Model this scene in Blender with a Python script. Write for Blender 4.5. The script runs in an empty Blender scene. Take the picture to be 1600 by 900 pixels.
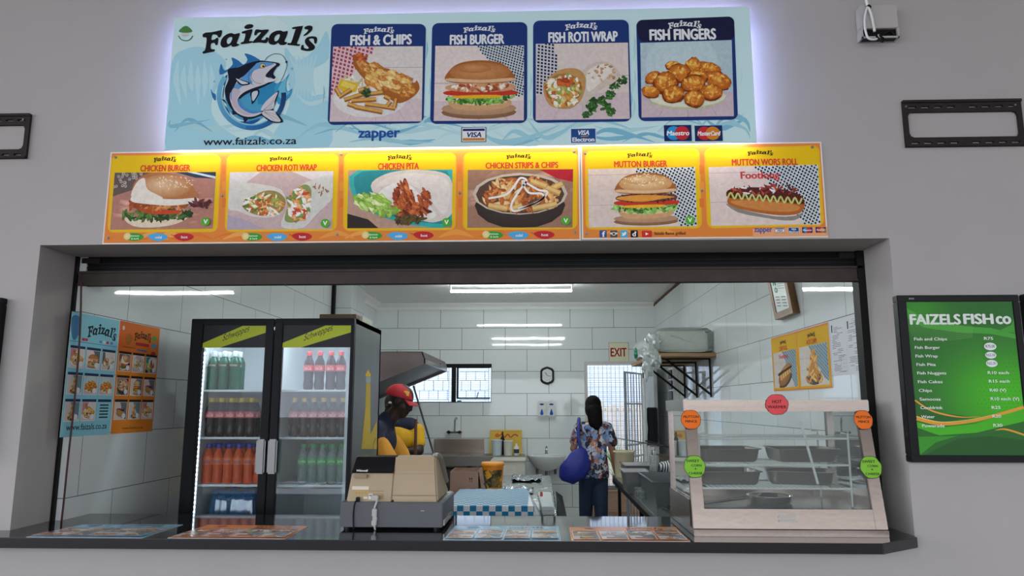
import bpy, bmesh, math, random
from mathutils import Vector as V, Matrix, noise, geometry

C = bpy.context.scene.collection
sc = bpy.context.scene
R = math.radians
H = 1.60                                   # eye height of the photographer
FPX = 1132.0                               # focal length for a 1600 px wide picture
PITCH, YAW = R(9.2), R(2.09)

# ------------------------------------------------------------------ camera
_f = V((-math.sin(YAW)*math.cos(PITCH), math.cos(YAW)*math.cos(PITCH), math.sin(PITCH)))
_r = V((math.cos(YAW), math.sin(YAW), 0.0)); _u = _r.cross(_f)
cam = bpy.data.cameras.new('camera'); cam.sensor_width = 36; cam.lens = 36*FPX/1600
cam.clip_start = 0.05; cam.clip_end = 200
co = bpy.data.objects.new('camera', cam); C.objects.link(co)
co.matrix_world = Matrix(((_r.x, _u.x, -_f.x, 0), (_r.y, _u.y, -_f.y, 0), (_r.z, _u.z, -_f.z, H), (0, 0, 0, 1)))
sc.camera = co

def _ray(x, y): return _f + _r*((x-800)/FPX) - _u*((y-450)/FPX)
def _on(x, y, ax, val):
    d = _ray(x, y); o = V((0, 0, H)); return o + d*((val-o[ax])/d[ax])
def W(x, y, Y): return _on(x, y, 1, Y)     # measured point on a wall-parallel plane
def WX(x, y, X): return _on(x, y, 0, X)    # on a side-wall plane
def WZ(x, y, Z): return _on(x, y, 2, Z)    # on a table-top plane

# ------------------------------------------------------------------ view, world, lights
sc.view_settings.view_transform = 'Standard'; sc.view_settings.look = 'None'
sc.view_settings.exposure = 0.0; sc.view_settings.gamma = 1.0
sc.view_settings.use_curve_mapping = False
WORLD_STRENGTH = 2.6
SUN_STRENGTH = .6
TUBE_STRENGTH = 66.0
HALO_STRENGTH = 38.0
wd = bpy.data.worlds.new('overcast_sky'); sc.world = wd; wd.use_nodes = True
nt = wd.node_tree; nt.nodes.clear()
wo = nt.nodes.new('ShaderNodeOutputWorld'); bg = nt.nodes.new('ShaderNodeBackground')
tc = nt.nodes.new('ShaderNodeTexCoord'); dp = nt.nodes.new('ShaderNodeVectorMath'); dp.operation = 'DOT_PRODUCT'
dp.inputs[1].default_value = (-0.96, -0.22, 0.1)
mr = nt.nodes.new('ShaderNodeMapRange'); mr.inputs[1].default_value = -1; mr.inputs[2].default_value = 1
mr.inputs[3].default_value = 0.2; mr.inputs[4].default_value = 2.3
ns = nt.nodes.new('ShaderNodeTexNoise'); ns.inputs['Scale'].default_value = 2.2; ns.inputs['Detail'].default_value = 5
cr = nt.nodes.new('ShaderNodeValToRGB')
cr.color_ramp.elements[0].position = 0.35; cr.color_ramp.elements[0].color = (0.72, 0.80, 0.95, 1)
cr.color_ramp.elements[1].position = 0.7; cr.color_ramp.elements[1].color = (1.0, 0.98, 0.96, 1)
mu = nt.nodes.new('ShaderNodeMath'); mu.operation = 'MULTIPLY'; mu.inputs[1].default_value = WORLD_STRENGTH
nt.links.new(tc.outputs['Generated'], dp.inputs[0]); nt.links.new(dp.outputs['Value'], mr.inputs[0])
nt.links.new(mr.outputs[0], mu.inputs[0]); nt.links.new(tc.outputs['Generated'], ns.inputs['Vector'])
nt.links.new(ns.outputs['Fac'], cr.inputs[0]); nt.links.new(cr.outputs[0], bg.inputs['Color'])
nt.links.new(mu.outputs[0], bg.inputs['Strength']); nt.links.new(bg.outputs[0], wo.inputs['Surface'])
sun = bpy.data.lights.new('sun', 'SUN'); sun.energy = SUN_STRENGTH; sun.angle = R(3); sun.color = (1, 0.97, 0.92)
so = bpy.data.objects.new('sun', sun); C.objects.link(so)
so.rotation_euler = V((0.25, -0.55, 1.0)).to_track_quat('Z', 'Y').to_euler()

# ------------------------------------------------------------------ materials
def lin(h):
    if not isinstance(h, str): return tuple(h)
    h = h.lstrip('#'); v = [int(h[i:i+2], 16)/255 for i in (0, 2, 4)]
    return tuple(c/12.92 if c <= .04045 else ((c+.055)/1.055)**2.4 for c in v)
_M = {}
def mat(name, col='#808080', rough=.5, metal=0., spec=.5, var=.06, vs=6., bump=0., bs=60., emit=0., ecol=None, coat=0., aniso=None, trans=0., alpha=1.):
    if name in _M: return _M[name]
    m = bpy.data.materials.new(name); m.use_nodes = True; _M[name] = m
    n = m.node_tree.nodes; l = m.node_tree.links; p = n['Principled BSDF']
    c = lin(col); p.inputs['Roughness'].default_value = rough; p.inputs['Metallic'].default_value = metal
    p.inputs['Specular IOR Level'].default_value = spec; p.inputs['Coat Weight'].default_value = coat
    p.inputs['Coat Roughness'].default_value = .05
    p.inputs['Base Color'].default_value = (*c, 1)
    if trans: p.inputs['Transmission Weight'].default_value = trans
    if alpha < 1: p.inputs['Alpha'].default_value = alpha
    t = n.new('ShaderNodeTexCoord')
    if var:
        nz = n.new('ShaderNodeTexNoise'); nz.inputs['Scale'].default_value = vs; nz.inputs['Detail'].default_value = 4
        mp = n.new('ShaderNodeMapping'); l.new(t.outputs['Object'], mp.inputs[0]); l.new(mp.outputs[0], nz.inputs['Vector'])
        if aniso: mp.inputs['Scale'].default_value = aniso
        r = n.new('ShaderNodeMapRange'); r.inputs[3].default_value = 1-var*2; r.inputs[4].default_value = 1+var*2
        l.new(nz.outputs['Fac'], r.inputs[0])
        mx = n.new('ShaderNodeVectorMath'); mx.operation = 'SCALE'; mx.inputs[0].default_value = c
        l.new(r.outputs[0], mx.inputs['Scale']); l.new(mx.outputs[0], p.inputs['Base Color'])
    if bump:
        nb = n.new('ShaderNodeTexNoise'); nb.inputs['Scale'].default_value = bs; nb.inputs['Detail'].default_value = 3
        l.new(t.outputs['Object'], nb.inputs['Vector']); b = n.new('ShaderNodeBump'); b.inputs['Strength'].default_value = bump
        b.inputs['Distance'].default_value = .01
        l.new(nb.outputs['Fac'], b.inputs['Height']); l.new(b.outputs[0], p.inputs['Normal'])
    if emit:
        p.inputs['Emission Color'].default_value = (*lin(ecol or col), 1); p.inputs['Emission Strength'].default_value = emit
    return m

def glass(name, tint='#ffffff', op=.0, gl=1., rough=.0, film='#ffffff'):
    """thin pane: clear with a fresnel reflection and optionally a faint milky film"""
    if name in _M: return _M[name]
    m = bpy.data.materials.new(name); m.use_nodes = True; _M[name] = m
    n = m.node_tree.nodes; l = m.node_tree.links; n.clear()
    o = n.new('ShaderNodeOutputMaterial'); tr = n.new('ShaderNodeBsdfTransparent'); tr.inputs[0].default_value = (*lin(tint), 1)
    g = n.new('ShaderNodeBsdfGlossy'); g.inputs['Roughness'].default_value = rough
    fr = n.new('ShaderNodeFresnel'); fr.inputs['IOR'].default_value = 1.5
    mu = n.new('ShaderNodeMath'); mu.operation = 'MULTIPLY'; mu.inputs[1].default_value = gl; mu.use_clamp = True
    l.new(fr.outputs[0], mu.inputs[0]); mx = n.new('ShaderNodeMixShader')
    l.new(mu.outputs[0], mx.inputs[0]); l.new(tr.outputs[0], mx.inputs[1]); l.new(g.outputs[0], mx.inputs[2])
    last = mx
    if op:
        d = n.new('ShaderNodeBsdfDiffuse'); d.inputs[0].default_value = (*lin(film), 1)
        nz = n.new('ShaderNodeTexNoise'); nz.inputs['Scale'].default_value = 9; r = n.new('ShaderNodeMapRange')
        r.inputs[3].default_value = op*.5; r.inputs[4].default_value = op*1.5
        l.new(nz.outputs['Fac'], r.inputs[0]); m2 = n.new('ShaderNodeMixShader')
        l.new(r.outputs[0], m2.inputs[0]); l.new(mx.outputs[0], m2.inputs[1]); l.new(d.outputs[0], m2.inputs[2]); last = m2
    l.new(last.outputs[0], o.inputs[0]); return m

def tile_mat(name, axis, uo, vo, col='#e8eeee', grout='#565b5b', rough=.035, bw=.6, rh=.3, mortar=.0019):
    m = bpy.data.materials.new(name); m.use_nodes = True
    n = m.node_tree.nodes; l = m.node_tree.links; p = n['Principled BSDF']
    g = n.new('ShaderNodeNewGeometry'); s = n.new('ShaderNodeSeparateXYZ'); l.new(g.outputs['Position'], s.inputs[0])
    c = n.new('ShaderNodeCombineXYZ')
    def add(sock, k):
        a = n.new('ShaderNodeMath'); a.operation = 'ADD'; a.inputs[1].default_value = k; l.new(sock, a.inputs[0]); return a.outputs[0]
    l.new(add(s.outputs['XY'.index(axis)], uo), c.inputs[0]); l.new(add(s.outputs[2], vo), c.inputs[1])
    b = n.new('ShaderNodeTexBrick'); b.inputs['Scale'].default_value = 1; b.inputs['Brick Width'].default_value = bw
    b.inputs['Row Height'].default_value = rh; b.inputs['Mortar Size'].default_value = mortar; b.inputs['Mortar Smooth'].default_value = 0
    cc = lin(col); b.inputs['Color1'].default_value = (*cc, 1); b.inputs['Color2'].default_value = (*[x*.96 for x in cc], 1)
    b.inputs['Mortar'].default_value = (*lin(grout), 1); l.new(c.outputs[0], b.inputs['Vector']); l.new(b.outputs['Color'], p.inputs['Base Color'])
    mr = n.new('ShaderNodeMapRange'); mr.inputs[3].default_value = rough; mr.inputs[4].default_value = .8
    l.new(b.outputs['Fac'], mr.inputs[0]); l.new(mr.outputs[0], p.inputs['Roughness'])
    nb = n.new('ShaderNodeTexNoise'); nb.inputs['Scale'].default_value = 2.5; l.new(g.outputs['Position'], nb.inputs['Vector'])
    bp = n.new('ShaderNodeBump'); bp.inputs['Strength'].default_value = .035; bp.inputs['Distance'].default_value = .02
    l.new(nb.outputs['Fac'], bp.inputs['Height']); l.new(bp.outputs[0], p.inputs['Normal'])
    return m

def attr_mat(name, rough=.4, spec=.4, metal=0., grain=0.):
    if name in _M: return _M[name]
    m = bpy.data.materials.new(name); m.use_nodes = True; _M[name] = m
    n = m.node_tree.nodes; l = m.node_tree.links; p = n['Principled BSDF']
    a = n.new('ShaderNodeAttribute'); a.attribute_name = 'Col'; l.new(a.outputs['Color'], p.inputs['Base Color'])
    if grain:                                  # the fine mottling of a printed photograph
        t = n.new('ShaderNodeTexCoord'); z1 = n.new('ShaderNodeTexNoise'); z1.inputs['Scale'].default_value = 55; z1.inputs['Detail'].default_value = 6; z1.inputs['Roughness'].default_value = .65
        l.new(t.outputs['Object'], z1.inputs['Vector']); r = n.new('ShaderNodeMapRange'); r.inputs[1].default_value = .3; r.inputs[2].default_value = .7
        r.inputs[3].default_value = 1-grain; r.inputs[4].default_value = 1+grain; l.new(z1.outputs['Fac'], r.inputs[0])
        mx = n.new('ShaderNodeVectorMath'); mx.operation = 'SCALE'; l.new(a.outputs['Color'], mx.inputs[0]); l.new(r.outputs[0], mx.inputs['Scale']); l.new(mx.outputs[0], p.inputs['Base Color'])
    p.inputs['Roughness'].default_value = rough; p.inputs['Specular IOR Level'].default_value = spec
    return m

def cells_mat(name, cols, scale=14., rough=.7):
    """printed fabric: patches of several colours"""
    m = bpy.data.materials.new(name); m.use_nodes = True; _M[name] = m
    n = m.node_tree.nodes; l = m.node_tree.links; p = n['Principled BSDF']; p.inputs['Roughness'].default_value = rough
    t = n.new('ShaderNodeTexCoord'); nz = n.new('ShaderNodeTexNoise'); nz.inputs['Scale'].default_value = scale*.8
    l.new(t.outputs['Object'], nz.inputs['Vector']); mx = n.new('ShaderNodeMixRGB'); mx.inputs[0].default_value = .12
    l.new(t.outputs['Object'], mx.inputs[1]); l.new(nz.outputs['Color'], mx.inputs[2])
    v = n.new('ShaderNodeTexVoronoi'); v.inputs['Scale'].default_value = scale; l.new(mx.outputs[0], v.inputs['Vector'])
    s = n.new('ShaderNodeSeparateColor'); l.new(v.outputs['Color'], s.inputs[0])
    r = n.new('ShaderNodeValToRGB'); r.color_ramp.interpolation = 'CONSTANT'; e = r.color_ramp.elements
    for i, c in enumerate(cols):
        el = e[i] if i < 2 else e.new(i/len(cols)); el.position = i/len(cols); el.color = (*lin(c), 1)
    l.new(s.outputs[0], r.inputs[0]); l.new(r.outputs[0], p.inputs['Base Color']); return m

def stripe_mat(name, c1, c2, scale, axis=0, rough=.6):
    m = bpy.data.materials.new(name); m.use_nodes = True; _M[name] = m
    n = m.node_tree.nodes; l = m.node_tree.links; p = n['Principled BSDF']; p.inputs['Roughness'].default_value = rough
    t = n.new('ShaderNodeTexCoord'); w = n.new('ShaderNodeTexWave'); w.bands_direction = 'XYZ'[axis]
    w.inputs['Scale'].default_value = scale; w.inputs['Distortion'].default_value = 1.5; w.inputs['Detail'].default_value = 1
    l.new(t.outputs['Object'], w.inputs[0]); r = n.new('ShaderNodeValToRGB'); r.color_ramp.interpolation = 'CONSTANT'
    r.color_ramp.elements[0].color = (*lin(c1), 1); r.color_ramp.elements[1].color = (*lin(c2), 1); r.color_ramp.elements[1].position = .5
    l.new(w.outputs['Fac'], r.inputs[0]); l.new(r.outputs[0], p.inputs['Base Color']); return m

PRINT = attr_mat('printed_vinyl', .6, .15)
PAPER = attr_mat('laminated_print', .16); POSTER = attr_mat('poster_print', .4, .25); PHOTO = attr_mat('printed_photograph', .6, .15, grain=.1)
MATTE = attr_mat('matt_print', .75, .2)
STEEL = mat('brushed_steel', '#9b8f87', .27, .95, var=.05, vs=3, aniso=(1, 1, 14), bump=.03, bs=40)
STEELD = mat('dull_steel', '#8b8987', .34, .9, var=.07, vs=4)
CHROME = mat('chrome', '#d9dadb', .08, 1., var=0)
BLACK = mat('black_plastic', '#101114', .4, var=.1, spec=.2)
BLACKM = mat('black_metal', '#141313', .5, 0, var=.12, spec=.2)
RUST = mat('rusty_black_steel', '#2c2625', .65, 0., spec=.2, var=.2, vs=18, bump=.1, bs=90)
RAIL = mat('worn_shutter_rail', '#453b38', .6, 0., spec=.25, var=.2, vs=14, bump=.1, bs=60)
WHITE = mat('white_plastic', '#e4e5e3', .4, var=.02)

# ------------------------------------------------------------------ mesh builder
def tag(o, label=None, cat=None, group=None, kind=None):
    if label: o['label'] = label
    if cat: o['category'] = cat
    if group: o['group'] = group
    if kind: o['kind'] = kind
    return o
def thing(name, loc, label, cat, group=None):
    o = bpy.data.objects.new(name, None); C.objects.link(o); o.location = loc; o.empty_display_size = .05
    return tag(o, label, cat, group)
def wloc(o):
    p = V((0, 0, 0))
    while o: p += o.location; o = o.parent
    return p

class B:
    def __init__(s): s.v = []; s.f = []; s.m = []; s.s = []
    def add(s, vs, fs, m=0, sm=False):
        b = len(s.v); s.v += [tuple(v) for v in vs]
        for f in fs: s.f.append([b+i for i in f]); s.m.append(m); s.s.append(sm)
        return s
    def bm(s, bm, m=0, sm=False):
        bm.verts.index_update(); s.add([v.co[:] for v in bm.verts], [[v.index for v in f.verts] for f in bm.faces], m, sm); bm.free(); return s
    def box(s, x0, x1, y0, y1, z0, z1, m=0, bev=0.):
        vs = [(x, y, z) for x in (x0, x1) for y in (y0, y1) for z in (z0, z1)]
        return s.hexa([vs[0], vs[4], vs[5], vs[1], vs[2], vs[6], vs[7], vs[3]], m, bev)
    def hexa(s, p, m=0, bev=0.):
        # p: front BL BR TR TL then back BL BR TR TL
        fs = [(0, 1, 2, 3), (5, 4, 7, 6), (4, 0, 3, 7), (1, 5, 6, 2), (3, 2, 6, 7), (4, 5, 1, 0)]
        if not bev: return s.add(p, fs, m)
        bm = bmesh.new(); vv = [bm.verts.new(q) for q in p]
        for f in fs: bm.faces.new([vv[i] for i in f])
        bmesh.ops.bevel(bm, geom=bm.edges[:], offset=bev, segments=2, affect='EDGES', clamp_overlap=True)
        return s.bm(bm, m)
    def cyl(s, a, b, r0, r1=None, n=16, m=0, cap=True):
        a = V(a); b = V(b); r1 = r0 if r1 is None else r1; d = (b-a).normalized()
        x = d.orthogonal().normalized(); y = d.cross(x)
        vs = []; 
        for p, r in ((a, r0), (b, r1)):
            vs += [p+(x*math.cos(t)+y*math.sin(t))*r for t in [2*math.pi*i/n for i in range(n)]]
        s.add(vs, [(i, (i+1) % n, n+(i+1) % n, n+i) for i in range(n)], m, True)
        if cap: s.add(vs[:n], [tuple(reversed(range(n)))], m); s.add(vs[n:], [tuple(range(n))], m)
        return s
    def tube(s, pts, r, n=8, m=0, smooth=0):
        pts = [V(p) for p in pts]
        if smooth: pts = crom(pts, smooth, False)
        rr = r if isinstance(r, list) else [r]*len(pts)
        if len(rr) != len(pts): rr = [rr[0]+(rr[-1]-rr[0])*i/(len(pts)-1) for i in range(len(pts))]
        vs = []; prev = None
        for i, p in enumerate(pts):
            d = (pts[min(i+1, len(pts)-1)]-pts[max(i-1, 0)]).normalized()
            x = d.orthogonal().normalized() if prev is None else (prev-d*prev.dot(d)).normalized()
            prev = x; y = d.cross(x)
            vs += [p+(x*math.cos(t)+y*math.sin(t))*rr[i] for t in [2*math.pi*k/n for k in range(n)]]
        k = len(pts)
        s.add(vs, [(j*n+i, j*n+(i+1) % n, (j+1)*n+(i+1) % n, (j+1)*n+i) for j in range(k-1) for i in range(n)], m, True)
        s.add(vs[:n], [tuple(reversed(range(n)))], m); s.add(vs[-n:], [tuple(range(n))], m); return s
    def lathe(s, prof, c=(0, 0, 0), n=20, m=0, sx=1., sy=1.):
        c = V(c); vs = []
        for r, z in prof: vs += [c+V((r*math.cos(t)*sx, r*math.sin(t)*sy, z)) for t in [2*math.pi*i/n for i in range(n)]]
        k = len(prof)
        s.add(vs, [(j*n+i, j*n+(i+1) % n, (j+1)*n+(i+1) % n, (j+1)*n+i) for j in range(k-1) for i in range(n)], m, True)
        if prof[0][0] > 1e-5: s.add(vs[:n], [tuple(reversed(range(n)))], m)
        if prof[-1][0] > 1e-5: s.add(vs[-n:], [tuple(range(n))], m)
        return s
    def ell(s, c, r, m=0, rot=None, n=16, k=10):
        c = V(c); vs = []
        rot = rot or Matrix.Identity(3)
        for j in range(k+1):
            a = math.pi*j/k
            for i in range(n):
                t = 2*math.pi*i/n; vs.append(c+rot @ V((r[0]*math.sin(a)*math.cos(t), r[1]*math.sin(a)*math.sin(t), -r[2]*math.cos(a))))
        return s.add(vs, [(j*n+i, j*n+(i+1) % n, (j+1)*n+(i+1) % n, (j+1)*n+i) for j in range(k) for i in range(n)], m, True)
    def limb(s, a, b, r0, r1, m=0):
        s.cyl(a, b, r0, r1, 14, m); s.ell(a, (r0,)*3, m, n=12, k=8); s.ell(b, (r1,)*3, m, n=12, k=8); return s
    def prism(s, poly, ax, a, b, m=0, bev=0.):
        """polygon (2D) extruded along axis ax from a to b"""
        def P(p, t): q = [p[0], p[1]]; q.insert(ax, t); return q
        n = len(poly); bm = bmesh.new()
        A = [bm.verts.new(P(p, a)) for p in poly]; D = [bm.verts.new(P(p, b)) for p in poly]
        bm.faces.new(A); bm.faces.new(D[::-1])
        for i in range(n): bm.faces.new((A[i], D[i], D[(i+1) % n], A[(i+1) % n]))
        bmesh.ops.recalc_face_normals(bm, faces=bm.faces[:])
        if bev: bmesh.ops.bevel(bm, geom=bm.edges[:], offset=bev, segments=2, affect='EDGES', clamp_overlap=True)
        return s.bm(bm, m)
    def surf(s, fn, nu, nv, m=0, thick=0.):
        vs = [V(fn(i/nu, j/nv)) for j in range(nv+1) for i in range(nu+1)]
        fs = [(j*(nu+1)+i, j*(nu+1)+i+1, (j+1)*(nu+1)+i+1, (j+1)*(nu+1)+i) for j in range(nv) for i in range(nu)]
        if not thick: return s.add(vs, fs, m, True)
        n = len(vs); up = V((0, 0, thick)) if not isinstance(thick, V) else thick
        vs2 = [v-up for v in vs]; fs2 = [tuple(n+i for i in reversed(f)) for f in fs]
        rim = [i for i in range(nu+1)]+[(j+1)*(nu+1)-1 for j in range(1, nv+1)]+[nv*(nu+1)+i for i in range(nu-1, -1, -1)]+[j*(nu+1) for j in range(nv-1, 0, -1)]
        fr = [(rim[i], n+rim[i], n+rim[(i+1) % len(rim)], rim[(i+1) % len(rim)]) for i in range(len(rim))]
        return s.add(vs+vs2, fs+fs2+fr, m, True)
    def build(s, name, mats, parent=None, origin=None, post=None, noshade=False):
        me = bpy.data.meshes.new(name); o = bpy.data.objects.new(name, me); C.objects.link(o)
        if parent is not None: org = wloc(parent); o.parent = parent
        elif origin is not None: org = V(origin); o.location = org
        else:
            xs, ys, zs = zip(*s.v); org = V(((min(xs)+max(xs))/2, (min(ys)+max(ys))/2, min(zs))); o.location = org
        me.from_pydata([tuple(V(v)-org) for v in s.v], [], s.f)
        for mm in (mats if isinstance(mats, (list, tuple)) else [mats]): me.materials.append(mm)
        me.polygons.foreach_set('material_index', s.m); me.polygons.foreach_set('use_smooth', s.s)
        me.update()
        if post: post(o)
        return o

def crom(pts, k, closed=True):
    n = len(pts); out = []
    rng = range(n) if closed else range(n-1)
    for i in rng:
        if closed: a, b, c, d = pts[i-1], pts[i], pts[(i+1) % n], pts[(i+2) % n]
        else: a, b, c, d = pts[max(i-1, 0)], pts[i], pts[i+1], pts[min(i+2, n-1)]
        for j in range(k):
            t = j/k
            out.append(0.5*((2*b)+(c-a)*t+(2*a-5*b+4*c-d)*t*t+(3*b-a-3*c+d)*t*t*t))
    if not closed: out.append(pts[-1])
    return out

def modmesh(o, *mods):
    """evaluate modifiers and keep the result as the mesh"""
    for kind, kw in mods:
        md = o.modifiers.new(kind, kind)
        for k, v in kw.items(): setattr(md, k, v)
    dg = bpy.context.evaluated_depsgraph_get(); dg.update()
    me = bpy.data.meshes.new_from_object(o.evaluated_get(dg), depsgraph=dg)
    ms = [m for m in o.data.materials]
    o.modifiers.clear(); o.data = me
    if len(me.materials) == 0:
        for m in ms: me.materials.append(m)
    me.polygons.foreach_set('use_smooth', [True]*len(me.polygons)); return o
def remesh(vox, it=2, fac=.5):
    def f(o):
        modmesh(o, ('REMESH', dict(mode='VOXEL', voxel_size=vox)), ('SMOOTH', dict(factor=fac, iterations=it)))
    return f
def dup(root, loc, label=None, group=None, rz=None):
    r = root.copy(); C.objects.link(r); r.location = loc
    if rz is not None: r.rotation_euler = (0, 0, rz)
    if label: r['label'] = label
    if group: r['group'] = group
    for ch in list(root.children):
        c = ch.copy(); C.objects.link(c); c.parent = r
        for g in list(ch.children):
            d = g.copy(); C.objects.link(d); d.parent = c
    return r
def struct(o): o['kind'] = 'structure'; return o

# ------------------------------------------------------------------ flat printed artwork
_txt = {}
def glyphs(t, bold=0.):
    bold = 0; k = (t, bold)
    if k in _txt: return _txt[k]
    cu = bpy.data.curves.new('t', 'FONT'); cu.body = t; cu.size = 1; cu.resolution_u = 3
    o = bpy.data.objects.new('t', cu); C.objects.link(o)
    dg = bpy.context.evaluated_depsgraph_get(); dg.update()
    me = o.evaluated_get(dg).to_mesh()
    vs = [(v.co.x, v.co.y) for v in me.vertices]; fs = [tuple(p.vertices) for p in me.polygons]
    o.evaluated_get(dg).to_mesh_clear()
    bpy.data.objects.remove(o); bpy.data.curves.remove(cu)
    xs = [v[0] for v in vs] or [0]; ys = [v[1] for v in vs] or [0]
    _txt[k] = (vs, fs, min(xs), max(xs), min(ys), max(ys)); return _txt[k]

LOGO = [  # outline of the black slab lettering, traced: y downwards
 [[(292,165),(310,152),(345,150),(385,142),(410,138),(412,160),(405,182),(390,185),(382,170),(362,165),(352,172),(350,200),(370,197),(380,188),(392,192),(390,232),(378,235),(370,222),(350,225),(350,258),(374,264),(372,276),(340,283),(305,290),(300,278),(314,265),(319,215),(316,185),(298,183)]],
 [[(408,232),(413,196),(438,168),(470,158),(492,165),(524,160),(516,200),(509,226),(527,234),(508,246),(482,248),(474,238),(450,250),(424,252)], [(450,226),(445,205),(459,186),(478,186),(475,210),(463,228)]],
 [[(550,118),(566,104),(592,102),(606,112),(598,126),(574,133),(555,130)]],
 [[(538,150),(585,137),(601,140),(592,185),(585,212),(606,213),(602,224),(570,230),(534,232),(536,220),(551,213),(559,166),(540,163)]],
 [[(614,172),(622,138),(660,141),(700,139),(698,154),(660,202),(682,206),(690,190),(705,198),(692,228),(650,223),(611,226),(610,214),(655,161),(636,161),(627,175)]],
 [[(704,212),(714,172),(743,151),(775,147),(795,155),(822,153),(812,195),(804,220),(823,228),(803,243),(777,241),(766,229),(742,241),(714,234)], [(743,214),(742,191),(757,173),(773,175),(769,200),(756,216)]],
 [[(850,128),(905,120),(913,127),(893,200),(882,235),(901,240),(896,251),(860,247),(824,242),(829,229),(846,226),(866,150),(870,140),(850,139)]],
 [[(926,127),(950,118),(972,125),(970,150),(946,175),(924,187),(921,180),(941,160),(946,146),(926,141)]],
 [[(1006,212),(1001,237),(989,233),(984,208),(966,204),(956,212),(977,235),(994,257),(986,278),(950,286),(914,278),(907,272),(911,248),(923,245),(928,264),(950,270),(955,262),(936,240),(930,216),(945,195),(975,189),(1000,195)]],
]
class Art:
    STEP = 8e-6
    def __init__(s, frame=None):
        s.v = []; s.f = []; s.c = []; s.mi = []; s.z = 0.0; s.mats = []
    def up(s): s.z += Art.STEP
    def tri(s, pts, faces, cols, m=0, flat=False):
        if not flat: s.up()
        b = len(s.v); s.v += [(p[0], p[1], s.z) for p in pts]
        for f in faces:
            s.f.append([b+i for i in f]); s.mi.append(m)
            s.c += [cols[i] if isinstance(cols, list) else cols for i in f]
    def poly(s, pts, col, k=0, holes=(), m=0):
        loops = [[V((p[0], p[1], 0)) for p in pts]]+[[V((p[0], p[1], 0)) for p in h] for h in holes]
        if k: loops = [crom(l, k) for l in loops]
        fl = [p for l in loops for p in l]
        try: fs = geometry.tessellate_polygon(loops)
        except Exception: fs = []
        s.tri(fl, fs, lin(col), m)
    def rect(s, u0, v0, u1, v1, col, m=0): s.tri([(u0, v0), (u1, v0), (u1, v1), (u0, v1)], [(0, 1, 2, 3)], lin(col), m)
    def grad(s, pts, cols): s.tri(pts, [tuple(range(len(pts)))], [lin(c) for c in cols])
    def rrect(s, q, r, col, m=0):
        """q: TL TR BR BL in uv; rounded by r"""
        q = [V((p[0], p[1], 0)) for p in q]; out = []
        for i in range(4):
            p, a, b = q[i], q[i-1], q[(i+1) % 4]; da = (a-p).normalized()*r; db = (b-p).normalized()*r
            for j in range(6):
                t = j/5*math.pi/2; out.append(p+da*(1-math.sin(t))+db*(1-math.cos(t)))
        s.poly(out, col, m=m)
    def ell(s, u, v, a, b, col, ccol=None, rot=0., jag=0., n=18, off=(0, 0), seed=0):
        rnd = random.Random(seed*7+int(u*1e4)+int(v*1e4)*3); pts = [(u+off[0]*a, v+off[1]*b)]
        ca, sa = math.cos(rot), math.sin(rot)
        for i in range(n):
            t = 2*math.pi*i/n; k = 1+rnd.uniform(-jag, jag); x = a*k*math.cos(t); y = b*k*math.sin(t)
            pts.append((u+x*ca-y*sa, v+x*sa+y*ca))
        e = lin(col); c = lin(ccol) if ccol else e
        s.tri(pts, [(0, i+1, (i+1) % n+1) for i in range(n)], [c]+[e]*n)
    def stroke(s, pts, w, col, k=6, closed=False):
        p = crom([V((q[0], q[1], 0)) for q in pts], k, closed) if k else [V((q[0], q[1], 0)) for q in pts]
        n = len(p); out = []
        for i, q in enumerate(p):
            d = (p[min(i+1, n-1)]-p[max(i-1, 0)]); d = d.normalized() if d.length else V((1, 0, 0)); nn = V((-d.y, d.x, 0))
            t = i/(n-1); ww = (w[0]+(w[1]-w[0])*t if len(w) == 2 else (w[0]+(w[1]-w[0])*t*2 if t < .5 else w[1]+(w[2]-w[1])*(t-.5)*2)) if isinstance(w, (list, tuple)) else w
            out += [q+nn*ww/2, q-nn*ww/2]
        s.tri(out, [(2*i, 2*i+1, 2*i+3, 2*i+2) for i in range(n-1)], lin(col))
    def text(s, t, u0, v0, u1, v1, col, bold=0., shear=0.):
        """fit the lettering's own bounds into the box"""
        vs, fs, x0, x1, y0, y1 = glyphs(t, bold)
        if not vs: return
        f = lambda p: (u0+(p[0]-x0)/(x1-x0)*(u1-u0)+shear*((p[1]-y0)/(y1-y0))*(v1-v0), v0+(p[1]-y0)/(y1-y0)*(v1-v0))
        ky = (v1-v0)/(y1-y0); kx = (u1-u0)/(x1-x0)
        for dx, dy in ([(0, 0)] if bold < .005 else [(-1.1, 0), (1.1, 0), (0, .6), (0, -.6)]): s.tri([(f(p)[0]+dx*bold*kx, f(p)[1]+dy*bold*ky) for p in vs], fs, lin(col))
    def write(s, t, u, v, h, col, bold=0.02, sx=1., al='l'):
        """lettering with cap height h, baseline at v"""
        vs, fs, x0, x1, y0, y1 = glyphs(t, bold)
        k = h/.70; w = (x1-x0)*k*sx; u = u-(w/2 if al == 'c' else w if al == 'r' else 0)
        s.tri([(u+(p[0]-x0)*k*sx, v+p[1]*k) for p in vs], fs, lin(col)); return w
    def logo(s, u0, v0, u1, v1, col, full=True):
        """u0,v0 lower left, u1,v1 upper right"""
        f = lambda p: (u0+(p[0]-292)/(1006-292)*(u1-u0), v1-(p[1]-102)/(290-102)*(v1-v0))
        for L in LOGO: s.poly([f(p) for p in L[0]], col, 3 if full else 0, [[f(p) for p in h] for h in L[1:]])
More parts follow.
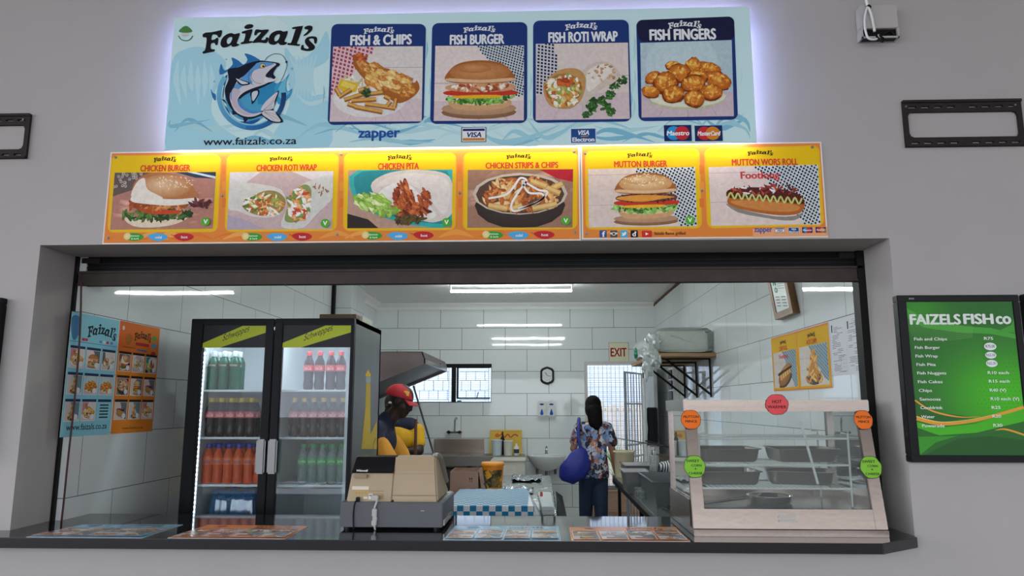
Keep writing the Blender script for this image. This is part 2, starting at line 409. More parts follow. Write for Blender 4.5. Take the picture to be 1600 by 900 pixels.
    def build(s, name, org, ux, vx, parent=None, mat_=None, mats=None):
        ux = V(ux); vx = V(vx); nx = ux.cross(vx).normalized(); org = V(org)
        me = bpy.data.meshes.new(name); o = bpy.data.objects.new(name, me); C.objects.link(o)
        base = org
        if parent is not None: base = org-wloc(parent); o.parent = parent; me.from_pydata([tuple(base+ux*p[0]+vx*p[1]+nx*p[2]) for p in s.v], [], s.f)
        else: o.location = org; me.from_pydata([tuple(ux*p[0]+vx*p[1]+nx*p[2]) for p in s.v], [], s.f)
        for m in [mat_ or PRINT]+(mats or []): me.materials.append(m)
        me.polygons.foreach_set('material_index', s.mi)
        ca = me.color_attributes.new('Col', 'FLOAT_COLOR', 'CORNER')
        flat = []
        for c in s.c: flat += [c[0], c[1], c[2], 1.0]
        ca.data.foreach_set('color', flat); me.update(); return o

class Pic:
    """a printed picture: s to the right, t downwards, 0..1, inside four corners TL TR BR BL (uv)"""
    def __init__(s, art, q, lod=1.):
        s.a = art; s.q = [V((p[0], p[1])) for p in q]; s.w = (s.q[1]-s.q[0]).length; s.h = (s.q[3]-s.q[0]).length; s.lod = lod; s.k = 0
    def P(s, x, y):
        x = min(max(x, 0), 1); y = min(max(y, 0), 1); q = s.q
        return (q[0]*(1-x)+q[1]*x)*(1-y)+(q[3]*(1-x)+q[2]*x)*y
    def bg(s, top, bot=None, hor=.7, line=None):
        s.a.grad([s.P(0, 1), s.P(1, 1), s.P(1, 0), s.P(0, 0)], [top]*4)
        if bot:
            s.a.grad([s.P(0, 1), s.P(1, 1), s.P(1, hor), s.P(0, hor)], [bot]*4)
            if s.lod > .5:
                for i in range(-3, 10):
                    x = i/6; s.poly([(x, hor), (x+.004, hor), (.5+(x-.5)*1.9+.006, 1), (.5+(x-.5)*1.9, 1)], '#c3aaae')
        if line and s.lod > .5:
            for y in line: s.poly([(0, y), (1, y), (1, y+.008), (0, y+.008)], '#b9aaa4')
    def poly(s, pts, col, k=0):
        if k: 
            pp = crom([V((p[0], p[1], 0)) for p in pts], k); pts = [(p.x, p.y) for p in pp]
        s.a.poly([s.P(*p) for p in pts], col)
    def ell(s, x, y, a, b, col, cc=None, rot=0., jag=0., n=None):
        s.k += 1; rnd = random.Random(s.k*13+5); n = n or (16 if s.lod > .5 else 8)
        pts = []; cr_, sr = math.cos(rot), math.sin(rot); asp = s.h/s.w
        for i in range(n):
            t = 2*math.pi*i/n; k = 1+rnd.uniform(-jag, jag); X = a*k*math.cos(t); Y = b*asp*k*math.sin(t)
            pts.append((x+X*cr_-Y*sr, y+(X*sr+Y*cr_)/asp))
        c0 = s.P(x-a*.15, y-b*.2); e = lin(col); c = lin(cc) if cc else e
        s.a.tri([c0]+[s.P(*p) for p in pts], [(0, (i+1) % n+1, i+1) for i in range(n)], [c]+[e]*n)
    def scat(s, x, y, a, b, n, r, cols, jag=.35, el=1.6, seed=1, rot=None):
        rnd = random.Random(seed+int(x*100)); n = int(n*s.lod)
        for i in range(n):
            t = rnd.uniform(0, 6.283); q = math.sqrt(rnd.random())
            rr = r*rnd.uniform(.5, 1.2)/(math.sqrt(s.lod)); c = rnd.choice(cols)
            c0 = lin(c); c1 = tuple(min(1, v*1.5+.02) for v in c0)
            s.ell(x+a*q*math.cos(t), y+b*q*math.sin(t), rr*el, rr, c0, c1, rnd.uniform(0, 3.1) if rot is None else rot+rnd.uniform(-.3, .3), jag, n=8)
    def check(s, poly, dark, light, n=16, ang=.5, mid=None):
        """gingham cloth clipped to a polygon (convex)"""
        s.poly(poly, light); s.a.up()
        if s.lod < .5:
            s.poly(poly, mid or dark); return
        asp = s.h/s.w; xs = [p[0] for p in poly]; ys = [p[1] for p in poly]; st = 1.0/n
        cx = sum(xs)/len(xs); cy = sum(ys)/len(ys)
        def inside(p):
            sg = None
            for i in range(len(poly)):
                a, b = poly[i], poly[(i+1) % len(poly)]; c = (b[0]-a[0])*(p[1]-a[1])-(b[1]-a[1])*(p[0]-a[0])
                if sg is None: sg = c > 0
                elif (c > 0) != sg: return False
            return True
        dx = math.cos(ang)*st; dy = math.sin(ang)*st
        for i in range(-2*n, 2*n):
            for j in range(-2*n, 2*n):
                x = cx+i*dx-j*dy*.0+j*math.cos(ang+1.4)*st; y = cy+(i*dy+j*math.sin(ang+1.4)*st)/asp
                if -.02 <= x <= 1.02 and -.02 <= y <= 1.02 and inside((x, y)):
                    h = .31; q = [(-h, -h), (h, -h), (h, h), (-h, h)]
                    s.a.tri([s.P(x+a*dx+b*math.cos(ang+1.4)*st, y+(a*dy+b*math.sin(ang+1.4)*st)/asp) for a, b in q], [(3, 2, 1, 0)], lin(dark), flat=True)

def pic_fish_chips(p):
    p.bg('#e6ddd6', '#dfcacc', .7, [.28])
    p.check([(0, 0), (.49, 0), (.01, .7), (0, .7)], '#b0465a', '#e8c9cc', 22, .3, '#cf8c96')
    p.ell(.43, .69, .41, .26, '#e9e4df', '#f5f2ee')
    p.scat(.22, .5, .12, .1, 60, .02, ['#e9e3cf', '#d8cfae', '#bfae7c', '#f3efe2'])
    p.poly([(.07, .55), (.1, .43), (.3, .5), (.28, .6), (.17, .65)], '#e9bf3a'); p.poly([(.1, .52), (.13, .46), (.27, .52), (.24, .58)], '#f3d766')
    p.poly([(.23, .23), (.26, .1), (.34, .12), (.38, .2), (.5, .28), (.62, .3), (.76, .38), (.9, .49), (.94, .46), (.97, .57), (.9, .68), (.76, .76), (.64, .7), (.52, .6), (.38, .46), (.3, .36)], '#b0672a', 4)
    p.poly([(.27, .22), (.34, .2), (.48, .31), (.62, .34), (.76, .43), (.9, .54), (.86, .62), (.7, .62), (.5, .48), (.36, .36)], '#d99a52', 4)
    p.scat(.44, .3, .12, .07, 60, .02, ['#d99a52', '#c07a34', '#e6b16a', '#ad6628'], rot=.6); p.scat(.82, .58, .1, .09, 60, .022, ['#cf8c42', '#b8702c', '#e0a65a', '#a05a22'], rot=.6)
    p.scat(.62, .46, .24, .12, 150, .026, ['#e2a85c', '#c98239', '#f0c684', '#b86f2c', '#e8b469'], rot=.6)
    p.scat(.3, .16, .06, .06, 22, .018, ['#c86a35', '#a94e22', '#dd9256'])
    for i, (a, b, c, d) in enumerate([(.09, .68, .22, .58), (.15, .72, .38, .63), (.19, .77, .29, .81), (.23, .73, .5, .71), (.27, .81, .57, .88), (.38, .77, .71, .83), (.36, .65, .57, .62), (.59, .67, .65, .71), (.7, .82, .72, .7), (.05, .56, .1, .66), (.3, .6, .42, .55), (.62, .8, .66, .74)]):
        dx, dy = c-a, d-b; L = math.hypot(dx, dy); nx, ny = -dy/L*.022, dx/L*.03
        p.poly([(a-nx, b-ny), (c-nx, d-ny), (c+nx, d+ny), (a+nx, b+ny)], '#a9682a'); p.poly([(a-nx*.7, b-ny*.8), (c-nx*.7, d-ny*.8), (c+nx*.4, d+ny*.3), (a+nx*.4, b+ny*.3)], '#e3ac5a')
    p.scat(.39, .62, .045, .05, 26, .016, ['#2f4a24', '#1d3318', '#49683a'])

def burger(p, patty, top='#c98a55', toph='#e7b585', flip=0, x0=.18, x1=.82, y0=.2, y1=.9, seeds=False):
    X = lambda v: x0+(x1-x0)*v; Y = lambda v: y0+(y1-y0)*v
    p.poly([(X(.08), Y(.82)), (X(.5), Y(.78)), (X(.92), Y(.8)), (X(.9), Y(.94)), (X(.6), Y(1)), (X(.25), Y(1)), (X(.1), Y(.94))], '#d9a877', 4)
    p.poly([(X(.1), Y(.84)), (X(.5), Y(.82)), (X(.9), Y(.83)), (X(.7), Y(.9)), (X(.3), Y(.9))], '#ecc9a0', 3)
    p.scat(X(.5), Y(.78), (x1-x0)*.52, (y1-y0)*.09, 110, .022, ['#3f7a2c', '#5b9a3a', '#2c5a20', '#7db352', '#97c46a'])
    p.poly([(X(.02), Y(.62)), (X(.5), Y(.58)), (X(1), Y(.62)), (X(.98), Y(.7)), (X(.5), Y(.72)), (X(.04), Y(.7))], '#cf3b2a', 4)
    p.poly([(X(.12), Y(.72)), (X(.5), Y(.7)), (X(.8), Y(.71)), (X(.75), Y(.76)), (X(.2), Y(.77))], '#eeb92e', 3)
    p.poly([(X(.06), Y(.5)), (X(.5), Y(.44)), (X(.95), Y(.48)), (X(.97), Y(.6)), (X(.5), Y(.65)), (X(.05), Y(.6))], patty[0], 4)
    p.scat(X(.5), Y(.55), (x1-x0)*.44, (y1-y0)*.06, 90, .02, patty)
    p.poly([(X(.02), Y(.42)), (X(.06), Y(.2)), (X(.22), Y(.05)), (X(.5), Y(0)), (X(.78), Y(.05)), (X(.93), Y(.2)), (X(.98), Y(.42)), (X(.5), Y(.47))], '#a9652f', 5)
    p.ell(X(.5), Y(.24), (x1-x0)*.44, (y1-y0)*.2, top, toph)
    p.ell(X(.42), Y(.16), (x1-x0)*.25, (y1-y0)*.1, top, toph)
    p.poly([(X(.06), Y(.36)), (X(.5), Y(.4)), (X(.95), Y(.36)), (X(.96), Y(.42)), (X(.5), Y(.46)), (X(.04), Y(.42))], '#e6bd92', 3)
    if seeds: p.scat(X(.5), Y(.17), (x1-x0)*.38, (y1-y0)*.14, 60, .007, ['#f4dfbd', '#ecd0a2'], el=1.6)

def board(p, x=.5, y=.86, a=.42, b=.1):
    p.ell(x, y+.05, a, b, '#8d6547', '#a57b5a'); p.ell(x, y, a, b, '#b98f6d', '#caa482')
def pic_fish_burger(p):
    p.bg('#ecdcd6', '#dfcacc', .74, [.5])
    p.check([(.47, 0), (1, 0), (1, .68), (.9, .68)], '#1f2c3c', '#cfd6da', 32, .35, '#62707c')
    board(p, .5, .84, .42, .09); burger(p, ['#d8a072', '#b8623a', '#efd9c8', '#9c4426', '#f2e4d6'], '#b97541', '#d89a62', x0=.12, x1=.9, y0=.2, y1=.86)
def parsley(p, pts):
    for a, b in zip(pts, pts[1:]): p.a.stroke([p.P(*a), p.P(*b)], p.w*.008, '#5f7d3f', 0)
    for i, a in enumerate(pts): p.scat(a[0], a[1], .05, .05, 16, .018, ['#2c5a22', '#3e7430', '#1f4018'], seed=i)
def pic_wrap(p):
    p.bg('#e5d6cf', '#dcc7c9', .66, [.43])
    p.check([(0, 0), (.2, 0), (.26, .4), (.05, .68), (0, .68)], '#23263a', '#d6d4da', 26, .2, '#6a6c7c')
    parsley(p, [(.93, .5), (.84, .56), (.8, .68), (.7, .76), (.6, .84), (.56, .93)]); parsley(p, [(.6, .76), (.75, .84), (.8, .9)])
    p.poly([(.5, .4), (.6, .28), (.75, .25), (.86, .32), (.9, .43), (.85, .52), (.7, .62), (.56, .76), (.48, .8)], '#d9cbbb', 4)
    p.poly([(.55, .4), (.64, .31), (.76, .28), (.84, .36), (.7, .52), (.56, .64)], '#efe6da', 4)
    p.scat(.72, .4, .15, .12, 22, .014, ['#b98a60', '#c99e74', '#a97246'])
    p.poly([(.08, .6), (.12, .48), (.24, .36), (.4, .33), (.5, .38), (.54, .5), (.5, .72), (.4, .84), (.28, .86), (.14, .8)], '#c99a5c', 4)
    p.ell(.3, .6, .2, .2, '#a8723a', '#d6a45e')
    p.scat(.3, .62, .19, .2, 130, .024, ['#e8d9a6', '#cdbb6e', '#8fa04c', '#efe6cf', '#d38a3c', '#f3edd8', '#b3552a'])
    p.scat(.32, .52, .08, .04, 20, .025, ['#a33a1c', '#c65f2a'])
def pic_nuggets(p):
    p.bg('#b9cfd6', '#d9c2c6', .68)
    p.ell(.45, .3, .4, .42, '#c4d8dc', '#c9dde0'); p.poly([(0, .68), (1, .68), (1, 1), (0, 1)], '#d3bfc5')
    for i in range(-2, 9): p.poly([(i/6, .68), (i/6+.005, .68), (.5+(i/6-.5)*1.9+.007, 1), (.5+(i/6-.5)*1.9, 1)], '#b9a0a8')
    p.ell(.5, .76, .42, .15, '#c8c6a0', '#dcdabd'); p.ell(.5, .735, .42, .14, '#e8e6cc', '#f2f1de')
    for x, y, a, b, r in [(.36, .32, .08, .06, .2), (.75, .36, .12, .07, .4), (.57, .33, .08, .11, .3), (.14, .47, .09, .07, -.4), (.43, .42, .12, .11, .2), (.83, .52, .14, .1, .5), (.62, .47, .1, .08, 0), (.27, .54, .12, .13, -.6), (.57, .56, .12, .1, -.2), (.1, .66, .09, .07, .3), (.76, .68, .11, .09, .1), (.35, .7, .11, .1, -.3), (.58, .76, .1, .1, .3)]:
        a *= 1.14; b *= 1.12; p.ell(x, y+.012, a, b*1.05, '#7a3410', '#a04a16', r, .1); p.ell(x, y, a*.95, b*.95, '#b65c18', '#e8983a', r, .1); p.scat(x, y, a*.8, b*.75, 22, .016, ['#c26c20', '#d07c2a', '#b25a18', '#dd8c34'])
        p.scat(x-.01, y-.02, a*.6, b*.5, 12, .018, ['#e9a545', '#d98a30', '#f0b65a'])
def pic_chicken_burger(p):
    p.bg('#b98272'); p.poly([(0, 0), (.4, 0), (.2, .3), (0, .42)], '#6a5a54')
    if p.lod > .5:
        rnd = random.Random(3)
        for i in range(46):
            x, y = rnd.uniform(0, .3), rnd.uniform(0, .3)
            if x*.9+y < .36: p.ell(x, y, .014, .026, '#cfc4b8', '#2c2420')
    p.poly([(.6, 0), (1, 0), (1, .12), (.8, .1)], '#2d3e50'); p.poly([(.72, 0), (.8, 0), (1, .08), (1, .12)], '#d4dbe0')
    p.scat(.5, .62, .5, .4, 40, .05, ['#c08a78', '#b07868', '#c89484'], rot=0)
    p.poly([(.15, .78), (.5, .8), (.75, .8), (.6, .93), (.35, .97), (.2, .92)], '#e9d6bd', 4)
    p.scat(.45, .74, .33, .09, 110, .028, ['#33511f', '#4a6b2a', '#243b18', '#5e8037'])
    p.poly([(.22, .6), (.5, .66), (.7, .68), (.6, .74), (.35, .72)], '#cc4a2c', 3)
    p.scat(.45, .57, .27, .07, 70, .03, ['#b8652e', '#a3501f', '#d08a4a', '#8f3f18'])
    p.poly([(.2, .5), (.2, .2), (.3, .04), (.45, 0), (.62, .06), (.78, .25), (.83, .5), (.6, .56), (.35, .53)], '#b9764a', 5)
    p.ell(.5, .25, .27, .21, '#c48450', '#eac39a')
    p.poly([(.2, .42), (.35, .45), (.62, .48), (.83, .46), (.82, .54), (.6, .59), (.4, .57), (.2, .52)], '#efe7da', 4)
    p.poly([(.2, .46), (.22, .2), (.3, .1), (.34, .3), (.5, .47)], '#f1e6d6', 4)
    p.scat(.6, .18, .2, .12, 50, .008, ['#f6e3c4', '#efd3a6']); p.scat(.85, .58, .09, .05, 14, .03, ['#4a2024', '#6a3034'])
def pic_chicken_wrap(p):
    p.bg('#e3dcdc'); p.poly([(.3, 0), (.6, 0), (1, .3), (1, 1), (0, 1), (0, .4)], '#cdb3b0')
    p.poly([(0, .75), (.2, .85), (.35, 1), (0, 1)], '#b8a9b8')
    p.poly([(0, .2), (.15, .18), (.4, .25), (.52, .35), (.55, .6), (.45, .78), (.25, .78), (.1, .68), (0, .62)], '#dcd8cf', 4)
    p.poly([(.14, .6), (.3, .36), (.45, .34), (.55, .5), (.5, .72), (.3, .76)], '#9c8a50', 4)
    p.scat(.34, .57, .19, .17, 110, .026, ['#d98a4a', '#e8b27a', '#8fa54a', '#f0e3d0', '#b85a2c', '#4d7028', '#e0d4b0'])
    p.poly([(.52, .95), (.58, .6), (.65, .3), (.8, .15), (1, .08), (1, .45), (.85, .75), (.72, .98)], '#d8d6ce', 4)
    p.poly([(.55, .85), (.6, .5), (.7, .24), (.79, .3), (.78, .6), (.7, .85)], '#8d9a5a', 4)
    p.scat(.68, .58, .1, .28, 110, .026, ['#e0a06a', '#f1e3d3', '#c2452e', '#6c8f3c', '#d98a4a', '#f3ede2'])
    p.scat(.88, .3, .09, .12, 10, .014, ['#8a5a3c', '#a57050'])
def pic_pita(p):
    p.bg('#bf9a88'); p.poly([(0, .75), (.2, .85), (.3, 1), (0, 1)], '#38302c')
    p.poly([(.04, .4), (.1, 0), (1, 0), (1, .95), (.7, .97), (.4, .85), (.15, .65)], '#3fb3ae', 3)
    p.poly([(.08, .38), (.14, .02), (.95, .02), (.98, .85), (.7, .9), (.4, .78), (.18, .6)], '#2f8f94', 3)
    p.poly([(.22, .28), (.35, .08), (.6, 0), (.9, .05), (1, .25), (1, .75), (.85, .9), (.72, .88), (.5, .8), (.35, .6)], '#ded3c9', 4)
    p.poly([(.26, .3), (.4, .12), (.62, .06), (.9, .12), (.98, .3), (.96, .66), (.9, .75), (.7, .35), (.5, .22)], '#e9dfd6', 4)
    p.poly([(.3, .4), (.5, .2), (.62, .3), (.8, .65), (.85, .8), (.7, .88), (.45, .75)], '#efe9e4', 3)
    p.scat(.54, .45, .1, .22, 90, .03, ['#8f3a1c', '#b0562a', '#6e2812', '#c97a44'], rot=1.2)
    p.scat(.6, .68, .17, .11, 90, .03, ['#8f3a1c', '#b0562a', '#5a2010', '#c26a3a']); p.scat(.75, .5, .06, .14, 40, .025, ['#8f3a1c', '#b0562a'], rot=1)
    p.scat(.24, .55, .16, .12, 80, .035, ['#8fb548', '#b5d27a', '#6d9434', '#d3e5a4'], rot=.6); p.scat(.38, .72, .1, .08, 40, .03, ['#9cc058', '#7da040'])
    p.scat(.6, .86, .14, .04, 30, .03, ['#3c2a18', '#5a4a22'])
def pic_strips(p):
    p.bg('#a57c68', None); p.scat(.5, .5, .6, .5, 30, .08, ['#ab8470', '#9c7260', '#b28b78'], rot=-.2)
    p.poly([(.68, 0), (1, 0), (1, .22), (.85, .16)], '#b82634')
    p.ell(.5, .62, .43, .4, '#3a302c', '#4e433d'); p.ell(.5, .42, .45, .36, '#cfc2ae', '#cfc2ae'); p.ell(.5, .43, .42, .33, '#5c4438', '#6c5242')
    p.scat(.5, .44, .36, .27, 150, .04, ['#c9803e', '#b3602a', '#dca668', '#9a4a22', '#e4bd84', '#a85a2c'])
    for a, b, c, d in [(.6, .2, .75, .3), (.72, .4, .9, .25), (.75, .32, .88, .42), (.2, .62, .38, .68), (.62, .68, .85, .6), (.4, .7, .52, .62)]:
        p.a.stroke([p.P(a, b), p.P(c, d)], p.w*.055, '#d3a45c', 0); p.a.stroke([p.P(a, b-.01), p.P(c, d-.01)], p.w*.03, '#e8c483', 0)
    q = [(.2, .5), (.36, .44), (.44, .3), (.5, .15), (.56, .2), (.5, .35), (.42, .6), (.45, .72), (.6, .62), (.72, .5), (.7, .42), (.58, .4), (.52, .2), (.6, .28), (.68, .36), (.76, .4), (.66, .58), (.48, .68)]
    p.a.stroke([p.P(*z) for z in q], p.w*.02, '#f4f1ec', 5)
def pic_mutton_burger(p):
    p.bg('#e3cfc5', None, 0, [.1, .62]); p.check([(.42, 0), (1, 0), (1, 1), (.86, 1)], '#1c2530', '#d5dadd', 34, .6, '#6d7780')
    board(p, .53, .86, .3, .07); burger(p, ['#6a4034', '#4d2a22', '#855446', '#3a201a'], '#d09a62', '#f0cf9e', x0=.25, x1=.82, y0=.08, y1=.86, seeds=True)
    p.poly([(.27, .5), (.5, .46), (.8, .5), (.7, .53), (.5, .58), (.3, .54)], '#e39a3c', 3)
def pic_wors(p):
    p.bg('#e6d2c9', None, 0, [.1, .6]); p.check([(.42, 0), (1, 0), (1, 1), (.86, 1)], '#1c2530', '#d5dadd', 34, .6, '#6d7780')
    p.poly([(.14, .62), (.3, .74), (.6, .86), (.8, .84), (.86, .74), (.8, .9), (.68, .93), (.5, .88), (.25, .78)], '#8f8c84', 3)
    p.poly([(.16, .55), (.2, .42), (.5, .5), (.83, .62), (.86, .7), (.8, .82), (.62, .84), (.35, .76), (.18, .66)], '#b9682e', 4)
    p.poly([(.2, .58), (.5, .6), (.8, .68), (.76, .78), (.5, .76), (.25, .66)], '#d28a48', 4)
    p.poly([(.15, .46), (.2, .38), (.4, .36), (.65, .4), (.82, .5), (.86, .62), (.82, .66), (.5, .56), (.2, .54)], '#5c241c', 4)
    p.scat(.5, .42, .3, .08, 70, .02, ['#8a2a20', '#b04a3a', '#d8cfd0', '#4a1a14'])
    q = []
    for i in range(22): q.append((.16+.68*i/21, (.44 if i % 2 else .54)+.12*i/21))
    p.a.stroke([p.P(*z) for z in q], p.w*.016, '#c9d07a', 4)
def pic_chips(p):
    p.bg('#d6ccc4', None, 0, [.3, .6]); p.check([(.35, 0), (1, 0), (1, .9), (.85, .85)], '#5b7c8a', '#9db0b8', 22, .5, '#6d8a96')
    p.ell(.5, .84, .3, .15, '#4a4540', '#6a635a'); rnd = random.Random(4)
    for i in range(int(60*p.lod)+14):
        t = rnd.random(); w = .28*(1-t)+.02; x = .5+rnd.uniform(-w, w); y = .9-t*.72; a = rnd.uniform(-.09, .09)
        p.a.stroke([p.P(x-a, y-.08), p.P(x+a, y+.06)], p.w*.035, rnd.choice(['#c98f45', '#dca85a', '#b9752f', '#e8bf74']), 0)
def pic_chip_roll(p):
    p.bg('#d0c6be', None, 0, [.3, .6]); p.check([(.4, 0), (1, 0), (1, 1), (.9, 1)], '#5b7c8a', '#9db0b8', 22, .5, '#6d8a96')
    p.ell(.5, .82, .3, .16, '#3c3a3a', '#55524f', -.3); p.ell(.48, .68, .3, .24, '#8f5f35', '#b5814c', -.3); p.ell(.52, .55, .27, .15, '#a3703e', '#c9965e', -.3)
    for i in range(14): p.a.stroke([p.P(.27+.033*i, .62-i*.012), p.P(.3+.033*i, .8-i*.015)], p.w*.025, ['#dca85a', '#e8c98a', '#c08a45'][i % 3], 0)
    p.poly([(.2, .6), (.5, .5), (.78, .42), (.78, .48), (.5, .57), (.22, .67)], '#4a2a18', 3)
PICS = [pic_fish_chips, pic_fish_burger, pic_wrap, pic_nuggets, pic_chicken_burger, pic_chicken_wrap, pic_pita, pic_strips, pic_mutton_burger, pic_wors, pic_chips]

# ================================================================== STRUCTURE
YF = 3.22; YG = 3.50; YB = 10.0; XL = -2.27; XR = 1.60; CZ = 1.06; ZC = 3.0
OX0, OX1, OZ = -2.318, 1.570, 2.337
WALL = mat('grey_painted_plaster', '#b1aca9', .8, var=.025, vs=3, bump=.06, bs=35)
CEIL = mat('ceiling_paint', '#f1f1ee', .8, var=.02)
b = B()
b.box(-7, OX0, YF, YG, 0, 5); b.box(OX1, 7, YF, YG, 0, 5); b.box(OX0, OX1, YF, YG, OZ, 5); b.box(OX0, OX1, YF, YG, 0, 1.018)
struct(b.build('wall_front', WALL))
TB = tile_mat('wall_tiles_back', 'X', 1.66+.6*5, 3-1.46, mortar=.0028)
TL = tile_mat('wall_tiles_left', 'Y', .0, 3-1.46)
TR_ = tile_mat('wall_tiles_right', 'Y', .1, 3-1.46)
b = B(); b.box(XL-.15, XL, YG, YB+.2, 0, ZC)
struct(b.build('wall_left', TL))
b = B(); b.box(XL, -2.06, 7.85, 8.45, 0, ZC); struct(b.build('wall_pier', TL))
b = B(); b.box(XR, XR+.15, YG, YB+.2, 0, ZC); struct(b.build('wall_right', TR_))
DX0, DX1, DZ = .655, 1.46, 2.165
WX0, WX1, WZ0, WZ1 = -2.05, -.645, 1.637, 2.165
b = B(); b.box(XL, WX0, YB, YB+.2, 0, ZC); b.box(WX0, WX1, YB, YB+.2, 0, WZ0); b.box(WX0, WX1, YB, YB+.2, WZ1, ZC)
b.box(WX1, DX0, YB, YB+.2, 0, ZC); b.box(DX0, DX1, YB, YB+.2, DZ, ZC); b.box(DX1, XR, YB, YB+.2, 0, ZC)
struct(b.build('wall_back', TB))
b = B(); b.box(XL-.15, XR+.15, YG, YB+.2, ZC, ZC+.2); struct(b.build('ceiling', CEIL))
FLOOR = tile_mat('floor_tiles', 'X', 0, 0, '#7a756d', '#4a4742', .35, .4, .4)
b = B(); b.box(XL-.15, XR+.15, YG, YB+.2, -.1, 0); struct(b.build('floor', mat('floor_screed', '#aaa69c', .3, var=.08)))
b = B(); b.box(-60, 60, -90, YF, -.1, 0); struct(b.build('floor_forecourt', mat('concrete', '#6f6c68', .7, var=.08, vs=2)))
b = B(); b.box(-12, 12, -10, YG, 5, 5.2); struct(b.build('ceiling_added_sunshade', mat('canopy', '#c5c2be', .8)))  # unseen roof, added to keep the sun off the front wall
b = B(); b.box(-7, 7, YB+.2, 16, -.1, 0); struct(b.build('floor_yard', mat('yard_concrete', '#b5aea3', .8, var=.1, vs=3)))
# cornice along the back and left wall
prof = [(0, 0), (0, -.08), (.015, -.085), (.03, -.05), (.06, -.03), (.09, -.015), (.1, 0)]
b = B(); b.prism([(YB-p[0], ZC+p[1]) for p in prof], 0, XL, XR)
b.prism([(XL+p[0], ZC+p[1]) for p in prof], 1, YG, 7.84); b.prism([(XL+p[0], ZC+p[1]) for p in prof], 1, 8.46, YB)
struct(b.build('trim_1', CEIL))
b = B()                                     # rough gap where the right wall meets the ceiling
rnd = random.Random(2)
for i in range(26):
    y = YG+.3+i*.245; w = rnd.uniform(.008, .02); b.hexa([(XR-.012, y, ZC-.03-w), (XR, y, ZC-.03-w), (XR, y, ZC-.012), (XR-.012, y, ZC-.012), (XR-.012, y+.24, ZC-.03-w), (XR, y+.24, ZC-.03-w), (XR, y+.24, ZC-.012), (XR-.012, y+.24, ZC-.012)])
struct(b.build('trim_2', mat('stained_gap', '#5a3f2c', .9, var=.3, vs=14)))
b = B(); b.box(XL+.0, XL+.035, 7.80, 7.85, 1.9, ZC)
b.build('conduit', BLACKM); tag(C.objects[-1], 'black vertical conduit on the tiled pier behind the drinks fridge', 'conduit')

# roller shutter
sh = thing('roller_shutter', (-.37, YG, OZ), 'dark rolled-up shutter box and rails across the top of the opening', 'shutter')
b = B(); b.box(OX0+.02, OX1-.02, YG+.01, YG+.2, 2.262, OZ+.1); b.build('shutter_box', mat('shutter_black', '#0c0d10', .5, 0, spec=.15), sh)
b = B(); b.box(OX0+.02, OX1-.01, YG-.012, YG+.03, 2.19, 2.262, bev=.004); b.box(OX0+.02, OX1-.01, YG-.02, YG, 2.252, 2.262)
b.box(OX0+.02, OX1-.01, YG-.018, YG, 2.19, 2.198); b.build('bottom_rail', RAIL, sh)
for z in (2.28, 2.30): 
    b = B(); b.box(OX0+.02, OX1-.02, YG+.004, YG+.012, z, z+.008); b.build('slat_edge', BLACKM, sh)
for x0, x1 in ((OX0+.022, OX0+.115), (OX1-.11, OX1-.022)):
    b = B(); b.box(x0, x1, YG-.004, YG+.012, 2.305, 2.332, bev=.002); b.build('bracket_plate', RUST, sh)
for x0, x1, nm in ((OX0, OX0+.014, 'l'), (OX1-.036, OX1, 'r')):
    b = B(); b.box(x0, x1, YG-.02, YG+.05, CZ, OZ); b.build('guide_rail', BLACKM, sh)
b = B(); b.tube([W(127, 440, 3.47), W(125, 520, 3.47), W(117, 620, 3.472), W(106, 720, 3.472), W(100, 780, 3.47), W(96, 815, 3.47)], .0045, smooth=5)
tag(b.build('hanging_cable', mat('dark_red_cable', '#4a1c1e', .5)), 'thin dark red cable hanging down beside the left shutter rail', 'cable')

# ================================================================== COUNTER
GR = mat('black_granite', '#222226', .05, var=.35, vs=260, spec=.75)
b = B(); xr = W(1380, 855, 3.045).x
b.prism([(-3.2, YF), (-3.2, 3.045), (xr, 3.045), (1.565, YF-.03), (1.575, YF), (OX1, YF), (OX1, 3.72), (OX0, 3.72), (OX0, YF)], 2, 1.018, CZ, bev=.003)
tag(b.build('counter_top', GR), 'long polished black granite serving counter under the opening', 'counter')

# ================================================================== SIGNS
YS = 3.12                                   # front face of the blue sign
sg = thing('menu_sign', (-.367, YS, 2.758), 'large pale blue backlit fish menu sign above the opening', 'sign')
bx0, bx1, bz0, bz1 = -1.712, .978, 2.757, 3.41
b = B(); b.box(bx0, bx1, YS+.0005, YS+.006, bz0, bz1); b.build('panel', mat('sign_board', '#dfe6e6', .4), sg)
b = B(); LEDM = mat('led_strip', '#cfd6ff', emit=HALO_STRENGTH, ecol='#b4c0ff')
i = .03
b.box(bx0+i, bx1-i, YS+.03, YS+.036, bz1-i-.01, bz1-i); b.box(bx0+i, bx0+i+.01, YS+.03, YS+.036, bz0+i, bz1-i); b.box(bx1-i-.01, bx1-i, YS+.03, YS+.036, bz0+i, bz1-i)
b.build('led_strip', LEDM, sg)
b = B(); b.box(bx0+.02, bx1-.02, 3.183, 3.19, 2.795, 2.803)
b.build('led_strip', mat('led_strip_warm', '#ffffff', emit=HALO_STRENGTH*.7, ecol='#fff6e6'), sg)
for x in (-1.5, -.4, .75):
    for z in (2.85, 3.3):
        b = B(); b.cyl((x, YS+.006, z), (x, YF, z), .008, n=10); b.build('standoff', STEELD, sg)
def M(Y, org):                              # picture point -> u,v on a wall-parallel plane
    return lambda x, y: (W(x, y, Y).x-org[0], W(x, y, Y).z-org[1])
org = (bx0, bz0); p = M(YS, org)
a = Art(); sw, shh = bx1-bx0, bz1-bz0
a.rect(0, 0, sw, shh, '#d3f1f3')
Z1 = lambda x, y: p(240+x*.2555, 10+y*.2555)
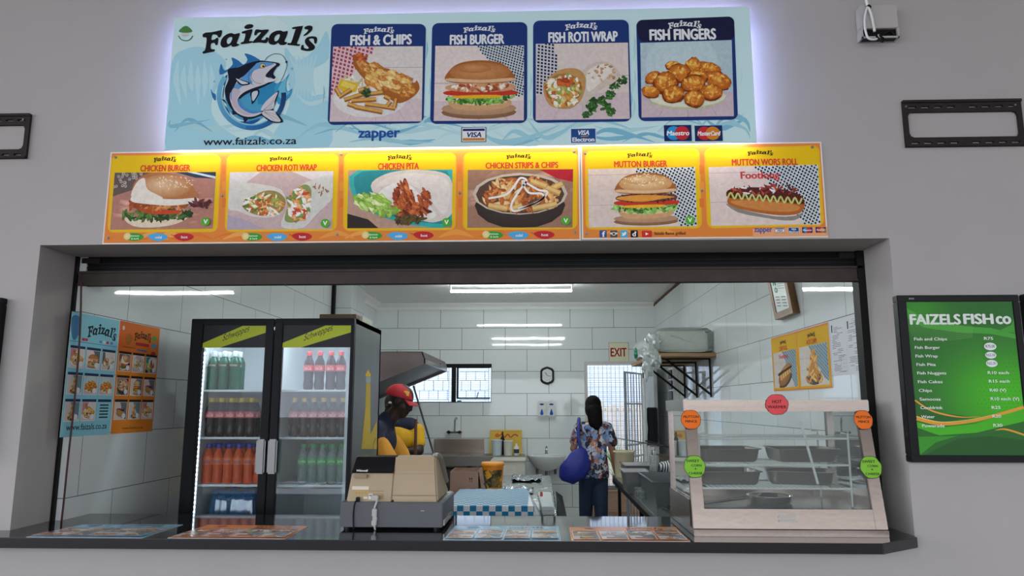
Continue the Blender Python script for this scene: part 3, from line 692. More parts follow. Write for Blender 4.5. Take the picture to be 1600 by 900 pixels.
for pts, col in [([(75, 880), (95, 600), (115, 330), (200, 260), (300, 250), (430, 320), (430, 420), (360, 560), (380, 700), (600, 830), (1060, 860), (1060, 880)], '#aee0ee'),
                 ([(800, 260), (880, 330), (990, 260), (1060, 150), (1070, 320), (960, 400), (960, 540), (1060, 560), (1070, 880), (700, 880), (830, 600)], '#aee0ee')]:
    a.poly([(min(max(q.x, .002), sw-.002), min(max(q.y, .002), shh-.002)) for q in crom([V((*Z1(*q), 0)) for q in pts], 4)], col)
rnd = random.Random(5)
for i in range(6): a.stroke([Z1(150+i*40, 330+(i%2)*30), Z1(138+i*44, 450), Z1(165+i*36, 600-(i%3)*40)], [.003, .03, .003], '#c3ebf3', 5)
for i in range(7): a.stroke([Z1(830+i*28, 300), Z1(880+i*14, 430), Z1(850+i*24, 560)], [.004, .02, .003], '#bfe6ef', 5)
SW = ['#8fcadc', '#b9e2e8', '#a4d8e4', '#c9eaee', '#84c3da']
for i in range(46):
    x = rnd.uniform(270, 1170); y = rnd.uniform(185, 228) if x > 505 else rnd.uniform(150, 226)
    w = rnd.uniform(25, 70); h = rnd.uniform(4, 14)*rnd.choice((-1, 1)); c = rnd.choice(SW)
    pts = [(x-w, y+h), (x-w*.4, y-h), (x+w*.3, y-h*.4), (x+w, y+h)]
    pts = [(min(max(q[0], 266), 1172), min(max(q[1], 60), 222)) for q in pts]
    a.stroke([p(*q) for q in pts], [.002, rnd.uniform(.012, .035), .002], c, 6)
for x, y, r in [(600, 105, 45), (700, 95, 60), (500, 118, 40), (760, 130, 50), (420, 400, 0)]:
    if r: a.ell(*Z1(x, y), r*.0009, r*.0006, '#dcf3f3')
for i in range(16):
    x = rnd.choice([rnd.uniform(497, 512), rnd.uniform(666, 672), rnd.uniform(825, 832), rnd.uniform(986, 992), rnd.uniform(1156, 1172)]); y = rnd.uniform(60, 190)
    a.stroke([p(x, y-12), p(x+1, y), p(x-1, y+14)], [.002, .008, .002], rnd.choice(SW[:4]), 4)
a.build('background', (bx0, YS, bz0), (1, 0, 0), (0, 0, 1), sg)
a = Art(); a.z = .0016
a.logo(*Z1(292, 290), *Z1(1006, 102), '#16171c')
a.build('logo_lettering', (bx0, YS, bz0), (1, 0, 0), (0, 0, 1), sg)
a = Art(); a.z = .0016
u0, v0 = Z1(305, 850); u1, v1 = Z1(875, 800); a.text('www.faizals.co.za', u0, v0, u1, v1+.002, '#1d2733', .012)
a.build('web_address', (bx0, YS, bz0), (1, 0, 0), (0, 0, 1), sg)
a = Art(); a.z = .0016                         # round green seal
cx, cy = Z1(195, 165); a.ell(cx, cy, .0185, .0185, '#d5d9cf', n=28)
a.poly([Z1(155, 155), Z1(175, 130), Z1(198, 120), Z1(220, 130), Z1(238, 155), Z1(198, 163)], '#4d8a4a', 3)
a.stroke([Z1(152, 180), Z1(170, 203), Z1(197, 211), Z1(224, 203), Z1(240, 180)], .0045, '#3f7a3c', 4); a.stroke([Z1(175, 178), Z1(215, 180)], .0012, '#8a9a88', 0)
a.build('round_seal', (bx0, YS, bz0), (1, 0, 0), (0, 0, 1), sg)
# the leaping fish emblem
a = Art(); a.z = .0016; Q = lambda x, y: p(320+x*.1556, 70+y*.1556)
def ring(c, r0, r1, t0, t1, cols, n=40):
    for i in range(n):
        ta, tb = t0+(t1-t0)*i/n, t0+(t1-t0)*(i+1)/n; f = i/n; c0, c1 = lin(cols[0]), lin(cols[1])
        a.tri([Q(c[0]+r*math.cos(t), c[1]+r*math.sin(t)) for t, r in ((ta, r0), (tb, r0), (tb, r1), (ta, r1))], [(0, 1, 2, 3)], tuple(c0[k]*(1-f)+c1[k]*f for k in range(3)))
a.ell(*Q(470, 510), 300*.1556*.00264, 305*.1556*.00264, '#4fa6cc', n=40)
for pts, c in [([(150, 480), (170, 370), (230, 300), (200, 420), (180, 560)], '#1f5c9c'), ([(165, 590), (230, 640), (260, 730), (190, 680)], '#1f5c9c'),
               ([(290, 770), (440, 770), (560, 740), (500, 790), (400, 800)], '#1f5c9c'), ([(560, 450), (700, 380), (820, 480), (700, 560), (540, 600)], '#2f8fc0'),
               ([(150, 300), (165, 190), (200, 260), (280, 200), (270, 130), (340, 160), (390, 200), (430, 150), (400, 90), (480, 110), (560, 170), (400, 200), (250, 260)], '#2c77b5'),
               ([(60, 440), (80, 480), (110, 500), (110, 560), (80, 530)], '#2c77b5'), ([(700, 420), (790, 360), (850, 290), (820, 380), (830, 470), (880, 440), (850, 530), (740, 600)], '#3f9fd0'),
               ([(740, 440), (820, 330), (810, 460), (860, 480), (760, 540)], '#6fc3dd')]:
    a.poly([Q(*q) for q in pts], c, 3)
ring((470, 510), 300, 348, R(100), R(215), ['#3e8fc4', '#7cc0dd']); ring((470, 510), 300, 348, R(100), R(-5+360-360), ['#2c78b8', '#1b3566'])
ring((470, 510), 288, 302, R(60), R(200), ['#7cc6dd', '#a6dbe6'])
fish = [(235, 250), (330, 230), (430, 190), (540, 162), (620, 165), (745, 185), (745, 215), (700, 240), (640, 315), (720, 335), (700, 370), (640, 400), (560, 440), (480, 470), (400, 510), (350, 560), (370, 610), (430, 650), (500, 670), (590, 660), (640, 560), (745, 460), (720, 560), (690, 650), (740, 700), (790, 775), (690, 785), (620, 750), (570, 715), (480, 745), (400, 740), (320, 700), (250, 620), (210, 520), (205, 440), (240, 350)]
a.poly([Q(*q) for q in fish], '#141c30', 3)
a.poly([Q(*q) for q in [(250, 520), (290, 440), (350, 330), (450, 250), (520, 190), (620, 180), (720, 195), (660, 250), (610, 320), (690, 345), (600, 400), (480, 440), (380, 490), (330, 560), (370, 640), (470, 690), (580, 680), (500, 720), (400, 720), (300, 660)]], '#d5d2d8', 3)
a.poly([Q(*q) for q in [(255, 500), (300, 420), (330, 380), (400, 300), (460, 230), (560, 175), (700, 190), (600, 230), (500, 260), (460, 330), (480, 390), (380, 420), (320, 480), (275, 560)]], '#5f9fd6', 3)
a.poly([Q(*q) for q in [(215, 430), (260, 340), (330, 270), (430, 215), (520, 185), (450, 260), (400, 310), (320, 370), (260, 470), (250, 540), (225, 520)]], '#10182c', 3)
a.poly([Q(*q) for q in [(350, 540), (380, 610), (450, 660), (580, 668), (480, 695), (380, 650), (335, 590)]], '#4f90cf', 3)
a.poly([Q(*q) for q in [(290, 440), (360, 470), (320, 560), (380, 660), (480, 705), (380, 700), (290, 620), (270, 520)]], '#c9b9c6', 3)
a.poly([Q(*q) for q in [(735, 200), (690, 235), (645, 290), (640, 315), (690, 330), (715, 330), (690, 290), (720, 235)]], '#161b33', 3)
a.poly([Q(*q) for q in [(610, 330), (650, 350), (700, 345), (720, 325), (725, 345), (690, 370), (600, 380)]], '#e6e2e4', 3)
a.ell(*Q(583, 215), .0135, .0118, '#20222c', n=22); a.ell(*Q(583, 215), .0118, .0102, '#e6c987', n=22); a.ell(*Q(592, 218), .0062, .006, '#151515', n=16); a.ell(*Q(598, 212), .0018, .0018, '#ffffff', n=8)
a.poly([Q(*q) for q in [(290, 320), (370, 355), (450, 380), (440, 405), (370, 410), (330, 380)]], '#151c30', 3); a.poly([Q(*q) for q in [(315, 340), (380, 365), (440, 388), (380, 398), (345, 375)]], '#d9dde4', 3)
a.poly([Q(*q) for q in [(460, 480), (540, 450), (545, 500), (480, 600), (470, 550)]], '#151c30', 3); a.poly([Q(*q) for q in [(475, 485), (530, 465), (530, 505), (485, 570)]], '#cdd6e0', 3)
a.poly([Q(*q) for q in [(565, 655), (600, 590), (660, 530), (735, 475), (705, 560), (690, 640), (600, 662)]], '#d9d5da', 3); a.poly([Q(*q) for q in [(590, 670), (690, 662), (720, 700), (765, 770), (690, 770), (625, 735), (580, 700)]], '#d9d5da', 3)
for e in [(720, 500), (700, 560), (680, 620)]: a.stroke([Q(590, 655), Q((590+e[0])/2+6, (655+e[1])/2+14), Q(*e)], .0011, '#1b2238', 4)
for e in [(745, 755), (700, 765), (720, 705)]: a.stroke([Q(600, 680), Q((600+e[0])/2, (680+e[1])/2-6), Q(*e)], .0011, '#1b2238', 4)
a.stroke([Q(480, 260), Q(470, 330), Q(510, 380), Q(570, 395)], .0016, '#1b2238', 5); a.stroke([Q(455, 270), Q(440, 350), Q(490, 410)], .0016, '#27304c', 5)
a.stroke([Q(605, 160), Q(640, 120), Q(710, 92), Q(780, 108), (Q(820, 170)), Q(825, 220), Q(790, 320), Q(750, 385)], .0026, '#39424f', 5); a.ell(*Q(822, 175), .0055, .006, '#3a4450')
a.stroke([Q(765, 360), Q(750, 380), Q(740, 350)], .002, '#e5ebee', 0)
for pts in [[(165, 545), (200, 555), (225, 600)], [(275, 660), (280, 705), (330, 700)], [(385, 730), (400, 790), (440, 745)]]: a.poly([Q(*q) for q in pts], '#16203a'); 
for x, y, r in [(218, 150, 10), (98, 370, 12), (878, 243, 14), (850, 400, 8)]: a.ell(*Q(x, y), r*.0004, r*.0004, '#5fa9c9', '#a6d6e4')
a.build('fish_emblem', (bx0, YS, bz0), (1, 0, 0), (0, 0, 1), sg)
PAN = [((518.3, 37.6), (665.8, 37.6), (662, 192.4), (511.7, 195.6), (520.8, 73.3), (661, 72.6), (659, 190), (515.2, 190.5), (568, 616, 41.5, 53.7), (548, 643, 54, 71), 'FISH & CHIPS', 0, 'fish and chips'),
       ((675.4, 36.4), (824, 34.7), (823.6, 192.4), (672, 194), (680.3, 72.1), (818.7, 71.4), (818.5, 188.3), (677.8, 189.3), (724, 774, 39.6, 51.8), (703.5, 787.4, 53.8, 70), 'FISH BURGER', 1, 'fish burger'),
       ((833, 32.5), (982, 31), (986.8, 189.9), (832.8, 192.3), (837.2, 68.9), (981, 67), (984, 186), (837, 188), (883, 933, 34.5, 48), (857.5, 964.3, 49.3, 66.5), 'FISH ROTI WRAP', 2, 'roti wrap'),
       ((994, 31.7), (1146.8, 25.8), (1153, 187), (997.8, 189.7), (1000.3, 67.5), (1143, 63), (1146.5, 181.8), (1002.4, 183.8), (1044, 1095.4, 31.7, 45.8), (1015.7, 1117.4, 45, 63.2), 'FISH FINGERS', 3, 'fish fingers')]
for n, P_ in enumerate(PAN):
    a = Art(); a.z = .0016
    a.rrect([p(*q) for q in P_[:4]], .03, '#1f3a7a')
    if n == 3: a.rrect([p(P_[0][0], P_[0][1]), p(P_[1][0], P_[1][1]), p(1148.2, 62), p(998, 66)], .028, '#1c1f42')
    fr = a.build('picture_border', (bx0, YS, bz0), (1, 0, 0), (0, 0, 1), sg)
    a2 = Art(); a2.z = .0022; PICS[P_[11]](Pic(a2, [p(*q) for q in P_[4:8]]))
    o = a2.build('dish_picture', (bx0, YS, bz0), (1, 0, 0), (0, 0, 1), sg, mat_=PHOTO); o['label'] = 'picture of %s on the blue sign' % P_[12]
    a3 = Art(); a3.z = .0022
    x0, x1, y0, y1 = P_[8]; a3.logo(*p(x0, y1), *p(x1, y0), '#e9ecee'); x0, x1, y0, y1 = P_[9]; a3.text(P_[10], *p(x0, y1), *p(x1, y0), '#eceef0', .05)
    a3.build('heading_lettering', (bx0, YS, bz0), (1, 0, 0), (0, 0, 1), sg)
def card(a, kind, x0, y0, x1, y1, p):
    u0, v0 = p(x0, y1); u1, v1 = p(x1, y0); w, h = u1-u0, v1-v0; X = lambda t: u0+w*t; Y = lambda t: v0+h*t
    if kind == 'zapper': a.text('zapper', u0, v0, u1, v1, '#2a55a5', .03)
    elif kind == 'visa':
        a.rect(u0, v0, u1, v1, '#20242c'); a.rect(X(.03), Y(.04), X(.97), Y(.96), '#eef0f0'); a.rect(X(.06), Y(.74), X(.94), Y(.9), '#20306e'); a.rect(X(.06), Y(.1), X(.94), Y(.27), '#cf8a3a')
        a.text('VISA', X(.2), Y(.33), X(.8), Y(.66), '#1d2c6a', .035, .2)
    elif kind == 'electron':
        a.rect(u0, v0, u1, v1, '#dfe6ee'); a.rect(X(.025), Y(.03), X(.975), Y(.97), '#1c4f8f'); a.text('VISA', X(.27), Y(.55), X(.72), Y(.86), '#eef2f5', .035, .2)
        a.stroke([(X(.4), Y(.44)), (X(.7), Y(.48))], h*.05, '#d9994a', 0); a.text('Electron', X(.08), Y(.1), X(.92), Y(.38), '#eef2f5', .04)
    else:
        c1, c2 = ('#2f9fd8', '#cf2f3a') if kind == 'Maestro' else ('#cf2f3a', '#e0882c')
        a.rect(u0, v0, u1, v1, '#1c2a5e'); r = h*.43; a.ell(X(.35), Y(.5), r, r, c1, n=24); a.ell(X(.65), Y(.5), r, r, c2, n=24); a.text(kind, X(.1), Y(.36), X(.9), Y(.64), '#f2f4f5', .035, .15)
for kind, bx, lb in [('zapper', (560, 204, 624.7, 220.6), 'blue payment app lettering'), ('visa', (720.6, 198.6, 759.8, 222.5), 'white card badge with blue and orange bars'), ('electron', (891.5, 200.4, 931.3, 224), 'blue card badge'), ('Maestro', (1038, 195.3, 1080, 221), 'card badge with blue and red discs'), ('MasterCard', (1086, 196, 1128.2, 221), 'card badge with red and orange discs')]:
    a = Art(); a.z = .0016; card(a, kind, bx[0], bx[1], bx[2], bx[3], p)
    a.build('payment_badge', (bx0, YS, bz0), (1, 0, 0), (0, 0, 1), sg)['label'] = lb

# ---- yellow boards
YY = YF-.006
def yellow_board(x0, x1, z0, z1, label, panels, screws, extra=None):
    t = thing('menu_board', ((x0+x1)/2, YF, z0), label, 'sign', 'yellow menu boards under the blue sign')
    B().box(x0, x1, YY+.0003, YF-.0005, z0, z1).build('panel', mat('white_sheet_edge', '#e9e4dd', .4), t)
    p = M(YY, (x0, z0)); w, h = x1-x0, z1-z0; e = .006
    a = Art(); a.rect(0, 0, w, h, '#efe6dc'); a.rect(e, e, w-e, h-e, '#e98a3c'); rnd = random.Random(int(w*100))
    for k in range(int(w*5)):
        x = rnd.uniform(.1, w-.1); a.stroke([(x-.08, .02), (x, .045), (x+.08, .02)], [.004, rnd.uniform(.01, .03), .004], rnd.choice(['#f0a04a', '#e67d34', '#f2a955']), 5)
    for (q, *_r) in panels:
        a.rrect([p(*c) for c in q], .03, '#f2b632')
        g = [V(p(*c)) for c in q]; c = (g[0]+g[1]+g[2]+g[3])/4; g = [c+(k-c)*.975 for k in g]; a.rrect(g, .025, '#f0c414')
    for k in range(len(panels)-1):
        x = (panels[k][0][1][0]+panels[k+1][0][0][0])/2; ys = 258
        for j in range(3): a.rect(*p(x-3.2, ys+14+j*26), *p(x+3.2, ys+j*26), ['#e58034', '#ef9a3e', '#e67b30'][j])
    a.build('background', (x0, YY, z0), (1, 0, 0), (0, 0, 1), t)
    for (q, pq, lg, hd, txt, pi, name, badge, sauces) in panels:
        a = Art(); a.z = .0009; PICS[pi](Pic(a, [p(*c) for c in pq]))
        if pi == 9: a.text('Footlong', *p(1158, 283), *p(1217, 268), '#d23a34', .03)
        a.build('dish_picture', (x0, YY, z0), (1, 0, 0), (0, 0, 1), t, mat_=PHOTO)['label'] = 'picture of %s on the yellow board' % name
        a = Art(); a.z = .0009; a.logo(*p(lg[0], lg[3]), *p(lg[1], lg[2]), '#1b1712'); a.text(txt, *p(hd[0], hd[3]), *p(hd[1], hd[2]), '#d8452c', .042)
        a.build('heading_lettering', (x0, YY, z0), (1, 0, 0), (0, 0, 1), t)
        if badge:
            a = Art(); a.z = .009; c = p(*badge); a.ell(*c, .0205, .0205, '#55b032', n=24); a.text('V', c[0]-.009, c[1]-.01, c[0]+.009, c[1]+.01, '#f0f5ea', .04)
            a.build('round_badge', (x0, YY, z0), (1, 0, 0), (0, 0, 1), t)['label'] = 'green disc with a white V'
        if sauces:
            a = Art(); a.z = .0009
            for k, (cx, cy) in enumerate(sauces):
                c = V(p(cx, cy)); col = ['#3fa23c', '#58aee0', '#c62f34'][k]
                tip = [c+V(q) for q in ((-.05, .006), (-.03, .017), (.0, .019), (.03, .014), (.045, 0), (.03, -.013), (0, -.019), (-.03, -.012))]
                a.poly(tip, col, 3)
                if k == 0: a.ell(c.x-.034, c.y+.004, .017, .017, '#e6cf86', '#f0e2ae'); a.text('lemon', c.x-.016, c.y+.002, c.x+.022, c.y+.011, '#e6f2d8', .02); a.text('& herb', c.x-.014, c.y-.012, c.x+.022, c.y-.003, '#e6f2d8', .02)
                else: a.text(['', 'mild', 'hot'][k], c.x-.014, c.y-.006, c.x+.016, c.y+.006, '#eef4f6', .02); a.stroke([(c.x-.045, c.y+.004), (c.x-.062, c.y+.012)], .003, col, 0)
            a.build('sauce_marks', (x0, YY, z0), (1, 0, 0), (0, 0, 1), t)
    if extra: extra(t, p)
    for x, y in screws:
        q = W(x, y, YY); B().cyl((q.x, YY-.0045, q.z), (q.x, YY, q.z), .0062, n=12).ell((q.x, YY-.0045, q.z), (.0045, .002, .0045), n=8, k=4).build('screw', STEELD, t)
    return t
lp = [
 ([(174, 243), (346, 242), (340, 362.5), (167.5, 363.5)], [(179.5, 270), (337.5, 268.8), (332.5, 357.5), (172, 359)], (240, 276, 244, 254), (219.5, 297.5, 257.5, 268), 'CHICKEN BURGER', 4, 'a chicken burger', (322.5, 347), [(210, 370.5), (247.5, 370.8), (288, 370.5)]),
 ([(354, 242), (530, 240.5), (526, 361), (351, 362.5)], [(359.5, 269.3), (521, 267.5), (518.8, 358), (354.5, 358.8)], (421, 458, 243.8, 252.5), (400.8, 495, 256.8, 267.3), 'CHICKEN ROTI WRAP', 5, 'two cut wraps', (508.8, 349.5), [(395, 370.5), (433.8, 370.5), (472.5, 370)]),
 ([(537, 240), (713, 238.6), (712, 359.5), (536, 361)], [(544, 266), (707, 265), (706, 356), (542.5, 356.8)], (605.5, 643.8, 240.8, 250.8), (590.8, 654.3, 254.5, 265), 'CHICKEN PITA', 6, 'a filled pita', (698, 348), [(582.5, 368.5), (622.5, 369), (662.5, 368)]),
 ([(724, 238.6), (903, 237), (902, 358), (723, 360)], [(731, 265.5), (895.5, 264.5), (894.5, 355.5), (730, 356)], (791, 829.5, 240, 249), (759, 871.8, 253, 263.5), 'CHICKEN STRIPS & CHIPS', 7, 'a bowl of chicken strips', (884, 345.5), [(771, 367.5), (810.8, 368), (851, 367)])]
yellow_board(-2.02, .195, 2.337, 2.784, 'long yellow board with four chicken dish pictures', lp, [(181, 246), (168.5, 372), (533, 241.5), (527, 366.5), (897, 237.5), (898, 363.5), (718.5, 302), (347, 306)])
rp = [
 ([(914, 236), (1093, 232), (1097, 357), (915, 359)], [(919, 264.6), (1085.8, 261), (1089, 353.5), (920, 355.6)], (980, 1019, 237.4, 247), (960, 1042, 251, 261.5), 'MUTTON BURGER', 8, 'a mutton burger', (1077.6, 344.5), None),
 ([(1100, 232), (1280, 227), (1288, 353), (1105, 357)], [(1107, 261.3), (1278, 257.4), (1282.3, 350.4), (1111.4, 353)], (1168, 1207.5, 234.3, 243.8), (1144, 1246, 247.7, 258.7), 'MUTTON WORS ROLL', 9, 'a foot long sausage roll', None, None)]
def soc(t, p):
    a = Art(); a.z = .0009; k = .0165
    for x, col, g in [(942.3, '#3b5998', 'f'), (959, '#5a5450', 'o'), (975, '#45b5e0', 't'), (991, '#1a1a1c', 'd')]:
        c = p(x, 365.5); a.rrect([(c[0]-k, c[1]+k), (c[0]+k, c[1]+k), (c[0]+k, c[1]-k), (c[0]-k, c[1]-k)], .005, col)
        if g == 'f': a.text('f', c[0]-.004, c[1]-.014, c[0]+.009, c[1]+.012, '#f2f4f5', .03)
        if g == 'o': a.rect(c[0]-k, c[1]-.002, c[0]+k, c[1]+.006, '#e6e0d8'); a.ell(*c, .0085, .0085, '#e6e0d8', n=16); a.ell(*c, .0055, .0055, '#4a4440', n=16)
        if g == 't': a.poly([(c[0]-.011, c[1]-.008), (c[0]-.002, c[1]-.009), (c[0]+.007, c[1]-.003), (c[0]+.011, c[1]+.007), (c[0]+.003, c[1]+.009), (c[0]-.002, c[1]+.003), (c[0]-.01, c[1]+.007), (c[0]-.007, c[1]-.003)], '#f2f5f6', 2)
        if g == 'd': a.text('d', c[0]-.008, c[1]-.011, c[0]+.006, c[1]+.011, '#f2f4f5', .03); a.rect(c[0]+.003, c[1]+.006, c[0]+.01, c[1]+.01, '#f2f4f5')
    c = p(1010.7, 365.5); a.rrect([(c[0]-.023, c[1]+.015), (c[0]+.023, c[1]+.015), (c[0]+.023, c[1]-.015), (c[0]-.023, c[1]-.015)], .006, '#d8342c'); a.poly([(c[0]-.006, c[1]-.007), (c[0]+.008, c[1]), (c[0]-.006, c[1]+.007)], '#f2f4f5')
    a.text('faizals flame grilled', *p(1022.5, 368.5), *p(1071, 362), '#4a2a16', .02)
    a.build('social_media_marks', (t.location.x-.55, YY, 2.34), (1, 0, 0), (0, 0, 1), t)
    a = Art(); a.z = .0009
    q = [p(1176, 357.3), p(1293, 353.8), p(1293.5, 368.5), p(1176.5, 370.6)]; a.poly(q, '#f0a877')
    for kd, x0, x1 in [('zapper', 1179, 1206), ('visa', 1211, 1225.5), ('electron', 1232, 1248), ('Maestro', 1253.5, 1269), ('MasterCard', 1274.5, 1290)]: card(a, kd, x0, 356.6-(x0-1180)*.02, x1, 365.5-(x0-1180)*.02, p)
    a.build('payment_badges', (t.location.x-.55, YY, 2.34), (1, 0, 0), (0, 0, 1), t)
def soc2(t, p):
    soc(t, p)
RX0, RX1 = .2, 1.298
t = yellow_board(RX0, RX1, 2.342, 2.79, 'shorter yellow board with mutton burger and sausage roll pictures', rp, [(914.5, 240), (1097, 298), (1269, 230), (916, 365.5), (1289, 362)], None)
t2loc = t
def _soc():
    p = M(YY, (t.location.x-.55, 2.34)); soc(t, p)
_soc()

# ---- wall brackets for missing screens
def bracket(px0, label):
    z0, z1 = 2.758, 2.979; x0 = px0; x1 = x0+.53
    t = thing('screen_bracket', ((x0+x1)/2, YF, z0), label, 'bracket', 'empty screen brackets on the front wall')
    b = B(); m = .05
    for za, zb in ((z0, z0+.044), (z1-.056, z1)):
        # rail with slots: solid pieces between the slots
        zc, hh = (za+zb)/2-.004, .0045
        b.box(x0, x1, YF-.014, YF-.001, za, zc-hh); b.box(x0, x1, YF-.014, YF-.001, zc+hh, zb)
        xs = [x0]; 
        for k in range(4): xs += [x0+.024+k*.058, x0+.024+k*.058+.036]
        for k in range(4): xs += [x1-.024-.036-(3-k)*.058, x1-.024-(3-k)*.058]
        xs.append(x1)
        for k in range(0, len(xs), 2): b.box(xs[k], xs[k+1], YF-.014, YF-.001, zc-hh, zc+hh)
    b.box(x0, x0+.02, YF-.014, YF-.001, z0+.044, z1-.056); b.box(x1-.02, x1, YF-.014, YF-.001, z0+.044, z1-.056)
    b.box(x0, x1, YF-.022, YF-.012, z1-.012, z1); b.box(x0, x1, YF-.022, YF-.012, z0, z0+.008)
    for sx, xx in ((1, x0+.02), (-1, x1-.02)):
        for sz, zz in ((1, z0+.044), (-1, z1-.056)):
            b.prism([(xx, zz), (xx+sx*.02, zz), (xx+sx*.006, zz+sz*.006), (xx, zz+sz*.02)], 1, YF-.014, YF-.001)
    b.build('bracket_frame', RUST, t)
    for xx in (x0+.012, x1-.03): B().cyl((xx, YF-.02, z1-.03), (xx, YF-.01, z1-.03), .005, n=10).build('bolt', STEELD, t)
    return t
bracket(1.674, 'black slotted metal screen bracket on the wall right of the signs')
bracket(-2.425-.53, 'black slotted metal screen bracket cut off at the left edge of the photo')

# ---- junction box with cables
t = thing('junction_box', (1.585, YF, 3.27), 'small white open junction box with loose cables, top right of the wall', 'junction box')
b = B(); b.box(1.5, 1.67, YF-.05, YF-.001, 3.32, 3.435, bev=.003); b.box(1.5, 1.67, YF-.05, YF-.044, 3.272, 3.28); b.box(1.5, 1.507, YF-.05, YF-.001, 3.272, 3.32); b.box(1.663, 1.67, YF-.05, YF-.001, 3.272, 3.32); b.box(1.507, 1.663, YF-.006, YF-.001, 3.272, 3.32)
b.build('box_shell', mat('aged_white_plastic', '#b9b4b0', .5, var=.05), t)
b = B(); b.box(1.507, 1.663, YF-.035, YF-.008, 3.275, 3.318); b.build('opening', BLACK, t)
b = B(); b.tube([(1.525, YF-.055, 3.6), (1.53, YF-.058, 3.45), (1.545, YF-.06, 3.38), (1.556, YF-.055, 3.3)], .0065, smooth=5); b.tube([(1.53, YF-.058, 3.42), (1.512, YF-.06, 3.35), (1.52, YF-.06, 3.27), (1.56, YF-.055, 3.262), (1.58, YF-.04, 3.29)], .005, smooth=5)
b.build('white_cable', WHITE, t)
b = B(); b.tube([(1.565, YF-.045, 3.29), (1.57, YF-.055, 3.265), (1.585, YF-.06, 3.248), (1.592, YF-.058, 3.262), (1.58, YF-.045, 3.285)], .005, smooth=5); b.tube([(1.6, YF-.04, 3.29), (1.63, YF-.045, 3.305), (1.655, YF-.04, 3.285)], .004, smooth=5)
b.build('black_cable', BLACK, t)
B().cyl((1.535, YF-.057, 3.418), (1.54, YF-.057, 3.425), .012, n=10).build('cable_tie', BLACK, t)

# ---- green menu display
GZ0, GZ1 = 1.364, 2.073
t = thing('menu_display', (1.83, YF, GZ0), 'green menu poster with price list in a black frame, right wall side', 'display')
YP = YF-.045; gx0, gx1 = W(1401.5, 465, YP).x, W(1592, 463, YP).x
b = B(); fw = W(1416.6, 473, YP).x-gx0
for q in [(gx0, gx1, GZ1-.03, GZ1), (gx0, gx1, GZ0, GZ0+.03)]: b.box(q[0], q[1], YP, YF-.001, q[2], q[3], bev=.003)
b.box(gx0, gx0+fw, YP, YF-.001, GZ0+.0305, GZ1-.0305, bev=.003); b.box(gx1-.03, gx1, YP, YF-.001, GZ0+.0305, GZ1-.0305, bev=.003)
b.build('frame', BLACK, t)
px0, px1, pz0, pz1 = gx0+fw, gx1-.03, GZ0+.03, GZ1-.03
B().box(px0, px1, YP+.004, YF-.002, pz0, pz1).build('screen', BLACK, t)
a = Art(); w, h = px1-px0, pz1-pz0; YQ = YP+.0035; p = M(YQ, (px0, pz0)); G = lambda x, y: p(1410+x*.2889, 460+y*.2889)
cl = lambda q: (min(max(q[0], 0), w), min(max(q[1], 0), h))
def gcol(s_, t_):                             # printed green blend, brightest low on the right
    k = math.exp(-((s_-.85)/.5)**2-((t_-.62)/.28)**2); k2 = .35*math.exp(-((s_-.1)/.25)**2-((t_-.05)/.12)**2); A_, B_ = lin('#2f6f2e'), lin('#4cc21c')
    return tuple(A_[i]*(1-min(1, k+k2))+B_[i]*min(1, k+k2) for i in range(3))
gx_, gy_ = 16, 24
a.tri([(w*i/gx_, h-h*j/gy_) for j in range(gy_+1) for i in range(gx_+1)], [(j*(gx_+1)+i, j*(gx_+1)+i+1, (j+1)*(gx_+1)+i+1, (j+1)*(gx_+1)+i) for j in range(gy_) for i in range(gx_)], [gcol(i/gx_, j/gy_) for j in range(gy_+1) for i in range(gx_+1)])
a.poly([cl(G(*q)) for q in [(22, 75), (150, 142), (330, 172), (480, 182), (640, 215), (640, 240), (480, 214), (300, 206), (120, 180), (24, 130)]], '#4aa83a', 0)
a.poly([cl(G(*q)) for q in [(500, 205), (590, 165), (640, 130), (640, 210), (590, 205)]], '#45a334', 0)
for i in range(16): a.stroke([cl(G(22, 80+i*8)), cl(G(110, 128+i*8)), cl(G(240, 158+i*6)), cl(G(380, 172+i*4))], .0007, '#79b85c', 5)
for i in range(17):
    for j in range(17):
        x = 250+j*24+(i % 2)*12; y = 260+i*22; 
        if 0 < G(x, y)[0] < w-.004 and x > 500-abs(y-430)*.3-j*8: a.ell(*G(x, y), .0019, .0019, '#2c7a26', n=6)
a.poly([cl(G(*q)) for q in [(60, 560), (200, 640), (400, 665), (200, 690), (80, 650)]], '#2c6a2c')
a.poly([cl(G(*q)) for q in [(70, 690), (200, 720), (400, 700), (700, 610), (700, 690), (400, 750), (200, 765), (75, 720)]], '#4cba22', 0)
a.poly([cl(G(*q)) for q in [(75, 725), (200, 762), (400, 748), (700, 685), (700, 900), (90, 900)]], '#2f6e2c')
a.poly([cl(G(*q)) for q in [(95, 868), (180, 800), (300, 765), (85, 770)]], '#3f9a2c')
a.poly([cl(G(*q)) for q in [(120, 868), (300, 780), (460, 765), (700, 790), (700, 900)]], '#2a5f2a')
def bez(ps, w, c): a.stroke([cl(G(*q)) for q in ps], w, c, 6)
bez([(55, 572), (160, 630), (300, 662), (420, 662)], [.007, .007, .001], '#e8a63a'); bez([(65, 672), (200, 700), (350, 690), (500, 655), (700, 610)], [.014, .01, .013], '#eaa33a'); bez([(70, 660), (200, 690), (350, 680), (500, 648)], [.004, .003, .001], '#f6cf7a'); bez([(500, 735), (560, 730), (700, 765)], [.001, .007, .008], '#e8a63a')
a.build('poster', (px0, YQ, pz0), (1, 0, 0), (0, 0, 1), t, mat_=POSTER)
a = Art(); a.z = .0032
WT = '#e8efe6'
a.text('FAIZELS', *G(43, 163), *G(307, 108), WT, .045); a.text('FISH', *G(333, 160), *G(483, 106), WT, .045); a.text('co', *G(508, 160), *G(580, 119), WT, .045)
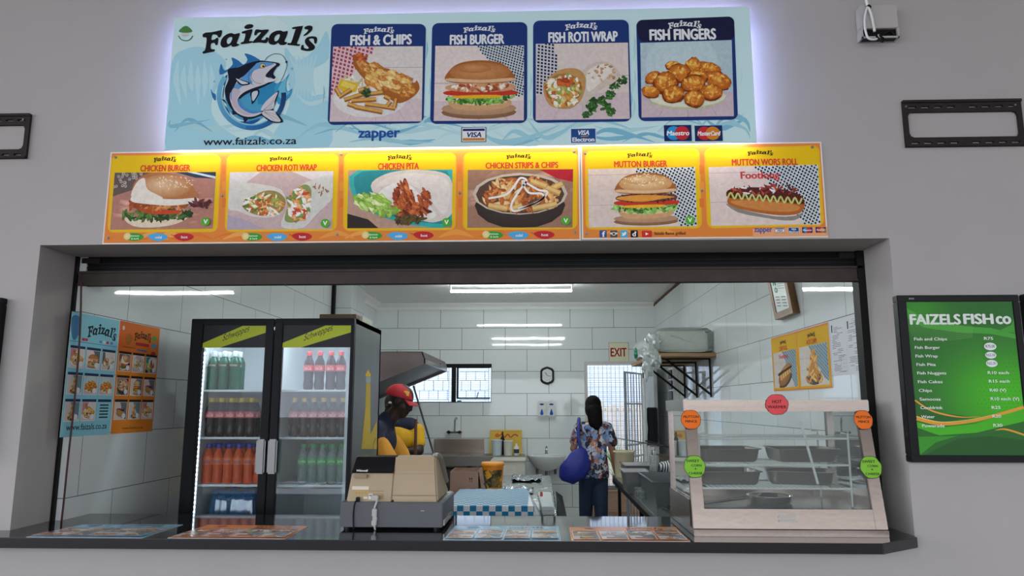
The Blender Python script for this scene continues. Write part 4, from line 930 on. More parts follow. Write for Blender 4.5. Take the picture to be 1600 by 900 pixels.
rows = [(62, 240, 'Fish and Chips', 238), (66, 286, 'Fish Burger', 200), (70, 332, 'Fish Wrap', 188), (75, 378, 'Fish Pita', 177), (79, 424, 'Fish Nuggets', 234), (83, 471, 'Fish Cakes', 214), (88, 518, 'Chips', 157), (92, 565, 'Samoosa', 204), (96, 611, 'Cooldrink', 215), (100, 660, 'Water', 172), (105, 709, 'Powerade', 225)]
cap = .0128
for x0, y, s_, x1 in rows:
    gv = glyphs(s_, .02); k = cap/.7; u0, v0 = G(x0, y+9); u1 = G(x1, y)[0]; a.text(s_, u0, v0+gv[4]*k*.95, u1, v0+gv[5]*k*.95, WT, .02)
for x0, y, s_, x1 in [(440, 237, 'R75', 487), (460, 422, 'R10 each', 572), (466, 468, 'R15 each', 577), (471, 516, 'R40 (V)', 557), (476, 563, 'R10 each (V)', 628), (481, 610, 'R25', 527), (485, 657, 'R20', 530), (490, 706, 'R30', 537)]:
    gv = glyphs(s_, .02); k = cap/.7; u0, v0 = G(x0, y+9); u1 = G(x1, y)[0]; a.text(s_, u0, v0+gv[4]*k*.95, u1, v0+gv[5]*k*.95, WT, .02)
for x, y, rr, s_, c in [(472, 282, 1.05, 'R75.00', '#3c4250'), (475, 329, .95, 'R65.00', '#7a7f8a'), (480, 374, .98, 'R65.00', '#8a8f9a')]:
    q = G(x, y); a.ell(*q, .0245*rr, .0155*rr, '#eef0f2', n=28); a.text(s_, q[0]-.019, q[1]-.005, q[0]+.019, q[1]+.007, c, .015)
a.build('price_lettering', (px0, YQ, pz0), (1, 0, 0), (0, 0, 1), t, mat_=POSTER)
a = Art(); a.text('AVCO', .02, 0, .042, .007, '#c9cccf', .01); a.build('maker_mark', (gx0+.03, YP-.0003, GZ1-.019), (1, 0, 0), (0, 0, 1), t)
for x0, x1, lb in ((2.105, 2.62, 'black display frame cut off at the right edge of the photo'), (-2.96, -2.443, 'black display frame cut off at the left edge of the photo')):
    t = thing('menu_display', ((x0+x1)/2, YF, GZ0), lb, 'display'); b = B()
    z1 = GZ1+(.012 if x0 < 0 else .004)
    for q in [(x0, x1, z1-.03, z1), (x0, x1, GZ0, GZ0+.03)]: b.box(q[0], q[1], YP, YF-.001, q[2], q[3], bev=.003)
    b.box(x0, x0+.03, YP, YF-.001, GZ0+.0305, z1-.0305, bev=.003); b.box(x1-.03, x1, YP, YF-.001, GZ0+.0305, z1-.0305, bev=.003); b.build('frame', BLACK, t)
    B().box(x0+.03, x1-.03, YP+.015, YF-.002, GZ0+.03, z1-.03).build('screen', mat('dark_green_print', '#1f4a22', .3), t)

# ================================================================== MENU SHEETS ON THE COUNTER
def sheet(corn, kind, label):
    """corn: far-left, far-right, near-right, near-left points on the counter"""
    c = [V(q) for q in corn]; o = (c[0]+c[1]+c[2]+c[3])/4; o.z = CZ
    t = thing('menu_sheet', o, label, 'menu', 'laminated menu sheets lying on the counter')
    b = B(); b.hexa([(c[3].x, c[3].y, CZ+.0005), (c[2].x, c[2].y, CZ+.0005), (c[2].x, c[2].y, CZ+.0018), (c[3].x, c[3].y, CZ+.0018), (c[0].x, c[0].y, CZ+.0005), (c[1].x, c[1].y, CZ+.0005), (c[1].x, c[1].y, CZ+.0018), (c[0].x, c[0].y, CZ+.0018)])
    b.build('paper', mat('laminated_edge', '#e4e4e2', .2), t)
    a = Art(); q = [(k.x-o.x, k.y-o.y) for k in c]; P = Pic(a, q, .3)
    P.bg('#8fc4e2' if kind == 0 else '#ef8f35')
    if kind == 0:
        for i in range(6): P.poly([(.02+i*.16, .02), (.1+i*.16, .05), (.14+i*.16, .24), (.04+i*.16, .2)], '#a9d4ea')
    f = lambda s, t_: P.P(s, t_)
    l0 = f(.52, .2); l1 = f(.86, .04); a.logo(l0[0], l0[1], l1[0], l1[1], '#22202a')
    if kind == 1: P.poly([(.52, .215), (.86, .215), (.86, .27), (.52, .27)], '#c8322a'); P.poly([(.13, .05), (.2, .03), (.24, .14), (.2, .22), (.15, .2)], '#b85a2a'); P.ell(.92, .17, .045, .055, '#6fa6d8')
    else: P.poly([(.13, .05), (.22, .03), (.26, .14), (.22, .22), (.15, .2)], '#3f7fb5')
    n = 0
    for r in range(2):
        for k in range(4):
            s0 = .02+k*.245; t0 = .31+r*.35; cq = [f(s0, t0), f(s0+.225, t0), f(s0+.225, t0+.31), f(s0, t0+.31)]
            a.poly([cq[0], cq[1], cq[2], cq[3]], '#f1ece4'); cq = [f(s0+.006, t0+.06), f(s0+.219, t0+.06), f(s0+.219, t0+.3), f(s0+.006, t0+.3)]
            P.poly([(s0+.006, t0+.008), (s0+.219, t0+.008), (s0+.219, t0+.055), (s0+.006, t0+.055)], '#2a3a6a' if kind == 0 else '#3a302c')
            PICS[[0, 1, 2, 3, 0, 10, 3, 10][n] if kind == 0 else [4, 5, 6, 7, 8, 9, 9, 10][n]](Pic(a, cq, .35)); n += 1
    a.build('print', (o.x, o.y, CZ+.0019), (1, 0, 0), (0, 1, 0), t, mat_=PAPER)
S_ = lambda *pts: [WZ(x, y, CZ) for x, y in pts]
sheet(S_((128, 820), (286, 820), (222, 841.3), (41, 839.5)), 0, 'blue menu sheet nearest the left jamb on the counter')
sheet(S_((325, 820.5), (482, 822.5), (445, 842.5), (262, 841)), 1, 'orange menu sheet in front of the fridge')
sheet(S_((711, 822), (873, 823), (876.5, 845), (692, 844)), 0, 'blue menu sheet just right of the cash register')
sheet(S_((889, 824), (1055, 824), (1078.5, 846.5), (893, 845.5)), 1, 'orange menu sheet beside the hot warmer')

# ================================================================== CASH REGISTER
BEI = mat('beige_plastic', '#b5a182', .45, var=.03); DGR = mat('dark_grey_plastic', '#54575b', .42, var=.05)
t = thing('cash_register', (-.65, 3.5, CZ), 'beige and black cash register on a grey cash drawer', 'cash register')
b = B(); b.box(-.879, -.424, 3.28, 3.71, 1.072, 1.178, bev=.004); b.build('cash_drawer', DGR, t)
b = B()
for x in (-.85, -.455):
    for y in (3.31, 3.68): b.cyl((x, y, CZ), (x, y, 1.073), .012, n=12)
b.build('foot', BLACK, t)
B().box(-.4238, -.418, 3.30, 3.62, 1.078, 1.104).build('side_rail', STEEL, t)
B().box(-.52, -.505, 3.2785, 3.281, 1.142, 1.1435).build('lock_slot', WHITE, t)
def reg(prof, x0, x1, taperL=0., taperR=0., bev=.004):
    b = B(); b.prism(prof, 0, x0, x1, 0, bev)
    xm = (x0+x1)/2; b.v = [(x+((z-1.178)*taperL if x < xm else -(z-1.178)*taperR), y, z) for x, y, z in b.v]; return b
reg([(3.30, 1.178), (3.334, 1.298), (3.60, 1.298), (3.66, 1.178)], -.857, -.655, .10).build('body', BEI, t)
reg([(3.322, 1.299), (3.345, 1.325), (3.375, 1.367), (3.5, 1.367), (3.56, 1.299)], -.862, -.655, .14, bev=.003).build('printer_cover', mat('gloss_black', '#0e0f13', .22), t)
reg([(3.296, 1.178), (3.33, 1.30), (3.362, 1.372), (3.44, 1.372), (3.50, 1.33), (3.58, 1.25), (3.66, 1.20), (3.67, 1.178)], -.654, -.447, .0, .12, bev=.008).build('display_housing', BEI, t)
b = B(); b.box(-.654, -.447, 3.296, 3.299, 1.205, 1.2065); b.build('seam', mat('seam_dark', '#6a5d48'), t)
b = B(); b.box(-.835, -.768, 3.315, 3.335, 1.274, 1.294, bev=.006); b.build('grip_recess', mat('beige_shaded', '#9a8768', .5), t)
b = B(); b.tube([(-.478, 3.385, 1.372), (-.468, 3.42, 1.37), (-.462, 3.46, 1.355), (-.457, 3.51, 1.318), (-.452, 3.56, 1.27), (-.45, 3.6, 1.24)], .013, smooth=4); b.build('clear_cover_edge', mat('clear_cover', '#8d877c', .3, var=0), t)
a = Art(); zz = lambda z: z
a.rect(.02, .052, .095, .067, '#e6dbcc'); a.rect(.028, .028, .095, .05, '#bfa473'); a.text('. . . .', .04, .036, .085, .04, '#8a7040', .01)
a.rect(.075, .012, .094, .022, '#e3ddd2'); a.rect(.098, .01, .114, .034, '#e9e5dc'); a.rect(.1, .024, .112, .03, '#8a857a')
a.rect(.098, .045, .165, .047, '#8d7c5e'); a.rect(.118, .012, .165, .036, '#a8966f'); a.rect(.122, .018, .145, .028, '#cfc6b2'); a.rect(.127, .02, .14, .026, '#2c2a28')
a.build('rear_labels', (-.857, 3.2985, 1.178), (1, 0, 0), (0, .272, .962), t, mat_=MATTE)
a = Art(); a.text('Winwell', 0, 0, .05, .0095, '#e6e6e8', .05); a.build('maker_mark', (-.822, 3.3195, 1.306), (1, 0, 0), (0, .55, .83), t)
b = B(); b.box(-.812, -.796, 3.285, 3.303, 1.179, 1.198, bev=.002); b.tube([(-.804, 3.283, 1.186), (-.812, 3.272, 1.175), (-.817, 3.272, 1.13), (-.814, 3.272, 1.07), (-.81, 3.276, 1.064)], .0032, smooth=5); b.build('power_cord', BLACK, t)
b = B(); b.box(-.745, -.71, 3.283, 3.302, 1.186, 1.206, bev=.003); b.tube([(-.715, 3.283, 1.196), (-.715, 3.276, 1.18), (-.722, 3.272, 1.16), (-.722, 3.272, 1.15)], .005, smooth=4)
b.box(-.734, -.712, 3.266, 3.279, 1.118, 1.152, bev=.003); b.box(-.731, -.71, 3.268, 3.278, 1.1, 1.118, bev=.002); b.box(-.735, -.712, 3.266, 3.279, 1.08, 1.103, bev=.003); b.cyl((-.722, 3.272, 1.082), (-.718, 3.272, CZ+.002), .006, .004, n=8)
b.build('serial_cable', mat('grey_cable', '#b7b6b2', .5), t)

# ================================================================== HOT WARMER
t = thing('food_warmer', (1.046, 3.46, CZ), 'stainless steel hot food display warmer with glass front on the counter', 'food warmer')
x0, x1, yb = .645, 1.448, 3.74
SY = lambda z: 3.186+(z-1.09)*.215             # sloping front
b = B(); b.box(x0, x1, 3.178, yb, CZ+.0005, 1.087, bev=.002); b.build('plinth', STEEL, t)
b = B(); b.hexa([(x0+.05, SY(1.09), 1.09), (x1-.05, SY(1.09), 1.09), (x1-.05, SY(1.168), 1.168), (x0+.05, SY(1.168), 1.168), (x0+.05, SY(1.09)+.01, 1.09), (x1-.05, SY(1.09)+.01, 1.09), (x1-.05, SY(1.168)+.01, 1.168), (x0+.05, SY(1.168)+.01, 1.168)])
for xx in (x0, x1-.006): b.box(xx, xx+.006, 3.25, yb, 1.09, 1.20)
b.box(x0+.006, x1-.006, 3.26, yb-.01, 1.09, 1.162); b.box(x0, x1, yb-.01, yb, 1.09, 1.2); b.build('lower_body', STEEL, t)
b = B(); b.box(x0+.01, x1-.01, 3.19, yb-.01, 1.0865, 1.0905); b.build('shadow_gap', BLACK, t)
b = B()
for z in (1.117, 1.135): b.hexa([(1.0, SY(z)-.002, z), (1.075, SY(z)-.002, z), (1.075, SY(z)-.001, z+.009), (1.005, SY(z)-.001, z+.009), (1.005, SY(z)+.004, z), (1.05, SY(z)+.004, z), (1.05, SY(z)+.004, z+.009), (1.005, SY(z)+.004, z+.009)])
b.build('vent', STEELD, t)
for xa, xb in ((x0, x0+.052), (x1-.052, x1)):
    b = B(); z1 = 1.575
    b.hexa([(xa, SY(1.09)-.002, 1.09), (xb, SY(1.09)-.002, 1.09), (xb, SY(z1)-.002, z1), (xa, SY(z1)-.002, z1), (xa, SY(1.09)+.022, 1.09), (xb, SY(1.09)+.022, 1.09), (xb, SY(z1)+.022, z1), (xa, SY(z1)+.022, z1)], bev=.002)
    b.build('front_post', STEEL, t)
for xa in (x0, x1-.028):
    b = B(); b.box(xa, xa+.028, yb-.05, yb-.03, 1.2, 1.577); b.box(xa+.004, xa+.02, yb-.026, yb-.01, 1.2, 1.577); b.build('rear_post', STEEL, t)
b = B(); b.hexa([(x0-.004, SY(1.575)-.006, 1.573), (x1+.004, SY(1.575)-.006, 1.573), (x1+.004, SY(1.575)-.006, 1.624), (x0-.004, SY(1.575)-.006, 1.624), (x0-.004, yb, 1.573), (x1+.004, yb, 1.573), (x1+.004, yb, 1.624), (x0-.004, yb, 1.624)], bev=.003); b.build('top_panel', STEEL, t)
GL = glass('clear_glass', '#f2f8f6', op=.09, gl=1.0, film='#dfe9e8')
b = B(); b.add([(x0+.053, SY(1.17)+.008, 1.17), (x1-.053, SY(1.17)+.008, 1.17), (x1-.053, SY(1.573)+.008, 1.573), (x0+.053, SY(1.573)+.008, 1.573)], [(0, 1, 2, 3)]); b.build('front_glass', GL, t)
for xx in (x0+.012, x1-.012):
    b = B(); b.add([(xx, SY(1.2)+.02, 1.2), (xx, yb-.05, 1.2), (xx, yb-.05, 1.573), (xx, SY(1.573)+.02, 1.573)], [(0, 1, 2, 3)]); b.build('side_glass', GL, t)
b = B()                                      # white wire rack
WR = mat('white_wire', '#f4f5f1', .6, var=0)
ry0, ry1, rx0, rx1 = 3.315, 3.67, .71, 1.362
zs = (1.24, 1.34, 1.455)
for z in zs:
    for y in (ry0, ry1): b.tube([(rx0, y, z), (rx1, y, z)], .005, 6)
    for x in (rx0, rx1): b.tube([(x, ry0, z), (x, ry1, z)], .0035, 6)
    for k in range(1, 26): xx = rx0+(rx1-rx0)*k/26; b.tube([(xx, ry0, z), (xx, ry1, z)], .0012, 4)
for x in (rx0, rx1):
    for y in (ry0, ry1): b.tube([(x, y, 1.163), (x, y, 1.475), (x+(.03 if x < 1 else -.03), y, 1.48)], .0045, 6)
b.build('wire_rack', WR, t)
b = B(); b.hexa([(1.213, 3.312, 1.26), (1.224, 3.312, 1.26), (1.172, 3.33, 1.53), (1.161, 3.33, 1.53), (1.213, 3.314, 1.26), (1.224, 3.314, 1.26), (1.172, 3.332, 1.53), (1.161, 3.332, 1.53)]); b.build('diagonal_strip', mat('white_strip', '#dfe0de', .3), t)  # thin white strip slanting behind the front glass
def sticker(px, py, ru, rv, col, lines, lb):
    z = W(px, py, 3.25).z; y = min(SY(z), SY(1.575))-.0085; o = W(px, py, y); a = Art()
    pts = lambda k: [(ru*k*math.cos(2*math.pi*i/22)*(1+.03*math.sin(i*2.3)), rv*k*math.sin(2*math.pi*i/22)*(1+.04*math.cos(i*1.7))) for i in range(22)]
    a.poly(pts(1.0), '#3a2a26'); a.poly(pts(.955), col)
    for i, (s_, x0_, x1_, yy, hh) in enumerate(lines): a.text(s_, x0_*ru, yy*rv, x1_*ru, (yy+hh)*rv, '#241c1a', .025)
    q = a.build('sticker', o, (1, 0, 0), (0, .21 if z < 1.58 else 0, .9777), t, mat_=MATTE); q['label'] = lb
MIN = [('MUTTON', -.72, .78, .15, .25), ('MINCE', -.55, .58, -.3, .24)]
CORN = [('SWEET', -.72, .45, .38, .22), ('CORN', -.3, .62, -.0, .2), ('&', -.02, .16, -.26, .14), ('CHEESE', -.6, .66, -.68, .2)]
sticker(1079.5, 655.5, .0445, .044, '#f5792c', MIN, 'orange paper disc on the left post'); sticker(1349, 656, .041, .0435, '#f5792c', MIN, 'orange paper disc on the right post')
sticker(1214, 632, .051, .0475, '#e8595c', [('HOT', -.38, .42, .12, .3), ('WARMER', -.8, .78, -.36, .26)], 'red paper disc on the top edge')
sticker(1085.5, 729, .0465, .0485, '#86c440', CORN, 'green paper disc on the left post'); sticker(1361, 730, .0465, .0485, '#86c440', CORN, 'green paper disc on the right post')
def pan(name, cx, cy, z, L, Wd, h, label, rot=0., m=None):
    o = thing(name, (cx, cy, z), label, 'tray', 'steel food trays in the warmer'); b = B()
    def ringp(l, w, zz, r=.02): 
        out = []
        for sx, sy, a0 in ((1, 1, 0), (-1, 1, 90), (-1, -1, 180), (1, -1, 270)):
            for k in range(4): a_ = R(a0+k*30); out.append((cx+sx*(l/2-r)+r*math.cos(a_), cy+sy*(w/2-r)+r*math.sin(a_), zz))
        return out
    rs = [ringp(L*.84, Wd*.8, z+.002), ringp(L*.9, Wd*.88, z+.012), ringp(L*.97, Wd*.95, z+h-.004), ringp(L*1.03, Wd*1.04, z+h), ringp(L*1.03, Wd*1.04, z+h-.003), ringp(L*.96, Wd*.93, z+h-.006), ringp(L*.88, Wd*.85, z+.014), ringp(L*.82, Wd*.78, z+.005)]
    n = 16; vs = [p for r_ in rs for p in r_]
    b.add(vs, [(j*n+i, j*n+(i+1) % n, (j+1)*n+(i+1) % n, (j+1)*n+i) for j in range(len(rs)-1) for i in range(n)], 0, True)
    b.add(rs[0], [tuple(reversed(range(n)))]); b.add(rs[-1], [tuple(range(n))])
    b.build('tray_body', m or STEEL, o); o.rotation_euler = (0, 0, rot); return o
PD = mat('dark_baking_tin', '#8f847b', .34, .6, var=.08)
pan('food_tray', .865, 3.5, 1.345, .27, .26, .062, 'dark tray on the upper wire shelf of the warmer, left', m=PD)
PL_ = mat('bright_tray_steel', '#b3a9a0', .28, .75, var=.08)
pan('food_tray', 1.215, 3.5, 1.345, .27, .26, .062, 'bright steel tray on the upper wire shelf of the warmer, right', m=PL_)
pan('food_tray', .865, 3.5, 1.245, .27, .26, .062, 'dark tray on the lower wire shelf of the warmer, left', m=PD)
pan('food_tray', 1.2, 3.5, 1.245, .29, .25, .062, 'steel tray askew on the lower wire shelf of the warmer, right', rot=R(-14), m=PL_)
o = thing('frying_pan', (1.05, 3.46, 1.164), 'small round steel pan with long handle on the warmer floor', 'pan')
b = B(); b.lathe([(.085, 0), (.095, .006), (.1, .03), (.103, .032), (.1, .033), (.094, .03), (.088, .006), (0, .004)], (1.05, 3.46, 1.164), 28); b.build('pan_body', CHROME, o)
b = B(); b.tube([(.955, 3.42, 1.19), (.86, 3.38, 1.185), (.73, 3.335, 1.172)], [.009, .007, .005], 8); b.build('handle', CHROME, o)

# ================================================================== FRIDGE
YD = 4.13; F0, F1 = -2.02, -1.062; FT = 2.10; FD = .72
t = thing('drinks_fridge', ((F0+F1)/2, YD+FD/2, 0), 'tall black double door glass drinks fridge behind the counter', 'fridge')
FB = mat('fridge_black', '#121317', .5, var=.08, spec=.2); FG = mat('fridge_side_print', '#44484e', .3, .3, var=.12, vs=4, aniso=(3, 3, .3)); FW = mat('fridge_liner', '#e4eaec', .45, var=.02)
b = B(); b.box(F0, F0+.03, YD+.04, YD+FD, .08, FT); b.box(F0, F1, YD+.04, YD+FD, FT-.03, FT); b.box(F0, F1, YD+FD-.03, YD+FD, .08, FT); b.box(F0, F1, YD+.04, YD+FD, 0, .1)
b.build('cabinet', FB, t)
B().box(F1-.03, F1, YD+.04, YD+FD, .08, FT-.0005).build('side_panel', FG, t)['label'] = 'grey printed side panel with a yellow bottle'
b = B(); b.box(F0+.03, F0+.05, YD+.05, YD+FD-.03, .1, FT-.03); b.box(F1-.05, F1-.03, YD+.05, YD+FD-.03, .1, FT-.03); b.box(F0+.05, F1-.05, YD+FD-.05, YD+FD-.03, .1, FT-.03); b.box(F0+.05, F1-.05, YD+.05, YD+FD-.05, .1, .12)
b.box(F0+.05, F1-.05, YD+.05, YD+FD-.05, FT-.05, FT-.03); b.build('liner', FW, t)
HZ = W(370, 543, YD).z
FM = (W(424, 600, YD).x)
GLF = glass('fridge_glass', '#eef4f4', op=.01, gl=.5); GLR = glass('fridge_glass_reflective', '#e4eeee', op=.03, gl=1.6)
doors = [(F0, FM-.003, W(314, 560, YD).x, W(410, 607, YD).x), (FM+.003, F1, W(437, 607, YD).x, W(545, 600, YD).x)]
for n, (dx0, dx1, gx0_, gx1_) in enumerate(doors):
    gz1 = W(370, 507.5, YD).z; b = B()
    b.box(dx0, gx0_, YD, YD+.038, .1, FT-.002, bev=.003); b.box(gx1_, dx1, YD, YD+.038, .1, FT-.002, bev=.003); b.box(gx0_, gx1_, YD, YD+.038, gz1, FT-.002); b.box(gx0_, gx1_, YD, YD+.038, .1, .17)
    d = b.build('door', FB, t)
    b = B(); b.add([(gx0_, YD+.012, HZ), (gx0_, YD+.012, .17), (gx1_, YD+.012, .17), (gx1_, YD+.012, HZ)], [(0, 1, 2, 3)]); b.build('glass_pane', GLR if n else GLF, d)
    a = Art(); w = gx1_-gx0_; h = gz1-HZ; a.rect(0, 0, w, h, '#101318')
    a.poly([(0, 0), (0, h*.2), (w*.62, h*.96), (w, h*.96), (w, h*.66), (w*.27, 0)], '#b9c41c'); 
    sp = glyphs('Schweppes', .0); 
    import mathutils
    vs, fs, gx_0, gx_1, gy_0, gy_1 = glyphs('Schweppes', .01); tl = w*.44; hh = h*.38; ang = .36
    pts = []
    for q in vs:
        X_ = (q[0]-gx_0)/(gx_1-gx_0)*tl; Y_ = (q[1]-gy_0)/(gy_1-gy_0)*hh; X_ += Y_*.25
        pts.append((w*.3+X_*math.cos(ang), h*.18+X_*math.sin(ang)+Y_))
    a.tri(pts, fs, lin('#1c2216'))
    a.build('header_print', (gx0_, YD+.01, HZ), (1, 0, 0), (0, 0, 1), d, mat_=POSTER)
    hx = dx1-.012 if n == 0 else dx0+.012; hz0, hz1 = W(415, 740, YD).z, W(415, 686, YD).z; hw = .045
    b = B(); b.box(hx-hw if n == 0 else hx-.008, hx+.008 if n == 0 else hx+hw, YD-.03, YD+.0, hz0, hz1, bev=.008); b.build('handle', mat('handle_alu', '#858483', .35, .6, var=.03), d)
# shelves
SZ = [W(370, yy, YD+.09).z for yy in (609, 683, 757)]+[.62]
bays = [(F0+.052, FM-.01), (FM+.01, F1-.052)]
SHM = mat('shelf_white', '#dfe6e8', .4)
for n, (u0, u1) in enumerate(bays):
    for z in SZ:
        b = B(); b.box(u0, u1, YD+.085, YD+.1, z-.012, z, bev=.002); b.box(u0, u1, YD+.1, YD+FD-.06, z-.006, z-.001)
        b.build('shelf', SHM, t)
B().box(FM-.008, FM+.008, YD+.06, YD+FD-.06, .12, FT-.05).build('divider', FW, t)
b = B()
nl = 46
for k in range(nl):
    z = .75+(HZ-.78)*k/(nl-1); b.box(F0+.062, F0+.068, YD+.044, YD+.05, z-.005, z+.005)
b.build('led_strip', mat('led_points', '#eef6ff', emit=7, ecol='#dfeeff'), t)
b = B(); b.box(F0+.058, F0+.074, YD+.0505, YD+.053, .7, HZ); b.box(FM+.02, FM+.03, YD+.052, YD+.056, .3, HZ-.05); b.build('led_rail', mat('led_rail', '#ffffff', emit=.2, ecol='#e4f0ff'), t)
B().box(F0+.08, F1-.08, YD+.06, YD+.075, FT-.056, FT-.0505).build('top_lamp', mat('top_lamp', '#ffffff', emit=80, ecol='#e9f3ff'), t)
# yellow bottle print on the side
a = Art(); sy = lambda px_, py_: (WX(px_, py_, F1).y-(YD+.04), WX(px_, py_, F1).z)
Z3 = lambda x, y: sy(500+x*.3, 430+y*.3)
a.poly([Z3(*q) for q in [(240, 560), (262, 562), (262, 700), (262, 860), (262, 905), (215, 905), (225, 800), (236, 700)]], '#c2a63f', 0); a.poly([Z3(*q) for q in [(262, 905), (262, 830), (296, 760), (296, 905)]], '#c4a546')
a.poly([Z3(*q) for q in [(237, 515), (250, 493), (264, 515), (264, 528), (237, 528)]], '#d0ab2e'); a.poly([Z3(*q) for q in [(238, 530), (264, 530), (263, 560), (240, 560)]], '#9aa3ad')
a.stroke([Z3(275, 905), Z3(278, 880), Z3(285, 860), Z3(290, 850)], .012, '#6a6038', 3)
a.build('side_print', (F1+.0006, YD+.04, 0), (0, 1, 0), (0, 0, 1), t)
# bottles
def label_band(r, z0, z1, col, txt, tcol, dx=0):
    """printed band with lettering bent round the front of a bottle"""
    b = B(); b.lathe([(r, z0), (r, z1)], (0, 0, 0), 20, 0)
    vs, fs, ga, gb, gc, gd = glyphs(txt, .02); h = (z1-z0)*.62; w = r*1.55
    P = [];
    for q in vs:
        u = ((q[0]-ga)/(gb-ga)-.5)*w; v = z0+(z1-z0)*.19+(q[1]-gc)/(gd-gc)*h; th = u/r
        P.append((math.sin(th)*(r+.0004), -math.cos(th)*(r+.0004), v))
    b.add(P, fs, 1); return b
def bottle(kind, loc, label, group):
    K = dict(cola=('#241512', '#c9232c', 'Coca-Cola', '#f1eded', '#d9b52a', 0), colaclear=('#2c1d1a', '#d8383c', 'Coca-Cola', '#f3efef', '#c22a30', 0), orange=('#d9581c', '#e8762a', 'Fanta', '#2c3f9c', '#2438a8', 0),
             green=('#14503c', '#123a34', 'Stoney', '#dfe2a0', '#b9c4c2', 1), sprite=('#9fb8b4', '#2fb24c', 'Sprite', '#eef5ee', '#2f9c4c', 0))[kind]
    t_ = thing('soda_bottle', loc, label, 'bottle', group)
    body = [(.022, 0), (.028, .004), (.03, .03), (.0265, .06), (.0285, .085), (.0305, .11), (.0305, .145), (.027, .165), (.018, .185), (.0125, .2), (.012, .208)]
    if kind == 'green': body = [(.026, 0), (.031, .005), (.031, .05), (.029, .06), (.031, .07), (.031, .15), (.03, .165), (.02, .185), (.0145, .195), (.014, .205)]
    L = mat('liquid_'+kind, K[0], .22, var=.1, vs=20, coat=.0, spec=.35) if kind != 'sprite' else glass('sprite_bottle', '#bcd6d0', op=.4, film='#b8cfca')
    lo = V(loc)
    B().lathe(body, lo, 18).build('bottle_body', L, t_)
    lb = label_band(.0312 if kind != 'green' else .0316, .108 if kind != 'green' else .13, .145 if kind != 'green' else .158, K[1], K[2], K[3]); lb.v = [tuple(V(v)+lo) for v in lb.v]
    lb.build('label_band', [mat('label_'+kind, K[1], .4, var=0), mat('lettering_'+kind, K[3], .4, var=0)], t_)
    c = B(); c.lathe([(.0155, .2), (.016, .202), (.016, .222), (.0145, .225), (0, .225)] if kind != 'green' else [(.0165, .196), (.017, .198), (.016, .222), (.012, .23), (0, .23)], lo, 14); c.build('cap', mat('cap_'+kind, K[4], .4, var=0), t_)
    return t_
def row(kind, pxs, pyb, zi, rows, lab, grp):
    """front bottle centres at the given picture columns, further rows behind"""
    proto = None
    for j in range(rows):
        for i, px_ in enumerate(pxs):
            y = YD+.145+j*.068; x = W(px_, pyb, YD+.145).x
            loc = (x, y, SZ[zi]+.0005); where = ['front row', 'second row', 'third row'][j]
            l_ = lab % (where+(', leftmost' if i == 0 else ', rightmost' if i == len(pxs)-1 else ', %s from the left' % ['', 'second', 'third', 'fourth', 'fifth'][i]))
            if proto is None: proto = bottle(kind, loc, l_, grp)
            else: dup(proto, loc, l_)
PXL = lambda xs: [280+x*.422 for x in xs]
row('green', PXL([124, 163, 203]), 600, 0, 2, 'green bottle, top left fridge shelf, %s', 'green bottles on the top left fridge shelf')
row('cola', PXL([113, 150, 188, 226, 262]), 680, 1, 2, 'cola bottle, second left fridge shelf, %s', 'cola bottles on the second left fridge shelf')
row('orange', PXL([102, 139, 177, 215, 254, 291]), 755, 2, 3, 'orange bottle, third left fridge shelf, %s', 'orange soda bottles on the third left fridge shelf')
row('colaclear', PXL([478, 518, 560, 597]), 600, 0, 1, 'red labelled bottle, top right fridge shelf, %s', 'cola bottles on the top right fridge shelf')
row('cola', PXL([423, 459, 495, 531, 567, 603]), 680, 1, 1, 'yellow capped bottle, second right fridge shelf, %s', 'cola bottles on the second right fridge shelf')
row('sprite', PXL([455, 491, 527, 563, 599]), 755, 2, 2, 'green labelled bottle, third right fridge shelf, %s', 'green labelled bottles on the third right fridge shelf')
# shrink-wrapped water pack
t = thing('water_pack', (-1.74, YD+.3, .62), 'blue shrink wrapped pack of water bottles low in the fridge', 'water pack')
z0 = SZ[3]
b = B(); x0_, x1_ = W(322, 780, YD+.14).x, W(400, 780, YD+.14).x; zt = W(360, 768, YD+.14).z
n = 0
for i in range(5):
    for j in range(3):
        x = x0_+(i+.5)*(x1_-x0_)/5; y = YD+.14+.04+j*.08; b.lathe([(.03, 0), (.036, .01), (.036, .15), (.03, .2), (.013, zt-z0-.045), (.013, zt-z0-.02), (0, zt-z0-.02)], (x, y, z0+.001), 12)
b.build('water_bottles', mat('water_blue', '#2c6fae', .1, var=.25, vs=9, coat=.5), t)
def fw(u, v): 
    x = x0_-.01+(x1_-x0_+.02)*u; y = YD+.13+.27*v; e = min(u, 1-u, v, 1-v); z = z0+.01+(zt-z0)*min(1, (e*9)**.6 if e > 0 else 0)*.98+noise.noise(V((x*30, y*30, 1)))*.012; return (x, y, z)
b = B(); b.surf(fw, 36, 22); b.build('shrink_wrap', glass('blue_film', '#6fb6e4', op=.3, gl=5, rough=.1, film='#3f9ad8'), t)
# carton on top of the fridge
b = B(); b.box(-1.36, -1.13, YD+.3, YD+.6, FT+.001, FT+.06, bev=.002)
tag(b.build('flat_carton', mat('brown_cardboard', '#7a6450', .8)), 'low brown cardboard carton on top of the fridge', 'box')
b = B(); b.box(-1.115, -1.095, YD+.32, YD+.58, FT+.001, FT+.05); tag(b.build('paper_stack', mat('cream_paper', '#bdbcae', .8)), 'thin cream paper stack beside the carton on the fridge', 'paper')

